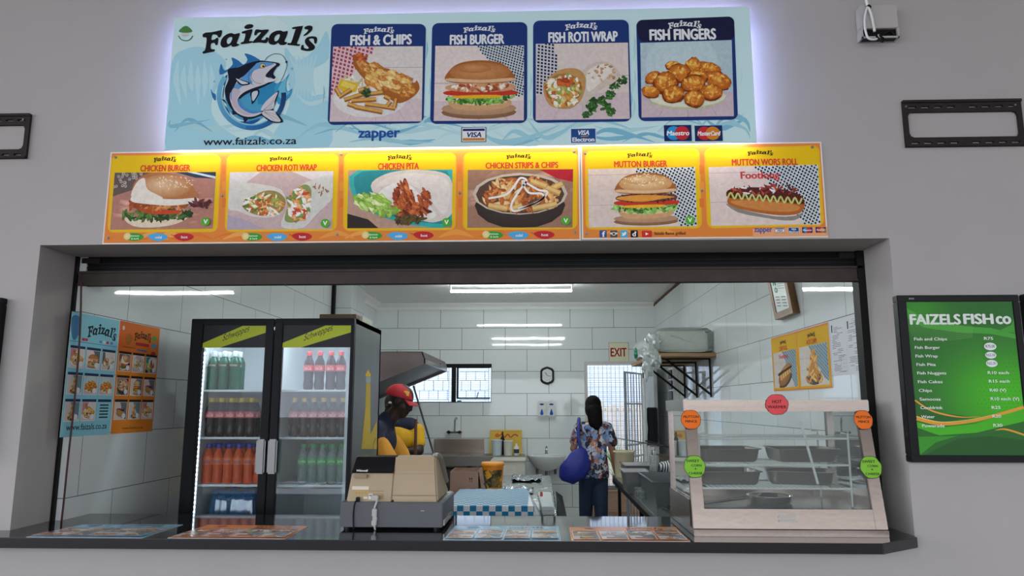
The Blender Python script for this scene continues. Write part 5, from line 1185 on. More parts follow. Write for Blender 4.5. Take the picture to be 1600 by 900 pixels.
# ================================================================== KITCHEN
# fluorescent tubes
def tube_light(x0, x1, y, label, k=1.):
    t = thing('tube_light', ((x0+x1)/2, y, ZC-.06), label, 'light', 'fluorescent tubes on the kitchen ceiling'); b = B()
    b.box(x0-.02, x1+.02, y-.018, y+.018, ZC-.04, ZC-.001, bev=.004); b.build('batten', mat('batten_white', '#c9cdc8', .5), t)
    b = B(); b.cyl((x0, y, ZC-.105), (x1, y, ZC-.105), .014, n=12); b.build('tube', mat('tube_glow_%d' % (k*100), '#ffffff', emit=TUBE_STRENGTH*k, ecol='#eef6f6'), t)
    for x in (x0-.012, x1+.002):
        b = B(); b.box(x, x+.01, y-.02, y+.02, ZC-.12, ZC-.041); b.build('tube_holder', WHITE, t)
tube_light(-1.0, .38, 8.2, 'long fluorescent tube light on the kitchen ceiling', 1.25)
tube_light(-1.0, .5, 4.35, 'unseen tube light added for brightness on the ceiling just inside the serving opening', .6)  # added fill tube, hidden from the camera by the shutter box
tube_light(-.9, .5, 5.8, 'unseen tube light added for brightness on the ceiling behind the shutter box', 1.3)  # second hidden tube, put in to brighten the kitchen

# window
t = struct(thing('window_1', ((WX0+WX1)/2, YB+.1, WZ0), None, None))
b = B(); f = .035; yw = YB+.04
b.box(WX0, WX1, yw, yw+.04, WZ1-.05, WZ1); b.box(WX0, WX1, yw+.0, yw+.04, WZ0, WZ0+.012); b.box(WX0, WX0+f, yw, yw+.04, WZ0, WZ1); b.box(WX1-.01, WX1, yw, yw+.04, WZ0, WZ1)
mx = W(705, 600, YB).x; b.box(mx, mx+.06, yw-.01, yw+.04, WZ0, WZ1); b.build('window_frame', BLACKM, t)
b = B(); sx0 = mx+.075; b.box(sx0, sx0+.025, yw-.05, yw-.02, WZ0+.05, WZ1-.04); b.box(sx0, WX1-.02, yw-.05, yw-.02, WZ0+.05, WZ0+.07); b.box(sx0, WX1-.02, yw-.05, yw-.02, WZ1-.06, WZ1-.045)
b.tube([(W(745, 615, YB).x, yw-.05, WZ0+.06), (W(748, 605, YB).x, yw-.09, WZ0+.14)], .006); b.build('opening_sash', BLACKM, t)
b = B(); BR = .004; yb_ = YB+.12
for z in (WZ0+.04, WZ0+.165, WZ0+.30, WZ0+.425): b.box(WX0, mx-.05, yb_, yb_+.01, z, z+.006); b.box(mx+.1, WX1-.05, yb_, yb_+.01, z, z+.006)
rows_ = [WZ0+.04, WZ0+.165, WZ0+.30, WZ0+.425]
for k in range(3):
    for s in range(-3, 14):
        x = WX0+.13*s+(.065 if k % 2 else 0)
        if (WX0 < x < mx-.05) or (mx+.1 < x < WX1-.05): b.box(x, x+.006, yb_, yb_+.01, rows_[k], rows_[k+1])
b.box(mx-.052, mx-.046, yb_, yb_+.01, WZ0, WZ1); b.box(WX1-.052, WX1-.046, yb_, yb_+.01, WZ0, WZ1)
b.build('burglar_bars', mat('grey_bar', '#4d4d4f', .5), t)
b = B(); b.add([(WX0+f, yw+.02, WZ0+.012), (mx, yw+.02, WZ0+.012), (mx, yw+.02, WZ1-.05), (WX0+f, yw+.02, WZ1-.05)], [(0, 1, 2, 3)]); b.add([(mx+.06, yw+.02, WZ0+.012), (WX1-.01, yw+.02, WZ0+.012), (WX1-.01, yw+.02, WZ1-.05), (mx+.06, yw+.02, WZ1-.05)], [(0, 1, 2, 3)])
b.build('pane', glass('window_pane', '#f4f8f8', op=.12, gl=.6, film='#ffffff'), t)
B().box(W(714, 626, YB).x, W(721, 626, YB).x, yw-.06, yw-.01, WZ0+.001, WZ0+.03, bev=.004)
b = B(); b.box(W(714, 626, YB).x, W(721, 626, YB).x, YB+.003, YB+.035, WZ0+.001, WZ0+.03, bev=.004); tag(b.build('green_sponge', mat('teal_sponge', '#2c8a76', .9)), 'small teal sponge on the window sill', 'sponge')

# door, gate and door leaf
t = struct(thing('door_1', ((DX0+DX1)/2, YB, 0), None, None)); DF = mat('pinkish_white_frame', '#d5cfcc', .5)
b = B(); b.box(DX0-.03, DX0+.012, YB-.02, YB+.2, 0, DZ+.03); b.box(DX1-.012, DX1+.03, YB-.02, YB+.2, 0, DZ+.03); b.box(DX0+.012, DX1-.012, YB-.02, YB+.2, DZ-.012, DZ+.03); b.build('door_frame', DF, t)
b = B(); b.hexa([(DX1-.03, YB-.86, .02), (DX1+.012, YB-.86, .02), (DX1+.012, YB-.86, 2.13), (DX1-.03, YB-.86, 2.13), (DX1-.01, YB-.03, .02), (DX1+.028, YB-.03, .02), (DX1+.028, YB-.03, 2.13), (DX1-.01, YB-.03, 2.13)]); b.build('door_leaf', mat('door_grey_white', '#b5b6b2', .5), t)
b = B(); b.box(DX1-.04, DX1-.028, YB-.8, YB-.76, 1.0, 1.18); b.tube([(DX1-.03, YB-.78, 1.1), (DX1-.08, YB-.78, 1.1), (DX1-.08, YB-.68, 1.1)], .009); b.build('door_handle', CHROME, t)
tg = thing('security_gate', (1.28, YB-.35, .02), 'open barred security gate folded inwards at the back door', 'gate')
def GP(s, z): return V((DX1-.06-.30*s, YB-.02-.62*s, z))
b = B()
for s in (0, .98): q = GP(s, 0); b.box(q.x-.014, q.x+.014, q.y-.014, q.y+.014, .02, 2.03)
for z in (.03, .95, 1.1, 1.62, 2.02): b.cyl(GP(0, z), GP(1, z), .012, n=8)
b.build('gate_frame', mat('gate_white', '#c9cdd0', .4), tg)
b = B()
for k in range(1, 6): q = GP(k/6, 0); b.cyl((q.x, q.y, .03), (q.x, q.y, 2.02), .007, n=8)
q = GP(1.0, 0); b.box(q.x-.02, q.x+.004, q.y-.03, q.y-.015, .03, 2.03); b.build('gate_bars', mat('gate_bar_grey', '#8a929c', .4), tg)
q = GP(1, 1.02); b = B(); b.box(q.x-.04, q.x+.03, q.y-.04, q.y-.01, .93, 1.03); b.cyl((q.x, q.y-.06, .98), (q.x, q.y-.01, .98), .03, n=12); b.build('lock_box', mat('gate_white', '#c9cdd0', .4), tg)

# yard seen through the door and window
WB = tile_mat('white_brick', 'X', 0, 0, '#d6e2f4', '#a3b3c8', .7, .6, .036, .006)
b = B(); b.box(-3.2, 3.4, 12.4, 12.6, 0, 4.2); o = b.build('yard_wall', WB); struct(o); o.name = 'wall_yard'
b = B(); y_ = 11.55
for k in range(26): x = .35+k*.066; b.cyl((x, y_, .35), (x, y_, 2.9), .004, n=5)
for k in range(34): z = .4+k*.074; b.cyl((.35, y_, z), (2.05, y_, z), .0022, n=5)
b.box(.33, .35, y_-.01, y_+.01, 0, 2.95); b.box(2.04, 2.06, y_-.01, y_+.01, 0, 2.95)
tag(b.build('wire_mesh_screen', mat('mesh_grey', '#5f6a78', .5, 0)), 'grey wire mesh screen outside the back door', 'screen')
tf = thing('slat_fence', (1.2, 12.05, 0), 'weathered pale slat fence outside the back door', 'fence')
rnd = random.Random(9); FM_ = mat('weathered_fence', '#cfc9c0', .85, var=.12, vs=5)
for k in range(17):
    x = .4+k*.1; b = B(); b.box(x, x+.07, 12.04, 12.06, 0, 1.62+rnd.uniform(-.03, .05)); b.build('slat', FM_, tf)
b = B(); b.box(.38, 2.12, 12.062, 12.08, 1.5, 1.56); b.box(.38, 2.12, 12.062, 12.08, .4, .46); b.build('rail', FM_, tf)
def planter():
    t = thing('planter_box', (1.25, 10.95, 0), 'brown timber planter with green strappy plants outside the back door', 'planter'); b = B()
    b.box(.45, 2.05, 10.72, 11.2, 0, .38, bev=.006); b.box(.43, 2.07, 10.70, 11.22, .38, .41); b.box(.43, 2.07, 10.70, 10.72, .1, .12); b.build('timber_box', mat('planter_timber', '#7a6250', .8, var=.12, vs=8, aniso=(.4, 3, 3)), t)
    B().box(.46, 2.04, 10.73, 11.19, .41, .42).build('soil', mat('soil', '#2c241c', .95), t)
    rnd = random.Random(8); LF = mat('strappy_leaf', '#4f8a34', .5, var=.25, vs=12); LY = mat('pale_leaf', '#c6cf9a', .5, var=.1)
    for (cx, cy, n, hh) in ((.72, 10.95, 24, .7), (1.12, 10.92, 46, .95), (1.42, 11.0, 34, .65), (1.8, 10.9, 22, .5)):
        b = B()
        for k in range(n):
            a = rnd.uniform(0, 6.28); L = hh*rnd.uniform(.6, 1.1); sp = rnd.uniform(.08, .35); w = rnd.uniform(.012, .024)
            pts = []; 
            for j in range(6):
                u = j/5; r_ = sp*u**1.6; z = .41+L*(u-.35*u*u*(sp/.2)); pts.append(V((cx+math.cos(a)*r_, cy+math.sin(a)*r_, z)))
            nn = V((-math.sin(a), math.cos(a), 0)); vs = []
            for j, q in enumerate(pts): ww = w*(1-j/5)**.7+.0006; vs += [q-nn*ww, q+V((0, 0, ww*.5)), q+nn*ww]
            b.add(vs, [(3*j+i, 3*j+i+1, 3*j+i+4, 3*j+i+3) for j in range(5) for i in range(2)], 1 if rnd.random() < .12 else 0, True)
        b.build('plant', [LF, LY], t)
planter()

# extractor hood
HX, HY0, HY1, HT, HB = -1.175, 7.5, 9.35, 2.152, 2.03
t = thing('extractor_hood', (-1.7, 8.4, 1.6), 'large slanting stainless steel extractor hood over the left kitchen wall', 'hood')
HS = mat('hood_steel', '#9a8a88', .3, .85, var=.06, vs=2)
b = B(); lft = -2.055; zl = HB-(HX-lft)*.40
b.prism([(lft, zl), (HX, HB), (HX, HB+.045), (HX-.03, HT), (lft, HT)], 1, HY0, HY0+.012); b.prism([(lft, zl), (HX, HB), (HX, HB+.045), (HX-.03, HT), (lft, HT)], 1, HY1-.012, HY1)
b.hexa([(HX-.035, HY0, HT-.004), (HX-.03, HY0, HT), (HX-.03, HY1, HT), (HX-.035, HY1, HT-.004), (HX-.01, HY0, HB+.045), (HX, HY0, HB+.045), (HX, HY1, HB+.045), (HX-.01, HY1, HB+.045)])
b.box(lft, HX-.03, HY0, HY1, HT-.006, HT)
b.build('canopy', HS, t)
b = B(); b.hexa([(HX-.03, HY0, HT), (HX-.03, HY1, HT), (HX, HY1, HB+.045), (HX, HY0, HB+.045), (HX-.04, HY0, HT-.01), (HX-.04, HY1, HT-.01), (HX-.01, HY1, HB+.04), (HX-.01, HY0, HB+.04)]); b.box(HX-.012, HX, HY0, HY1, HB, HB+.045)
b.cyl((HX-.002, 8.7, HB+.07), (HX+.006, 8.7, HB+.065), .012, n=10)
b.build('front_lip', STEEL, t)
b = B(); b.hexa([(lft, HY0+.012, zl+.03), (HX-.012, HY0+.012, HB+.03), (HX-.012, HY0+.012, HB+.035), (lft, HY0+.012, zl+.035), (lft, HY1-.012, zl+.03), (HX-.012, HY1-.012, HB+.03), (HX-.012, HY1-.012, HB+.035), (lft, HY1-.012, zl+.035)]); b.build('underside', mat('dark_hood_steel', '#5d5a58', .45, .7, var=.15, vs=4, aniso=(8, .6, 1)), t)  # darker, streaked steel across the underside
b = B(); q0 = W(646, 603, 8.9); q1 = W(678, 706, 9.5); q1.z = .972; b.cyl(q0, q1, .012, n=10); tag(b.build('steel_pipe', STEELD), 'thin steel pipe slanting down below the hood', 'pipe')

# wall items on the back wall
yb = YB-.0
def onb(x, y, Y=YB): q = W(x, y, Y); return q
t = thing('exit_sign', (1.11, YB, 2.19), 'pale exit sign with red letters above the back door', 'sign')
q0 = onb(951.5, 565); q1 = onb(982, 535); B().box(q0.x, q1.x, YB-.008, YB-.001, q0.z, q1.z).build('plate', mat('cream_plate', '#e6e4c4', .4, var=0), t)
a = Art(); w = q1.x-q0.x; h = q1.z-q0.z
for s in ((0, 0, w, .004), (0, h-.004, w, h), (0, 0, .004, h), (w-.004, 0, w, h)): a.rect(*[v+(.008 if i < 2 else -.008) if False else v for i, v in enumerate(s)], '#9a5a4c')
a.text('EXIT', w*.1, h*.27, w*.88, h*.7, '#9c1c22', .03); a.build('lettering', (q0.x, YB-.0085, q0.z), (1, 0, 0), (0, 0, 1), t)
t = thing('wall_clock', (.12, YB, 1.87), 'black and white wall clock on the tiled back wall', 'clock'); c = onb(855, 587)
oc = [(-.095, .07), (-.07, .1), (0, .125), (.07, .1), (.095, .07), (.095, -.07), (.07, -.1), (0, -.125), (-.07, -.1), (-.095, -.07)]
b = B(); b.prism([(c.x+x, c.z+z) for x, z in oc], 1, YB-.035, YB-.001, bev=.006); b.build('case', BLACK, t)
b = B(); b.prism([(c.x+x*.7, c.z+z*.74) for x, z in oc], 1, YB-.038, YB-.034); b.build('dial', mat('dial_white', '#dfe0df', .4, var=0), t)
a = Art(); a.stroke([(0, 0), (-.03, .045)], .008, '#44484c', 0); a.stroke([(0, 0), (.045, -.012)], .006, '#44484c', 0)
for k in range(12): an = k*math.pi/6; a.stroke([(.05*math.sin(an), .065*math.cos(an)), (.056*math.sin(an), .073*math.cos(an))], .006, '#6a6e72', 0)
a.build('hands', (c.x, YB-.0385, c.z), (1, 0, 0), (0, 0, 1), t)
for k, (cx, lb) in enumerate(((846.6, 'left of the two white soap dispensers on the back wall'), (861.5, 'right of the two white soap dispensers on the back wall'))):
    c0 = onb(cx, 652); c1 = onb(cx, 625.5); t = thing('soap_dispenser', (c0.x, YB, c0.z), lb, 'soap dispenser', 'white soap dispensers')
    b = B(); b.box(c0.x-.058, c0.x+.058, YB-.09, YB-.001, c0.z, c1.z, bev=.02); b.build('housing', WHITE, t)
    a = Art(); hh = c1.z-c0.z; a.ell(0, hh*.76, .03, .012, '#2c3fa0'); a.poly([(0, hh*.5), (.014, hh*.36), (.022, hh*.22), (.014, hh*.14), (-.014, hh*.14), (-.022, hh*.22), (-.014, hh*.36)], '#1f63b8', 3)
    a.build('blue_marks', (c0.x, YB-.0905, c0.z), (1, 0, 0), (0, 0, 1), t)
c = onb(884, 636); b = B(); b.box(c.x-.032, c.x+.032, YB-.012, YB-.001, c.z-.06, c.z+.06, bev=.004); b.box(c.x-.012, c.x+.012, YB-.018, YB-.011, c.z-.02, c.z+.02, bev=.002)
tag(b.build('light_switch', WHITE), 'white light switch between the soap dispensers and the door', 'switch')
# sink tap
c = onb(711, 675); t = thing('wall_tap', (c.x, YB, c.z), 'chrome wall mounted swan neck tap above the steel sink', 'tap'); b = B()
b.tube([(c.x, YB-.06, c.z), (c.x+.005, YB-.07, c.z+.09), (c.x+.01, YB-.1, c.z+.17), (c.x+.03, YB-.16, c.z+.195), (c.x+.045, YB-.18, c.z+.17)], .011, 10, smooth=4); b.build('spout', CHROME, t)
b = B(); b.cyl((c.x-.085, YB-.06, c.z-.0), (c.x+.085, YB-.06, c.z), .016, n=12); b.cyl((c.x-.07, YB-.06, c.z), (c.x-.07, YB, c.z), .018, n=12); b.cyl((c.x+.07, YB-.06, c.z), (c.x+.07, YB, c.z), .018, n=12); b.build('mixer_body', CHROME, t)
for s in (-1, 1):
    b = B(); b.cyl((c.x+s*.075, YB-.1, c.z), (c.x+s*.075, YB-.055, c.z), .024, n=10); b.box(c.x+s*.075-.035, c.x+s*.075+.035, YB-.1, YB-.088, c.z-.006, c.z+.006); b.build('tap_handle', CHROME, t)
# steel sink unit
t = thing('sink_unit', (-.95, 9.7, 0), 'stainless steel sink unit with splashback along the back wall', 'sink')
q0, q1 = onb(678, 710), onb(757, 686); ts = .96
b = B(); b.box(q0.x-.5, onb(820, 700).x, YB-.62, YB-.02, ts-.03, ts, bev=.004); b.box(q0.x-.5, onb(820, 700).x, YB-.62, YB-.6, ts-.12, ts-.03); b.build('worktop', STEELD, t)
b = B(); b.box(q0.x, q1.x, YB-.03, YB-.012, ts, q1.z, bev=.003); b.build('splashback', STEEL, t)
b = B(); b.box(q0.x+.1, q0.x+.5, YB-.5, YB-.15, ts, ts+.006); b.box(q0.x+.12, q0.x+.48, YB-.48, YB-.17, ts-.15, ts+.004); b.build('bowl', STEEL, t)
for x in (q0.x-.45, -.25):
    for y in (YB-.58, YB-.08): B().cyl((x, y, 0), (x, y, ts-.03), .02, n=10).build('leg', STEELD, t)
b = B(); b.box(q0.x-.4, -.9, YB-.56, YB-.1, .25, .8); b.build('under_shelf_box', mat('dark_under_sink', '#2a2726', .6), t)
# things on the sink worktop
q0 = W(765, 709, 9.85); q1 = W(815, 672, 9.85); t = thing('yellow_carton', (q0.x+.2, 9.9, ts), 'yellow printed carton leaning on the back wall above the sink unit', 'carton')
b = B(); b.hexa([(q0.x, 9.82, ts), (q1.x, 9.82, ts), (q1.x, 9.9, q1.z), (q0.x, 9.9, q1.z), (q0.x, 9.86, ts), (q1.x, 9.86, ts), (q1.x, 9.94, q1.z), (q0.x, 9.94, q1.z)], bev=.004); b.build('carton_body', mat('yellow_card', '#d3ad3a', .6, var=.05), t)
a = Art(); a.stroke([(.12, .235), (.17, .27), (.2, .225), (.24, .265), (.28, .225), (.33, .262), (.38, .24)], .014, '#b5452c', 5); a.rect(.03, .3, .4, .305, '#b98a24'); a.ell(.1, .25, .03, .03, '#c9762c'); a.build('print', (q0.x, 9.8195, ts), (1, 0, 0), (0, .22, .975), t)
def tub(px0, px1, pyt, Y, label, m, h=None, lid=True):
    a0 = W(px0, pyt, Y); a1 = W(px1, pyt, Y); r = (a1.x-a0.x)/2; c = ((a0.x+a1.x)/2, Y, ts); hh = a0.z-ts
    t = thing('plastic_tub', c, label, 'tub'); b = B(); b.lathe([(r*.88, .0005), (r*.9, .01), (r*.97, hh-.02)], c, 20); b.build('tub_body', m, t)
    b = B(); b.lathe([(r*1.0, hh-.02), (r*1.03, hh-.015), (r*1.03, hh), (0, hh)], c, 20); b.build('rim', m, t); return t
tub(768, 784.6, 687, 9.6, 'white bluish plastic tub on the sink worktop', mat('bluish_white_plastic', '#c5d2d8', .4)); tub(786.8, 801.5, 688, 9.62, 'cream plastic tub on the sink worktop beside the bluish one', mat('cream_plastic', '#cfd0c4', .4))
c = W(807, 708, 9.6); t = thing('cleaning_bottle', (c.x, 9.6, ts), 'small white and navy bottle right of the tubs on the sink', 'bottle'); b = B(); b.lathe([(.03, 0.0005), (.034, .01), (.034, .1), (.02, .12), (.012, .13), (.012, .15), (0, .15)], (c.x, 9.6, ts), 14); b.build('bottle_body', WHITE, t); b = B(); b.lathe([(.0345, .03), (.0345, .08)], (c.x, 9.6, ts), 14); b.build('label_band', mat('navy_print', '#2c3556', .5), t)
c = W(785, 684, 9.72); b = B(); b.lathe([(.03, 0.0005), (.03, .2), (.01, .24), (.012, .29), (0, .3)], (c.x, 9.75, ts), 12); tag(b.build('pump_bottle', BLACK), 'black pump bottle standing behind the white tubs', 'bottle')
# white cabinet/freezer in front of sink
q0 = W(770, 748, 9.15); q1 = W(821, 712, 9.15); t = thing('white_cabinet', (q0.x+.22, 8.9, 0), 'cream white low cabinet standing in front of the sink unit', 'cabinet')
b = B(); b.box(q0.x, q1.x, 8.75, 9.3, 0, .945, bev=.01); b.build('cabinet_body', mat('cream_enamel', '#d5d2c6', .4), t)
b = B(); b.box(q0.x+.02, q1.x-.1, 8.738, 8.749, .1, .9, bev=.004); b.build('door', mat('cream_enamel_door', '#dad7ca', .4), t); b = B(); b.box(q0.x-.005, q1.x+.005, 8.735, 9.3, .9455, .96, bev=.004); b.build('lid', mat('cream_enamel_lid', '#c9cabb', .4), t)
# wash basin
c = W(854, 712, 9.75); t = thing('wash_basin', (c.x, YB-.2, .75), 'white ceramic wash basin on the back wall beside the door', 'basin')
BS = mat('ceramic', '#dde2e2', .12, var=0); b = B(); bz = .955
b.lathe([(.05, -.2), (.12, -.17), (.19, -.09), (.225, -.02), (.23, 0), (.215, .0), (.19, -.03), (.12, -.09), (0, -.11)], (c.x, YB-.24, bz), 32, sx=1.12, sy=.95); b.box(c.x-.2, c.x+.2, YB-.12, YB-.003, bz-.05, bz, bev=.015); b.build('bowl', BS, t)
b = B(); b.cyl((c.x, YB-.07, bz), (c.x, YB-.07, bz+.09), .02, .018, n=12); b.tube([(c.x, YB-.07, bz+.06), (c.x, YB-.15, bz+.07)], .012); b.box(c.x-.012, c.x+.012, YB-.11, YB-.05, bz+.09, bz+.105); b.build('tap', CHROME, t)
b = B(); b.cyl((c.x, YB-.2, bz-.32), (c.x, YB-.2, bz-.18), .022, n=10); b.cyl((c.x-.12, YB-.05, bz-.26), (c.x-.12, YB-.05, bz-.18), .02, n=10); b.cyl((c.x+.12, YB-.05, bz-.26), (c.x+.12, YB-.05, bz-.18), .02, n=10); b.tube([(c.x, YB-.2, bz-.3), (c.x, YB-.1, bz-.33), (c.x, YB, bz-.3)], .02); b.build('waste_trap', STEELD, t)

# ================================================================== CENTRE TABLE
TX0, TX1, TY0, TY1, TZ = -.75, .11, 4.25, 7.55, .9
t = thing('prep_table', (-.32, 5.9, 0), 'long kitchen prep table covered in crumpled foil', 'table')
FOIL = mat('kitchen_foil', '#a9adae', .25, .95, var=.3, vs=45, bump=1., bs=30)  # mottled colour stands in for light and shade on the crinkles
def tf_(u, v):
    x = TX0+(TX1-TX0)*u; y = TY0+(TY1-TY0)*v; n_ = noise.noise(V((x*9, y*9, 0)))*.008+noise.noise(V((x*30, y*22, 3)))*.008; return (x, y, TZ+n_)
b = B(); b.surf(tf_, 70, 220); 
for j in range(110):                                   # ragged skirt on the right side
    pass
def sk(u, v):
    y = TY0+(TY1-TY0)*u; d = (.11+.04*noise.noise(V((y*3, 7, 0))))*v; return (TX1+.012*noise.noise(V((y*14, v*3, 2)))*v+.02*v, y, TZ-d+noise.noise(V((TX1*9, y*9, 0)))*.008*(1-v)+noise.noise(V((TX1*30, y*22, 3)))*.008*(1-v))
b.surf(sk, 220, 6); b.build('foil_cover', FOIL, t)
B().box(TX0, TX1-.01, TY0, TY1, TZ-.05, TZ-.012).build('table_top', STEELD, t)
for x in (TX0+.05, TX1-.08):
    for y in (TY0+.05, 5.9, TY1-.05): B().box(x, x+.035, y-.018, y+.018, 0, TZ-.05).build('leg', BLACKM, t)
B().box(TX0+.05, TX1-.05, TY0+.1, TY1-.1, .3, .33).build('lower_shelf', STEELD, t)
# checked cake box
t = thing('checked_box', (-.27, 4.75, TZ), 'blue and white chequered takeaway box stack on the near end of the table', 'box')
cx0, cx1, cy0, cy1, cz = -.56, -.035, 4.40, 5.28, 1.016
b = B(); b.hexa([(cx0, cy0, TZ+.008), (cx1+.07, cy0, TZ+.008), (cx1, cy0, cz), (cx0, cy0, cz), (cx0, cy1, TZ+.008), (cx1-.0, cy1, TZ+.008), (cx1-.05, cy1, cz), (cx0, cy1, cz)]); b.build('box_body', mat('white_card', '#dfe3e3', .5, var=.02), t)
a = Art(); sq = .0378
for i in range(15):
    for j in range(3):
        if (i+j) % 2 == 0: a.rect(i*sq, .106-(j+1)*.031, min((i+1)*sq, cx1-cx0), .106-j*.031, '#1f7fae')
a.build('front_checks', (cx0, cy0-.0005, TZ+.01), (1, 0, 0), (0, 0, 1), t)
a = Art()
for i in range(13):
    for j in range(int(.88/sq)):
        if (i+j) % 2 == 0: a.rect(i*sq, j*sq, (i+1)*sq, (j+1)*sq, '#2f8fc0')
a.build('top_checks', (cx0, cy0, cz+.0005), (1, 0, 0), (0, 1, 0), t)
a = Art()
for i in range(8):
    for j in range(2):
        if (i+j) % 2 == 0: a.rect(i*.11, j*.04, (i+1)*.11, (j+1)*.04, '#1f7fae')
a.build('side_checks', (cx1+.068, cy0, TZ+.012), (-.06, 1, 0), (-.7, 0, 1), t)
# foam containers
for k in range(2):
    t = thing('foam_box', (.02, 4.5+.2, TZ+.005+k*.05), 'lower white foam takeaway box at the right of the chequered box' if k == 0 else 'upper white foam takeaway box right of the chequered box', 'box')
    b = B(); b.hexa([(-.01+.045-k*.015, 4.45, TZ+.008+k*.052), (.10-k*.01, 4.45, TZ+.008+k*.052), (.095-k*.01, 4.45, TZ+.055+k*.052), (.03-k*.015, 4.45, TZ+.055+k*.052), (-.0-k*.01, 5.2, TZ+.008+k*.052), (.095-k*.01, 5.2, TZ+.008+k*.052), (.09-k*.01, 5.2, TZ+.055+k*.052), (0-k*.01, 5.2, TZ+.055+k*.052)], bev=.004); b.build('foam_body', mat('white_foam', '#b9c2c3', .6, var=.08, vs=20), t)
    b = B(); b.box(.02-k*.01, .098-k*.01, 4.446, 4.449, TZ+.03+k*.052, TZ+.034+k*.052); b.build('lid_seam', mat('seam_grey', '#9fa6a6', .6), t)
# cardboard box
t = thing('cardboard_box', (-.53, 5.35, TZ), 'open brown cardboard box on the foil covered table', 'box')
k0 = W(703, 777, 5.3); k1 = W(747, 777, 5.3); kt = W(725, 736.5, 5.3).z; CB = mat('brown_card', '#9a7a68', .8, var=.05)
b = B(); X0_, X1_ = k0.x, k1.x; Z0_ = TZ+.012; th = .005; Y0_, Y1_ = 5.3, 5.62
b.box(X0_, X1_, Y0_, Y0_+th, Z0_, kt); b.box(X0_, X1_, Y1_-th, Y1_, Z0_, kt); b.box(X0_, X0_+th, Y0_+th, Y1_-th, Z0_, kt); b.box(X1_-th, X1_, Y0_+th, Y1_-th, Z0_, kt); b.box(X0_, X1_, Y0_, Y1_, Z0_, Z0_+th)
b.build('box_body', CB, t)
a = Art(); a.rect(0, 0, .004, .03, '#2c2220'); a.rect(.014, 0, .018, .03, '#2c2220'); a.poly([(-.005, .022), (.009, .022), (.002, .034)], '#2c2220'); a.poly([(.009, .022), (.023, .022), (.016, .034)], '#2c2220'); a.build('arrow_mark', (X1_-.062, Y0_-.0005, kt-.075), (1, 0, 0), (0, 0, 1), t)
b = B(); b.hexa([(X1_, Y0_+.02, kt), (X1_+.03, Y0_, kt-.16), (X1_+.032, Y0_, kt-.158), (X1_+.002, Y0_+.02, kt+.002), (X1_, Y1_-.02, kt), (X1_+.03, Y1_, kt-.16), (X1_+.032, Y1_, kt-.158), (X1_+.002, Y1_-.02, kt+.002)]); b.build('flap', CB, t)
# orange bucket
c0, c1 = W(752, 726, 6.3), W(788, 726, 6.3); r = (c1.x-c0.x)/2; cc = ((c0.x+c1.x)/2, 6.3, TZ+.008); hb = W(770, 722, 6.3).z-TZ-.008
t = thing('orange_tub', cc, 'orange plastic food bucket with lid on the foil covered table', 'bucket')
b = B(); b.lathe([(r*.8, 0), (r*.83, .006), (r*.93, hb-.025)], cc, 28); b.build('bucket_body', mat('orange_plastic', '#e88a1c', .35, var=.04), t)
b = B(); b.lathe([(r*.97, hb-.03), (r*1.02, hb-.028), (r*1.02, hb-.012), (r*.96, hb), (r*.9, hb-.002), (0, hb-.004)], cc, 28); b.build('lid', mat('orange_lid', '#ef9a2a', .35, var=.02), t)
a = Art(); a.build  # label wrapped
b = B(); n_ = 20; 
b.surf(lambda u, v: (cc[0]+math.sin((u-.5)*2.2)*(r*(.845+.06*v)+.001), cc[1]-math.cos((u-.5)*2.2)*(r*(.845+.06*v)+.001), cc[2]+.015+v*(hb-.075)), n_, 4); b.build('label', cells_mat('bucket_label', ['#5a4a20', '#2c2a1c', '#8a6a2a', '#d9a02c', '#3a3f5a', '#6a5a30'], 26, .4), t)
# foil sheets and knife bits
def foilsheet(x, y, sx, sy, h, label, seed, name='foil_sheet'):
    b = B(); b.surf(lambda u, v: (x+(u-.5)*sx+.02*noise.noise(V((u*4, v*4, seed))), y+(v-.5)*sy, TZ+.012+abs(noise.noise(V((u*5, v*5, seed))))*h+.004), 24, 24, thick=.001)
    return tag(b.build(name, FOIL), label, 'foil')
foilsheet(-.12, 7.1, .28, .5, .045, 'crumpled foil piece at the far end of the table', 3); foilsheet(-.17, 6.1, .24, .35, .04, 'crumpled foil piece right of the orange bucket', 8); foilsheet(-.3, 5.65, .2, .25, .03, 'crumpled foil piece behind the chequered box', 12)
b = B(); p0 = W(757, 775, 5.2); b.box(-.47, -.36, 5.26, 5.28, 1.0, 1.006); b.tube([(-.40, 5.3, 1.0), (-.375, 5.3, 1.01), (-.385, 5.3, 1.045), (-.392, 5.3, 1.055)], .007, smooth=4); tag(b.build('tong_handle', mat('dark_tongs', '#3b3a3c', .3, .7)), 'dark curved tong handle beside the cardboard box', 'tongs')
c = W(846, 775, 4.9); b = B(); b.lathe([(.008, 0), (.009, .002), (.009, .02), (.006, .03), (0, .03)], (c.x, 4.95, TZ+.106), 10); tag(b.build('small_red_bottle', mat('red_plastic', '#b02a2c', .4)), 'tiny red bottle cap on the foam box', 'cap')
t = thing('bag_roll_stand', (.17, 5.6, 0), 'black folded stand against the right side of the foil table', 'stand'); b = B(); b.hexa([(.135, 5.3, .82), (.15, 5.3, .8), (.20, 5.35, .76), (.20, 5.35, .80), (.135, 6.2, .9), (.15, 6.2, .88), (.19, 6.2, .82), (.19, 6.2, .86)]); b.box(.14, .16, 5.4, 6.1, .02, .82); b.build('stand_body', BLACK, t)

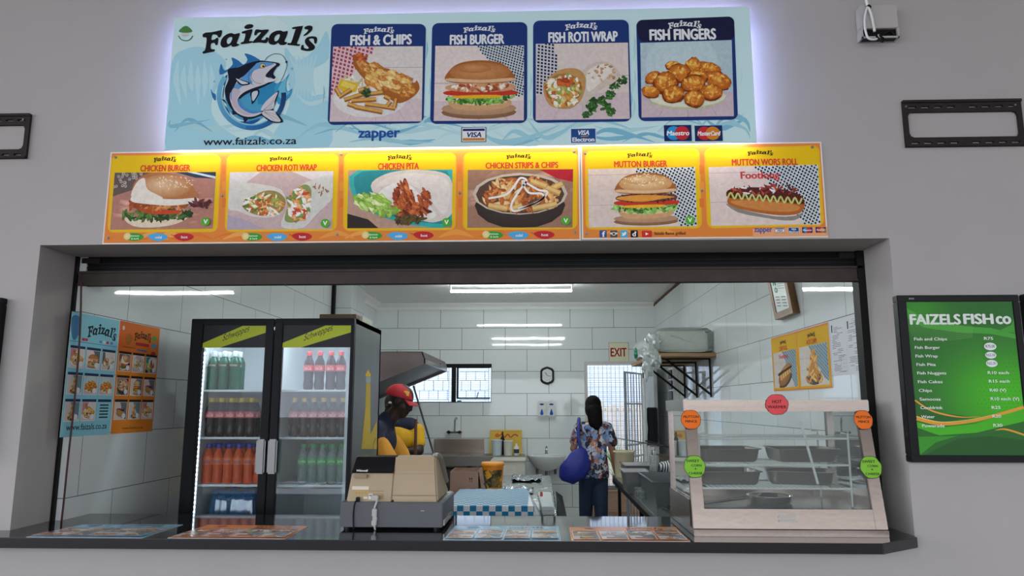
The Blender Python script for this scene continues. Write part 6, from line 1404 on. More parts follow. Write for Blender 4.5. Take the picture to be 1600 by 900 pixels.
# ================================================================== RIGHT BENCH
BZ = .9; BX0 = .745
t = thing('steel_bench', (1.17, 6.2, 0), 'stainless steel work bench along the right wall', 'bench')
BSM = mat('bench_steel', '#a3a8a7', .24, .85, var=.15, vs=5)
b = B(); b.box(BX0, XR-.003, 4.2, 7.62, BZ-.04, BZ, bev=.003); b.build('worktop', BSM, t); b = B(); b.box(BX0, BX0+.012, 4.2, 7.62, BZ-.075, BZ-.04); b.build('edge_lip', BLACKM, t)
for y in (4.3, 5.9, 7.5):
    for x in (BX0+.04, XR-.06): B().box(x, x+.03, y, y+.03, 0, BZ-.04).build('leg', BLACKM, t)
b = B(); b.tube([(BX0+.055, 7.5, .42), (BX0+.3, 6.9, .48), (BX0+.5, 6.3, .5)], .012); b.build('brace', BLACKM, t)
def bin_(name, x0, x1, y0, y1, h, label, cat, m, lipm, z=BZ):
    t = thing(name, ((x0+x1)/2, (y0+y1)/2, z), label, cat); b = B(); th = .004
    def rr(o, z_): return [(x0+o, y0+o, z_), (x1-o, y0+o, z_), (x1-o, y1-o, z_), (x0+o, y1-o, z_)]
    L = [rr(.02, z+.001), rr(0, z+h), rr(.004, z+h), rr(.024, z+.006)]; vs = [q for l in L for q in l]
    b.add(vs, [(j*4+i, j*4+(i+1) % 4, (j+1)*4+(i+1) % 4, (j+1)*4+i) for j in range(3) for i in range(4)]+[(3, 2, 1, 0), (12, 13, 14, 15)]); b.build('pan_body', m, t)
    b = B(); e = .014; zt = z+h
    b.box(x0-e, x1+e, y0-e, y0, zt-.002, zt+.003); b.box(x0-e, x1+e, y1, y1+e, zt-.002, zt+.003); b.box(x0-e, x0, y0, y1, zt-.002, zt+.003); b.box(x1, x1+e, y0, y1, zt-.002, zt+.003); b.build('rim', lipm, t); return t
PG = mat('pan_steel', '#a3a5a5', .3, .9, var=.08)
q = lambda x, y, Y: W(x, y, Y)
bin_('steam_pan', q(977, 735, 6.0).x, q(1012, 735, 6.0).x+.02, 6.0, 6.35, .17, 'deep steel pan on the bench nearest the back door', 'pan', PG, STEEL)
bin_('dark_pan', q(1021, 735, 5.2).x, q(1050, 735, 5.2).x+.12, 5.2, 5.95, .175, 'dark grey rectangular pan on the bench by the warmer', 'pan', mat('dark_pan', '#6a6f71', .4, .6), STEEL)
bin_('low_tray', q(975, 720, 6.9).x, q(1020, 720, 6.9).x, 6.75, 7.2, .16, 'shallow steel tray behind the deep pan on the bench', 'tray', PG, STEEL)
for k in range(2):
    x = .745; yk = 5.9-.14*k; t = thing('clear_container', (x+.04, yk, BZ), 'small clear plastic container before the deep pan, %s' % ('far one' if k == 0 else 'near one'), 'container', 'clear containers on the bench')
    b = B(); b.lathe([(.032, .001), (.036, .01), (.038, .06-.012*k), (.04, .062-.012*k), (.036, .064-.012*k)], (x+.04, yk, BZ), 16); b.build('cup', glass('clear_plastic', '#dfe6e4', op=.25, gl=1.5, rough=.05, film='#cfd8d6'), t)
t = thing('glass_warmer', (1.25, 7.35, BZ), 'small glass food display on the far end of the bench', 'food display')
g0 = q(987, 735, 6.6); gx0_, gx1_ = 1.0, 1.38; gz = .175
b = B(); b.box(1.02, 1.42, 6.42, 6.72, BZ+.001, BZ+.12, bev=.004); b.build('base', mat('dark_base', '#3c3d3e', .4, .4), t)
b = B(); b.box(1.03, 1.41, 6.43, 6.71, BZ+.122, BZ+.27); b.build('glass_hood', glass('amber_glass', '#d9cfc0', op=.18, gl=1.2, film='#a8a098'), t)
b = B(); rnd = random.Random(6)
for i in range(46): b.ell((rnd.uniform(1.06, 1.38), rnd.uniform(6.46, 6.68), BZ+.14+rnd.uniform(0, .03)), (.022, .018, .014), n=8, k=5)
o = b.build('food_pieces', mat('fried_food', '#b9925a', .7, var=.3, vs=20), t); o['kind'] = 'stuff'
b = B(); b.tube([WX(961, 684, 1.0)*1, (1.18, 6.9, 1.22), (1.4, 6.5, 1.13)], .007); b.tube([(1.0, 7.0, 1.27), (1.2, 6.86, 1.225)], .007); tag(b.build('long_tongs', mat('tongs_black', '#24272a', .35, .5)), 'long dark tongs resting across the glass food display', 'tongs')
t = thing('spice_jar', (1.17, 6.0, BZ), 'clear jar with steel lid beside the striped cloth', 'jar')
c = q(1021, 730, 6.15); b = B(); b.lathe([(.035, .15), (.037, .16), (.037, .27), (.02, .28)], (c.x, 6.12, BZ+.02), 14); b.build('jar_glass', glass('clear_plastic2', '#dfe6e4', op=.35, gl=1.5, film='#c5cac6'), t); t.location.z = BZ
b = B(); b.cyl((c.x, 6.12, BZ+.30), (c.x, 6.12, BZ+.335), .022, n=12); b.build('lid', CHROME, t); b = B(); b.cyl((c.x, 6.12, BZ+.001), (c.x, 6.12, BZ+.17), .035, n=12); b.build('lower_jar', glass('clear_plastic2'), t)
# striped bundle in a dark rack
c = q(1047, 727, 6.1); b = B()
def cl_(u, v): th = u*2*math.pi; ph = v*math.pi; rr = 1+.25*noise.noise(V((math.cos(th)*2, math.sin(th)*2, v*4))); return (c.x+.09*rr*math.sin(ph)*math.cos(th), 6.15+.1*rr*math.sin(ph)*math.sin(th), c.z-.02-.055*rr*math.cos(ph))
b.surf(cl_, 30, 16); o = b.build('striped_cloth', stripe_mat('black_white_stripe', '#e6e8e8', '#141517', 16, 0)); tag(o, 'crumpled black and white striped cloth on the bench rack', 'cloth')
t = thing('utensil_rack', (c.x, 6.15, BZ), 'dark wire rack holding the striped cloth on the bench', 'rack'); b = B(); zz = c.z-.075
b.box(c.x-.09, c.x+.12, 6.03, 6.3, zz-.012, zz); 
for x in (c.x-.08, c.x+.11):
    for y in (6.04, 6.29): b.cyl((x, y, BZ), (x, y, zz), .006, n=8)
b.build('rack_frame', BLACKM, t); 
# cream bucket
c0, c1 = q(961, 707, 7.25), q(995, 707, 7.25); r = (c1.x-c0.x)/2; cc = ((c0.x+c1.x)/2, 7.4, BZ); 
t = thing('cream_tub', cc, 'cream plastic tub at the far end of the bench', 'tub'); b = B(); b.lathe([(r*.86, .001), (r*.88, .01), (r*.98, .235), (r*1.04, .24), (r*1.04, .255), (r*.94, .25), (r*.84, .012), (0, .01)], cc, 24); b.build('tub_body', mat('cream_tub', '#d2c4a2', .4), t)
# knife shapes on bench
for k in range(2):
    b = B(); a0 = WZ(1034-4*k, 793-3*k, BZ+.01); a1 = WZ(1051, 800-8*k, BZ+.01); b.tube([a0, a1], [.006, .004], 6); tag(b.build('bench_knife', mat('knife_dark', '#2a2c2e', .3, .6)), ['dark knife on the bench nearest the warmer', 'dark knife on the bench behind the first knife'][k], 'knife')

# ================================================================== RIGHT WALL
t = thing('bracket_shelf', (1.33, 7.4, 2.04), 'plywood wall shelf on black triangular brackets, right wall', 'shelf')
b = B(); b.box(1.06, XR-.001, 6.6, 8.35, 2.035, 2.068, bev=.002); b.build('shelf_board', mat('plywood', '#9a7a58', .7, var=.12, vs=5, aniso=(1, 6, 1)), t)
for y in (6.83, 7.44, 8.04):
    b = B(); s = .007
    b.box(XR-.016, XR-.001, y-s, y+s, 1.675, 2.034); b.box(1.14, XR-.016, y-s, y+s, 2.02, 2.034); b.cyl((1.19, y, 2.024), (XR-.012, y, 1.7), .011, n=8); b.build('bracket', BLACKM, t)
t = thing('wrapped_package', (1.33, 7.3, 2.068), 'pale package wrapped in clear plastic on the wall shelf', 'package')
b = B(); b.box(1.10, 1.56, 6.72, 8.1, 2.085, 2.28, bev=.02); b.build('package_box', mat('pale_board', '#e6e5dd', .7, var=.05), t)
PL = glass('cling_plastic', '#eef4f1', op=.14, gl=2.5, rough=.1, film='#eaf1ee')
b = B(); b.surf(lambda u, v: (lambda th, r: (1.33+.262*math.copysign(abs(math.cos(th))**.35, math.cos(th))+r, 6.66+1.5*v, 2.19+.112*math.copysign(abs(math.sin(th))**.35, math.sin(th))+r))(u*2*math.pi, .008*noise.noise(V((u*14, v*9, 0)))), 48, 30)
b.surf(lambda u, v: (1.33+.262*math.copysign(abs(math.cos(u*2*math.pi))**.35, math.cos(u*2*math.pi))*v, 6.66+.02*noise.noise(V((u*9, v*5, 1))), 2.19+.112*math.copysign(abs(math.sin(u*2*math.pi))**.35, math.sin(u*2*math.pi))*v), 40, 6)
b.build('plastic_wrap', PL, t)
def crumple(c, r, seed, post=None):
    b = B(); 
    def f(u, v):
        th = u*2*math.pi; ph = v*math.pi; d = V((math.sin(ph)*math.cos(th), math.sin(ph)*math.sin(th), math.cos(ph))); k = 1+.55*noise.noise(d*2.2+V((seed, 0, 0)))+.3*noise.noise(d*6+V((seed, 5, 0)))
        return (c[0]+d.x*r[0]*k, c[1]+d.y*r[1]*k, c[2]+d.z*r[2]*k)
    b.surf(f, 40, 24); return b
t = thing('plastic_bags', (1.07, 6.62, 1.9), 'bunch of crumpled clear plastic bags hanging off the shelf corner', 'bags')
for c, r, s in (((1.04, 6.6, 2.17), (.06, .05, .075), 1), ((1.01, 6.6, 2.07), (.065, .05, .085), 2), ((.985, 6.6, 1.96), (.045, .045, .11), 3), ((1.05, 6.58, 2.0), (.05, .045, .06), 4)): crumple(c, r, s).build('crumpled_bag', glass('bag_plastic', '#e4ece9', op=.4, gl=4, rough=.15, film='#eaf3f0'), t)
c = W(994, 552, 6.6); b = crumple((c.x, 6.62, c.z), (.015, .02, .045), 6); b.build('green_tag', mat('green_plastic', '#2c8a62', .5), t)
# broom / squeegee pole, hanging things
c = W(1008, 640, 9.05); t = thing('mop_pole', (c.x, 9.05, .02), 'white mop pole with brown joint leaning beside the door leaf', 'mop'); b = B()
b.cyl((c.x-.01, 9.0, .02), (c.x-.01, 9.05, 1.93), .019, n=12); b.cyl((c.x-.01, 9.05, 2.0), (c.x-.01, 9.05, 2.1), .019, n=12); b.build('pole', WHITE, t); b = B(); b.cyl((c.x-.01, 9.05, 1.93), (c.x-.01, 9.05, 2.0), .008, n=8); b.build('joint', mat('brown_joint', '#5a3a2a', .5), t)
b = B(); c0 = W(1019, 640, 9.08); 
b.surf(lambda u, v: (c0.x-.06+.13*u+.01*noise.noise(V((u*3, v*3, 0))), 9.1+.015*math.sin(u*9), 1.555-.46*v+(.02 if 0 < u < 1 else 0)), 14, 10, thick=V((0, -.03, 0))); b.v = [(x+(.0 if z > 1.2 else -(1.2-z)*.12), y, z) for x, y, z in b.v]
tag(b.build('hanging_apron', mat('black_cloth', '#111216', .9)), 'black apron hanging on the right wall near the door', 'apron')
t = thing('paddle_holder', (1.57, 8.55, 1.66), 'white wall holder with three dark panels under the shelf', 'holder'); b = B(); b.box(XR-.06, XR-.001, 8.42, 8.7, 1.62, 2.03, bev=.006); b.build('holder_body', WHITE, t)
for k in range(3): b = B(); b.box(XR-.075, XR-.061, 8.46, 8.66, 1.66+k*.122, 1.765+k*.122, bev=.006); b.build('dark_panel', mat('dark_grey_panel', '#3b3e40', .5), t)
# twin poster on the right wall
def wallart(x, sgn): return dict(ux=(0, -sgn, 0), vx=(0, 0, 1))
t = thing('menu_board', (XR, 4.525, 1.695), 'yellow twin picture board with hot chips on the right wall', 'poster')
B().box(XR-.006, XR-.001, 4.03, 5.02, 1.694, 2.052).build('panel', mat('white_sheet_edge', '#e9e4dd', .4), t)
a = Art(); w, h = .99, .358; a.rect(0, 0, w, h, '#e09038')
for k in range(2): a.rrect([(k*w/2+.01, h-.012), ((k+1)*w/2-.01, h-.012), ((k+1)*w/2-.01, .012), (k*w/2+.01, .012)], .01, '#dcae28')
a.build('background', (XR-.0063, 5.02, 1.694), (0, -1, 0), (0, 0, 1), t)
for k in range(2):
    x0_ = k*w/2; a = Art(); a.z = .0009; PICS[10 if k else 9](Pic(a, [(x0_+.03, h-.105), (x0_+w/2-.03, h-.105), (x0_+w/2-.03, .02), (x0_+.03, .02)])) if k else pic_chip_roll(Pic(a, [(x0_+.03, h-.105), (x0_+w/2-.03, h-.105), (x0_+w/2-.03, .02), (x0_+.03, .02)]))
    if not k: a.text('Footlong', .15, .2, .32, .235, '#c93a44', .03)
    a.build('dish_picture', (XR-.0063, 5.02, 1.694), (0, -1, 0), (0, 0, 1), t, mat_=PHOTO)
    a = Art(); a.z = .0009; a.logo(x0_+.18, h-.062, x0_+.3, h-.03, '#2a2018'); a.text('HOT CHIPS' if k else 'CHIP ROLL', x0_+.16, h-.098, x0_+.32, h-.07, '#c9482c', .03)
    a.build('heading_lettering', (XR-.0063, 5.02, 1.694), (0, -1, 0), (0, 0, 1), t)
for k in range(2):
    y1 = 4.02-k*.205; t = thing('notice_paper', (XR, y1-.1, 1.755), ['left of the two printed notices beside the yellow board', 'right of the two printed notices, nearest the shutter rail'][k], 'notice', 'printed notices on the right wall')
    B().box(XR-.0025, XR-.001, y1-.203, y1, 1.757, 2.05).build('paper', mat('paper_white', '#d8dade', .5, var=0), t)
    a = Art(); w, h = .203, .293; a.rect(.02, h-.06, .034, h-.02, '#3a3d44')
    if k: a.ell(.1, h-.035, .022, .022, '#b5b8be', n=20); a.ell(.1, h-.035, .018, .018, '#d8dade', n=20)
    rnd = random.Random(20+k)
    for j in range(30):
        yy = h-.03-j*.0085; 
        if rnd.random() < .8: x = rnd.choice([.05, .05, .1] if j < 5 else [.02, .03, .09]); a.rect(x, yy, min(w-.02, x+rnd.uniform(.04, .12)), yy+.0028, '#7c8088')
    if not k:
        for j in range(5): a.rect(.12, .02+j*.02, .185, .021+j*.02, '#7c8088')
        for j in range(3): a.rect(.12+j*.032, .02, .121+j*.032, .1, '#7c8088')
    a.build('print', (XR-.0028, y1, 1.757), (0, -1, 0), (0, 0, 1), t, mat_=MATTE)
# framed certificate tilted
t = thing('framed_certificate', (XR, 4.75, 2.16), 'tilted gold and brown framed certificate high on the right wall', 'picture frame'); 
CW = mat('gold_brown_frame', '#7a5638', .4, .2, var=.2, vs=20); fx = XR-.045
A0, A1, A2, A3 = WX(1196, 425, fx), WX(1225, 420, fx), WX(1239, 489, fx), WX(1211, 500, fx)   # TL TR BR BL
def qd(s, k):                                 # inset corner points
    c = (A0+A1+A2+A3)/4; return [c+(p_-c)*s+V((k, 0, 0)) for p_ in (A0, A1, A2, A3)]
b = B(); o_, i_ = qd(1, 0), qd(.74, .0); ob = [V((XR-.001, p_.y, p_.z)) for p_ in o_]
vs = o_+i_+ob+[p_+V((.006, 0, 0)) for p_ in i_]
b.add(vs, [(k, (k+1) % 4, 4+(k+1) % 4, 4+k) for k in range(4)]+[(k, 8+k, 8+(k+1) % 4, (k+1) % 4) for k in range(4)]+[(4+k, 4+(k+1) % 4, 12+(k+1) % 4, 12+k) for k in range(4)]); b.build('frame', CW, t)
ii = [p_+V((.005, 0, 0)) for p_ in i_]; b = B(); b.add(ii, [(0, 1, 2, 3)]); b.build('certificate', mat('certificate_paper', '#cfd9d6', .3), t)
a = Art(); ux = (ii[1]-ii[0]); vx = (ii[0]-ii[3]); a.poly([(.12, .78), (.25, .95), (.38, .78), (.3, .74), (.25, .84), (.2, .74)], '#4f9a80'); a.ell(.28, .62, .12, .07, '#5fa890'); a.ell(.28, .62, .08, .04, '#cfd9d6')
for j in range(5): a.rect(.45, .9-j*.06, .9, .915-j*.06, '#8f9a98')
for j in range(4): a.rect(.15+.0*j, .42-j*.08, .42, .45-j*.08, '#8f9a98'); a.rect(.55, .42-j*.08, .85, .45-j*.08, '#8f9a98')
a.build('print', ii[3]-V((.001, 0, 0)), ux, vx, t, mat_=MATTE)

# ================================================================== LEFT WALL POSTERS
def left_poster(y0, y1, z0, z1, kind, label):
    t = thing('wall_poster', (XL, (y0+y1)/2, z0), label, 'poster'); B().box(XL+.0008, XL+.002, y0, y1, z0, z1).build('sheet', mat('white_sheet_edge'), t)
    w, h = y1-y0, z1-z0; a = Art(); a.rect(0, 0, w, h, '#8fd0e0' if kind == 0 else '#e8892c'); T_ = lambda s, u: (s*w, h-u*h)
    if kind == 0:
        a.poly([T_(.0, .05), T_(.14, .03), T_(.2, .12), T_(.12, .22), T_(.04, .2)], '#4f86b0', 3); a.logo(*T_(.34, .19), *T_(.96, .06), '#16202a'); a.rect(*T_(0, .238), *T_(1, .234), '#2c5a9a')
        for x, c in ((.24, '#b8323a'), (.3, '#d83a3a'), (.6, '#4f9ad0'), (.68, '#e6e6e6'), (.75, '#c9323a'), (.84, '#6a7fd0')): a.rect(*T_(x, .222), *T_(x+.055, .2), c)
        a.text('www.faizals.co.za', *T_(.1, .95), *T_(.92, .9), '#1c2a34', .01)
    else:
        a.grad([T_(0, .28), T_(1, .28), T_(1, 0), T_(0, 0)], ['#d9692c', '#e07a30', '#e28434', '#d9692c']); a.ell(*T_(.09, .06), .012, .012, '#e6ded0'); a.poly([T_(.14, .14), T_(.22, .1), T_(.32, .14), T_(.26, .2), T_(.18, .2)], '#b8702c', 3); a.logo(*T_(.36, .16), *T_(.78, .06), '#2a1a10')
        a.rect(*T_(.4, .2), *T_(.74, .172), '#c9323a')
        for u, c in ((.1, '#4fa23a'), (.17, '#4fa0d0'), (.25, '#b0303a')): a.ell(*T_(.87, u+.01), .028, .014, c)
        a.rect(*T_(.1, .232), *T_(.4, .226), '#5a3018'); a.rect(*T_(.44, .25), *T_(.7, .235), '#4a6a9a'); a.text('www.faizals.co.za', *T_(.25, .965), *T_(.75, .945), '#3a2010', .01)
    a.build('background', (XL+.0022, y0, z0), (0, 1, 0), (0, 0, 1), t, mat_=MATTE)
    hd = '#22365e' if kind == 0 else '#2c2018'; rows_ = [(.27, .45), (.485, .665), (.7, .88)]; n = 0; order = [0, 1, 2, 10, 3, 3, 10, 0, None] if kind == 0 else [4, 5, 6, 7, 8, 9, 9, 10, 0]
    for (t0, t1) in rows_:
        for k in range(3):
            s0 = .03+k*.325; a = Art(); a.z = .0008; a.rect(*T_(s0, t1), *T_(s0+.29, t0), '#efe6dc' if order[n] is not None else '#9fd6e4'); a.rect(*T_(s0, t0+.022), *T_(s0+.29, t0), hd)
            if order[n] is not None: PICS[order[n]](Pic(a, [T_(s0+.01, t0+.025), T_(s0+.28, t0+.025), T_(s0+.28, t1-.005), T_(s0+.01, t1-.005)], .45)); a.ell(*T_(s0+.22, t1-.035), .017, .014, '#e6e9ee', n=14)
            else:
                for j in range(5): a.rect(*T_(s0+.05, t0+.055+j*.026), *T_(s0+.24, t0+.042+j*.026), '#2c4a5a')
            n += 1; a.build('dish_picture', (XL+.0022, y0, z0), (0, 1, 0), (0, 0, 1), t, mat_=MATTE)
left_poster(3.42, 3.822, 1.45, 2.052, 0, 'blue menu poster on the left wall beside the shutter rail')
left_poster(3.832, 4.25, 1.45, 2.055, 1, 'orange menu poster on the left wall next to the blue one')

# ================================================================== PEOPLE
SKD = mat('dark_brown_skin', '#33221b', .5, var=.04, spec=.4); SKM = mat('brown_skin', '#93644c', .5, var=.04); HAIR = mat('black_hair', '#0d0b09', .75, spec=.15, var=.3, vs=40, aniso=(6, 6, .5))
def head(b, c, yaw, pitch=0., s=1.):
    """head facing yaw (0 = +X), c is the head centre"""
    M_ = Matrix.Rotation(yaw, 3, 'Z') @ Matrix.Rotation(pitch, 3, 'Y'); c = V(c)
    P = lambda x, y, z: c+M_ @ (V((x, y, z))*s)
    b.ell(P(-.012, 0, .03), (.098*s, .076*s, .092*s), rot=M_, n=20, k=14); b.ell(P(.02, 0, -.035), (.07*s, .062*s, .085*s), rot=M_, n=18, k=12)
    b.ell(P(.058, 0, -.09), (.03*s, .032*s, .026*s), rot=M_); b.ell(P(.088, 0, -.018), (.019*s, .012*s, .026*s), rot=M_); b.ell(P(.098, 0, -.03), (.015*s, .016*s, .011*s), rot=M_)
    b.ell(P(.083, 0, -.058), (.014*s, .025*s, .008*s), rot=M_); b.ell(P(.08, 0, -.07), (.014*s, .022*s, .008*s), rot=M_); b.ell(P(.078, 0, .02), (.014*s, .05*s, .012*s), rot=M_)
    for sy_ in (-1, 1): b.ell(P(-.005, sy_*.078, -.01), (.018*s, .009*s, .03*s), rot=M_); b.ell(P(.045, sy_*.042, -.03), (.03*s, .022*s, .03*s), rot=M_)
    return P
def hand(b, wr, d, side, s=1., curl=.5):
    """open relaxed hand: wrist point, pointing direction, thumb side vector"""
    wr = V(wr); d = V(d).normalized(); sd = V(side).normalized(); nrm = d.cross(sd).normalized()
    pc = wr+d*.045*s; M_ = Matrix((sd, nrm, d)).transposed(); b.ell(pc, (.038*s, .017*s, .052*s), rot=M_)
    for i, L in enumerate((.066, .074, .07, .056)):
        p0 = wr+d*.082*s+sd*(.028-.0185*i)*s; d1 = (d*math.cos(curl*.5)+nrm*math.sin(curl*.5)); d2 = (d*math.cos(curl*1.4)+nrm*math.sin(curl*1.4)); p1 = p0+d1*L*.5*s; p2 = p1+d2*L*.5*s
        b.limb(p0-d*.02*s, p1, .0092*s, .0085*s); b.limb(p1, p2, .0085*s, .007*s)
    t0 = wr+d*.03*s+sd*.03*s; t1 = t0+(d*.6+sd*.7+nrm*.2).normalized()*.034*s; b.limb(t0, t1, .012*s, .0105*s); b.limb(t1, t1+(d*.9+sd*.25+nrm*.3).normalized()*.03*s, .0105*s, .008*s)

# ---- woman walking out of the back door
wx, wy = .578, 7.85
T = thing('person', (wx, wy, 0), 'woman seen from behind in floral blouse and navy trousers heading out the back door', 'person')
b = B(); P = head(b, (wx, wy, 1.58), R(90), 0., .97)
b.limb((wx, wy-.01, 1.42), (wx, wy-.005, 1.52), .05, .048)
b.ell((wx, wy, 1.36), (.14, .09, .09)); b.ell((wx, wy, 1.22), (.125, .09, .14)); b.ell((wx, wy, 1.06), (.11, .09, .13)); b.ell((wx, wy-.005, .9), (.14, .11, .13)); b.limb((wx-.13, wy, 1.37), (wx+.13, wy, 1.37), .046, .046)
# right arm hanging, left arm bent forward at the elbow holding the strap
b.limb((wx+.145, wy, 1.36), (wx+.2, wy-.01, 1.1), .046, .036); b.limb((wx+.2, wy-.01, 1.1), (wx+.232, wy+.03, .9), .036, .026); hand(b, (wx+.232, wy+.03, .9), (.0, .1, -1), (0, 1, 0), .98, .5)
b.limb((wx-.145, wy, 1.36), (wx-.215, wy-.01, 1.15), .046, .036); b.limb((wx-.215, wy-.01, 1.15), (wx-.17, wy+.16, 1.23), .038, .026); hand(b, (wx-.17, wy+.16, 1.23), (.3, .6, .5), (.6, 0, .6), .98, 1.0)
LEG = []
for s, fy in ((-1, .14), (1, -.06)):
    hp = V((wx+s*.07-.01, wy, .84)); kn = V((wx+s*.078-.015, wy+fy*.4, .46)); an = V((wx+s*.078-.02, wy+fy, .08)); LEG.append((s, hp, kn, an)); b.limb(hp, kn, .084, .06); b.limb(kn, an, .058, .036); b.ell(an+V((0, .06, -.04)), (.042, .11, .034))
b.build('body', SKM, T, post=remesh(.009, 3))
b = B()
b.ell((wx, wy, 1.35), (.155, .115, .09)); b.ell((wx, wy, 1.2), (.142, .118, .17)); b.ell((wx, wy, 1.02), (.135, .115, .17)); b.limb((wx-.125, wy, 1.37), (wx+.125, wy, 1.37), .062, .062)
c_ = B(); c_.cyl((wx, wy, .85), (wx, wy, 1.15), .158, .135, 28); c_.v = [(x, wy+(y-wy)*.85, z) for x, y, z in c_.v]; b.add(c_.v, c_.f)
b.limb((wx+.145, wy, 1.365), (wx+.195, wy-.01, 1.22), .062, .058); b.limb((wx-.145, wy, 1.365), (wx-.2, wy-.01, 1.23), .062, .056)
b.build('floral_blouse', cells_mat('floral_print', ['#b9c6d8', '#5f7fb0', '#8a4a30', '#d9d4d2', '#26273a', '#7f9cc8', '#6a3626', '#a8b8d4', '#1f2030', '#c0826a'], 26, .8), T, post=remesh(.009, 3))
b = B()
b.ell((wx-.005, wy-.005, .88), (.148, .12, .12))
for s, hp, kn, an in LEG: b.limb(hp, kn, .086, .069); b.limb(kn, an+V((0, 0, .02)), .068, .062)
b.build('trousers', mat('navy_denim', '#22344e', .85, var=.12, vs=14), T, post=remesh(.009, 3))
b = B(); b.ell((wx, wy-.005, 1.615), (.088, .105, .093)); b.ell((wx, wy-.04, 1.56), (.092, .075, .11)); b.limb((wx-.02, wy-.08, 1.55), (wx-.008, wy-.105, 1.42), .06, .052); b.limb((wx+.035, wy-.08, 1.55), (wx+.042, wy-.105, 1.42), .055, .048); b.limb((wx+.01, wy-.1, 1.5), (wx+.025, wy-.115, 1.38), .06, .038); b.build('hair', HAIR, T, post=remesh(.008, 3))
for s, hp, kn, an in LEG:
    b = B(); b.ell((an.x, an.y+.05, .036), (.048, .125, .034)); b.ell((an.x, an.y, .05), (.045, .05, .045)); b.build('shoe', BLACK, T, post=remesh(.009, 2))
# bag
bc = V((.375, 7.68, 1.0)); t = thing('shoulder_bag', (bc.x, bc.y, .80), 'royal blue soft shoulder bag hanging from the woman\'s left shoulder', 'bag')
b = B()
def bagf(u, v):
    th = u*2*math.pi; z = .80+v*.38; wd = [.001, .115, .15, .158, .15, .132, .105, .08, .001]; k = min(int(v*8), 7); f_ = v*8-k; w_ = wd[k]*(1-f_)+wd[k+1]*f_
    n_ = 1+.1*noise.noise(V((math.cos(th)*2, math.sin(th)*2, v*5)))
    return (bc.x-.025+w_*n_*math.cos(th)+.09*v*v, bc.y+.085*w_/.18*n_*math.sin(th), z+.02*math.cos(th)*(1-v)*min(1, v*6))
b.surf(bagf, 40, 28); BLU = mat('royal_blue_nylon', '#19288a', .55, var=.12, vs=9, bump=.3, bs=12); b.build('bag_body', BLU, t)
b = B(); b.tube([(bc.x+.05, bc.y, 1.17), (.41, wy-.155, 1.3), (.42, wy-.12, 1.4), (.425, wy-.04, 1.455), (.425, wy+.04, 1.452), (.42, wy+.11, 1.38), (.38, wy+.05, 1.18), (bc.x+.02, bc.y+.06, 1.1)], .016, 8, smooth=5); b.build('strap', BLU, t)

# ---- man in the red cap, side view, looking down
mx_, my_ = -1.2, 5.6; mz = .0
T = thing('person', (mx_, my_, 0), 'man in red cap and navy yellow shirt looking down beside the fridge', 'person')
b = B(); hc = (-1.06, 5.6, 1.635); P = head(b, hc, 0, R(24), 1.03)
b.limb((-1.17, 5.6, 1.46), (-1.075, 5.6, 1.57), .062, .056)
b.ell((-1.23, 5.6, 1.33), (.125, .2, .14)); b.ell((-1.22, 5.6, 1.15), (.12, .175, .17)); b.ell((-1.21, 5.6, .97), (.125, .17, .14)); b.limb((-1.22, 5.4, 1.42), (-1.22, 5.8, 1.42), .065, .065)
for s in (-1, 1):
    sh_ = V((-1.22, 5.6+s*.2, 1.41)); el = V((-1.15, 5.6+s*.24, 1.12)); wr = V((-.93, 5.6+s*.14, 1.02)); b.limb(sh_, el, .056, .042); b.limb(el, wr, .042, .029); hand(b, wr, (1, -s*.3, -.2), (0, -s, .6), 1., .9)
    hp = V((-1.21, 5.6+s*.09, .88)); kn = V((-1.18, 5.6+s*.1, .48)); an = V((-1.22, 5.6+s*.1, .08)); b.limb(hp, kn, .09, .062); b.limb(kn, an, .06, .038); b.ell(an+V((.06, 0, -.035)), (.12, .045, .036))
b.build('body', SKD, T, post=remesh(.009, 3))
NV = mat('navy_cloth', '#1a1e38', .85, var=.06); YL = mat('amber_cloth', '#c98a24', .8, var=.06)
b = B(); b.ell((-1.235, 5.6, 1.33), (.15, .215, .15)); b.ell((-1.22, 5.6, 1.12), (.145, .2, .2)); b.cyl((-1.215, 5.6, .86), (-1.22, 5.6, 1.2), .175, .17, 24); b.limb((-1.22, 5.4, 1.41), (-1.22, 5.8, 1.41), .085, .085); b.limb((-1.185, 5.6, 1.45), (-1.16, 5.6, 1.49), .085, .072)
for s in (-1, 1): b.limb((-1.22, 5.6+s*.2, 1.4), (-1.185, 5.6+s*.235, 1.27), .082, .074)
b.build('shirt', NV, T, post=remesh(.009, 4))
for s in (-1, 1):
    b = B(); b.limb((-1.165, 5.6+s*.232, 1.29), (-1.12, 5.6+s*.25, 1.2), .088, .098); b.limb((-1.12, 5.6+s*.25, 1.2), (-1.1, 5.6+s*.25, 1.12), .098, .1); b.build('sleeve', YL, T, post=remesh(.01, 4))
b = B()
for s in (-1, 1):
    hp = V((-1.21, 5.6+s*.09, .88)); kn = V((-1.18, 5.6+s*.1, .48)); an = V((-1.22, 5.6+s*.1, .1)); b.limb(hp, kn, .108, .085); b.limb(kn, an, .084, .07)
b.ell((-1.21, 5.6, .9), (.14, .19, .12)); b.build('trousers', mat('black_trousers', '#15161a', .85), T, post=remesh(.01, 3))
M_ = Matrix.Rotation(R(14), 3, 'Y'); hcv = V(hc)+V((-.012, 0, .035))
b = B(); 
def capf(u, v): th = u*2*math.pi; ph = v*math.pi/2; r = V((.112*math.cos(th)*math.cos(ph), .098*math.sin(th)*math.cos(ph), .098*math.sin(ph)-.005)); return hcv+M_ @ r
b.surf(capf, 30, 12); b.ell(hcv+M_ @ V((0, 0, .093)), (.008, .008, .005)); RED = mat('red_cotton', '#b21e2c', .75, var=.06)
c_ = b.build('cap', RED, T)
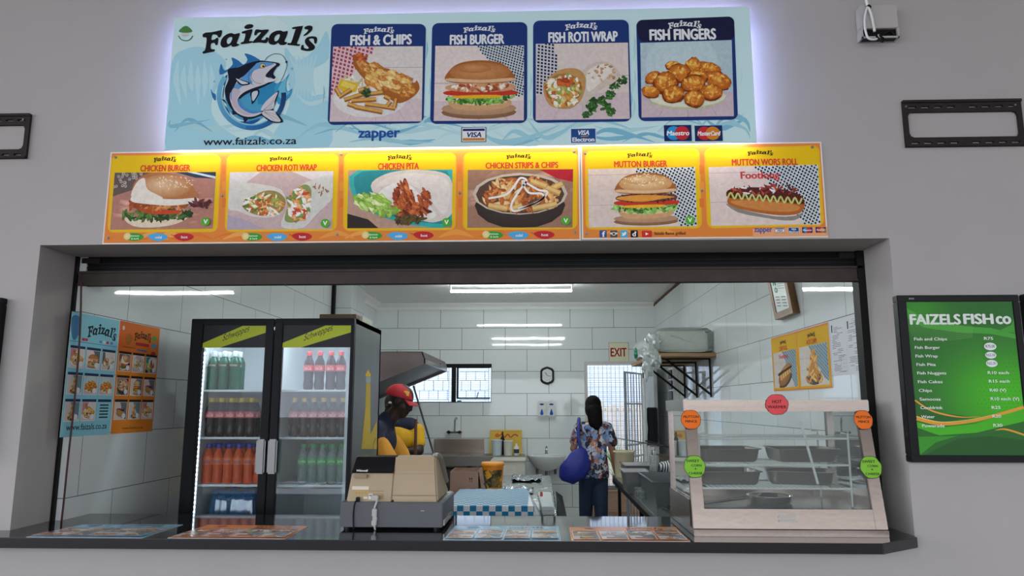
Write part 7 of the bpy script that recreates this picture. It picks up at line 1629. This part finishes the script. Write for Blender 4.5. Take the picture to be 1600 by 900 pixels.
b = B(); b.surf(lambda u, v: hcv+M_ @ V(((.088+v*.06)*math.cos((u-.5)*1.9)+(.02*v), .092*math.sin((u-.5)*1.9)*(1+.05*v), -.006-.028*v-.012*(2*u-1)**2*v)), 20, 6, thick=.004); b.build('peak', RED, c_)
b = B(); q_ = hcv+M_ @ V((.06, -.081, .035)); b.hexa([q_+M_ @ V(p_) for p_ in ((-.02, -.004, -.016), (.022, .012, -.016), (.018, .02, .018), (-.02, .006, .018), (-.02, .01, -.016), (.022, .02, -.016), (.018, .03, .018), (-.02, .02, .018))]); b.build('yellow_badge', mat('badge_yellow', '#d3a83a', .6), c_)
b = B(); b.ell(hcv+V((-.055, -.08, -.05)), (.014, .008, .009)); b.build('white_earpiece', WHITE, T)

# ---- second man behind, yellow shirt, head bowed
nx_, ny_ = -1.245, 6.4
T = thing('person', (nx_, ny_, 0), 'man in yellow shirt with navy shoulders behind the man in the cap', 'person')
b = B(); head(b, (-1.25, 6.36, 1.6), R(200), R(20), 1.0); b.limb((nx_-.02, ny_, 1.44), (-1.25, 6.37, 1.53), .06, .055)
b.ell((nx_, ny_, 1.32), (.17, .115, .13)); b.ell((nx_, ny_, 1.13), (.155, .11, .17)); b.ell((nx_, ny_, .95), (.16, .115, .14)); b.limb((nx_-.16, ny_, 1.41), (nx_+.16, ny_, 1.41), .055, .055)
for s in (-1, 1):
    sh_ = V((nx_+s*.18, ny_, 1.4)); el = V((nx_+s*.215, ny_-.06, 1.215)); wr = V((nx_+s*.02, ny_-.22, 1.235-.02*s)); b.limb(sh_, el, .052, .042); b.limb(el, wr, .042, .03); hand(b, wr, (-s, -.2, -.05), (0, -.2, 1), 1., .7)
    hp = V((nx_+s*.09, ny_, .86)); kn = V((nx_+s*.1, ny_-.03, .47)); an = V((nx_+s*.1, ny_, .08)); b.limb(hp, kn, .085, .06); b.limb(kn, an, .058, .036); b.ell(an+V((0, -.06, -.035)), (.045, .12, .036))
b.build('body', SKD, T, post=remesh(.009, 3))
YB2 = mat('bright_yellow_cloth', '#e0ac1c', .8, var=.08)
b = B(); b.ell((nx_, ny_, 1.32), (.188, .13, .14)); b.ell((nx_, ny_, 1.12), (.175, .128, .2)); b.cyl((nx_, ny_, .84), (nx_, ny_, 1.1), .19, .175, 24); pass
b.limb((nx_-.16, ny_, 1.39), (nx_+.16, ny_, 1.39), .07, .07)
for s in (-1, 1): b.limb((nx_+s*.18, ny_, 1.38), (nx_+s*.2, ny_-.03, 1.28), .07, .064)
b.build('shirt', YB2, T, post=remesh(.009, 3))
b = B(); b.limb((nx_-.13, ny_-.02, 1.43), (nx_+.13, ny_-.02, 1.43), .078, .066); b.limb((nx_-.05, ny_-.02, 1.44), (nx_-.07, ny_-.02, 1.47), .08, .07); b.ell((nx_-.05, ny_-.08, 1.38), (.06, .05, .08)); b.build('shoulder_yoke', NV, T, post=remesh(.009, 3))
b = B()
for s in (-1, 1):
    hp = V((nx_+s*.09, ny_, .86)); kn = V((nx_+s*.1, ny_-.03, .47)); an = V((nx_+s*.1, ny_, .1)); b.limb(hp, kn, .1, .08); b.limb(kn, an, .08, .068)
b.ell((nx_, ny_, .9), (.185, .13, .12)); b.build('trousers', mat('black_trousers'), T, post=remesh(.01, 3))
b = B(); c0 = W(650, 655, 6.1); b.cyl((c0.x, 6.1, .02), (c0.x, 6.1, c0.z), .013, n=10); tag(b.build('wooden_pole', mat('brown_wood', '#5a3a26', .6, var=.15, vs=10)), 'upright brown wooden pole in front of the man in yellow', 'pole')
# steel worktop under the hood with fryers
t = thing('fryer_bench', (-1.85, 8.0, 0), 'dark steel fryer bench under the extractor hood', 'bench'); b = B(); b.box(-2.05, -1.5, 7.2, 9.2, 0, .88, bev=.005); b.build('bench_body', STEELD, t)
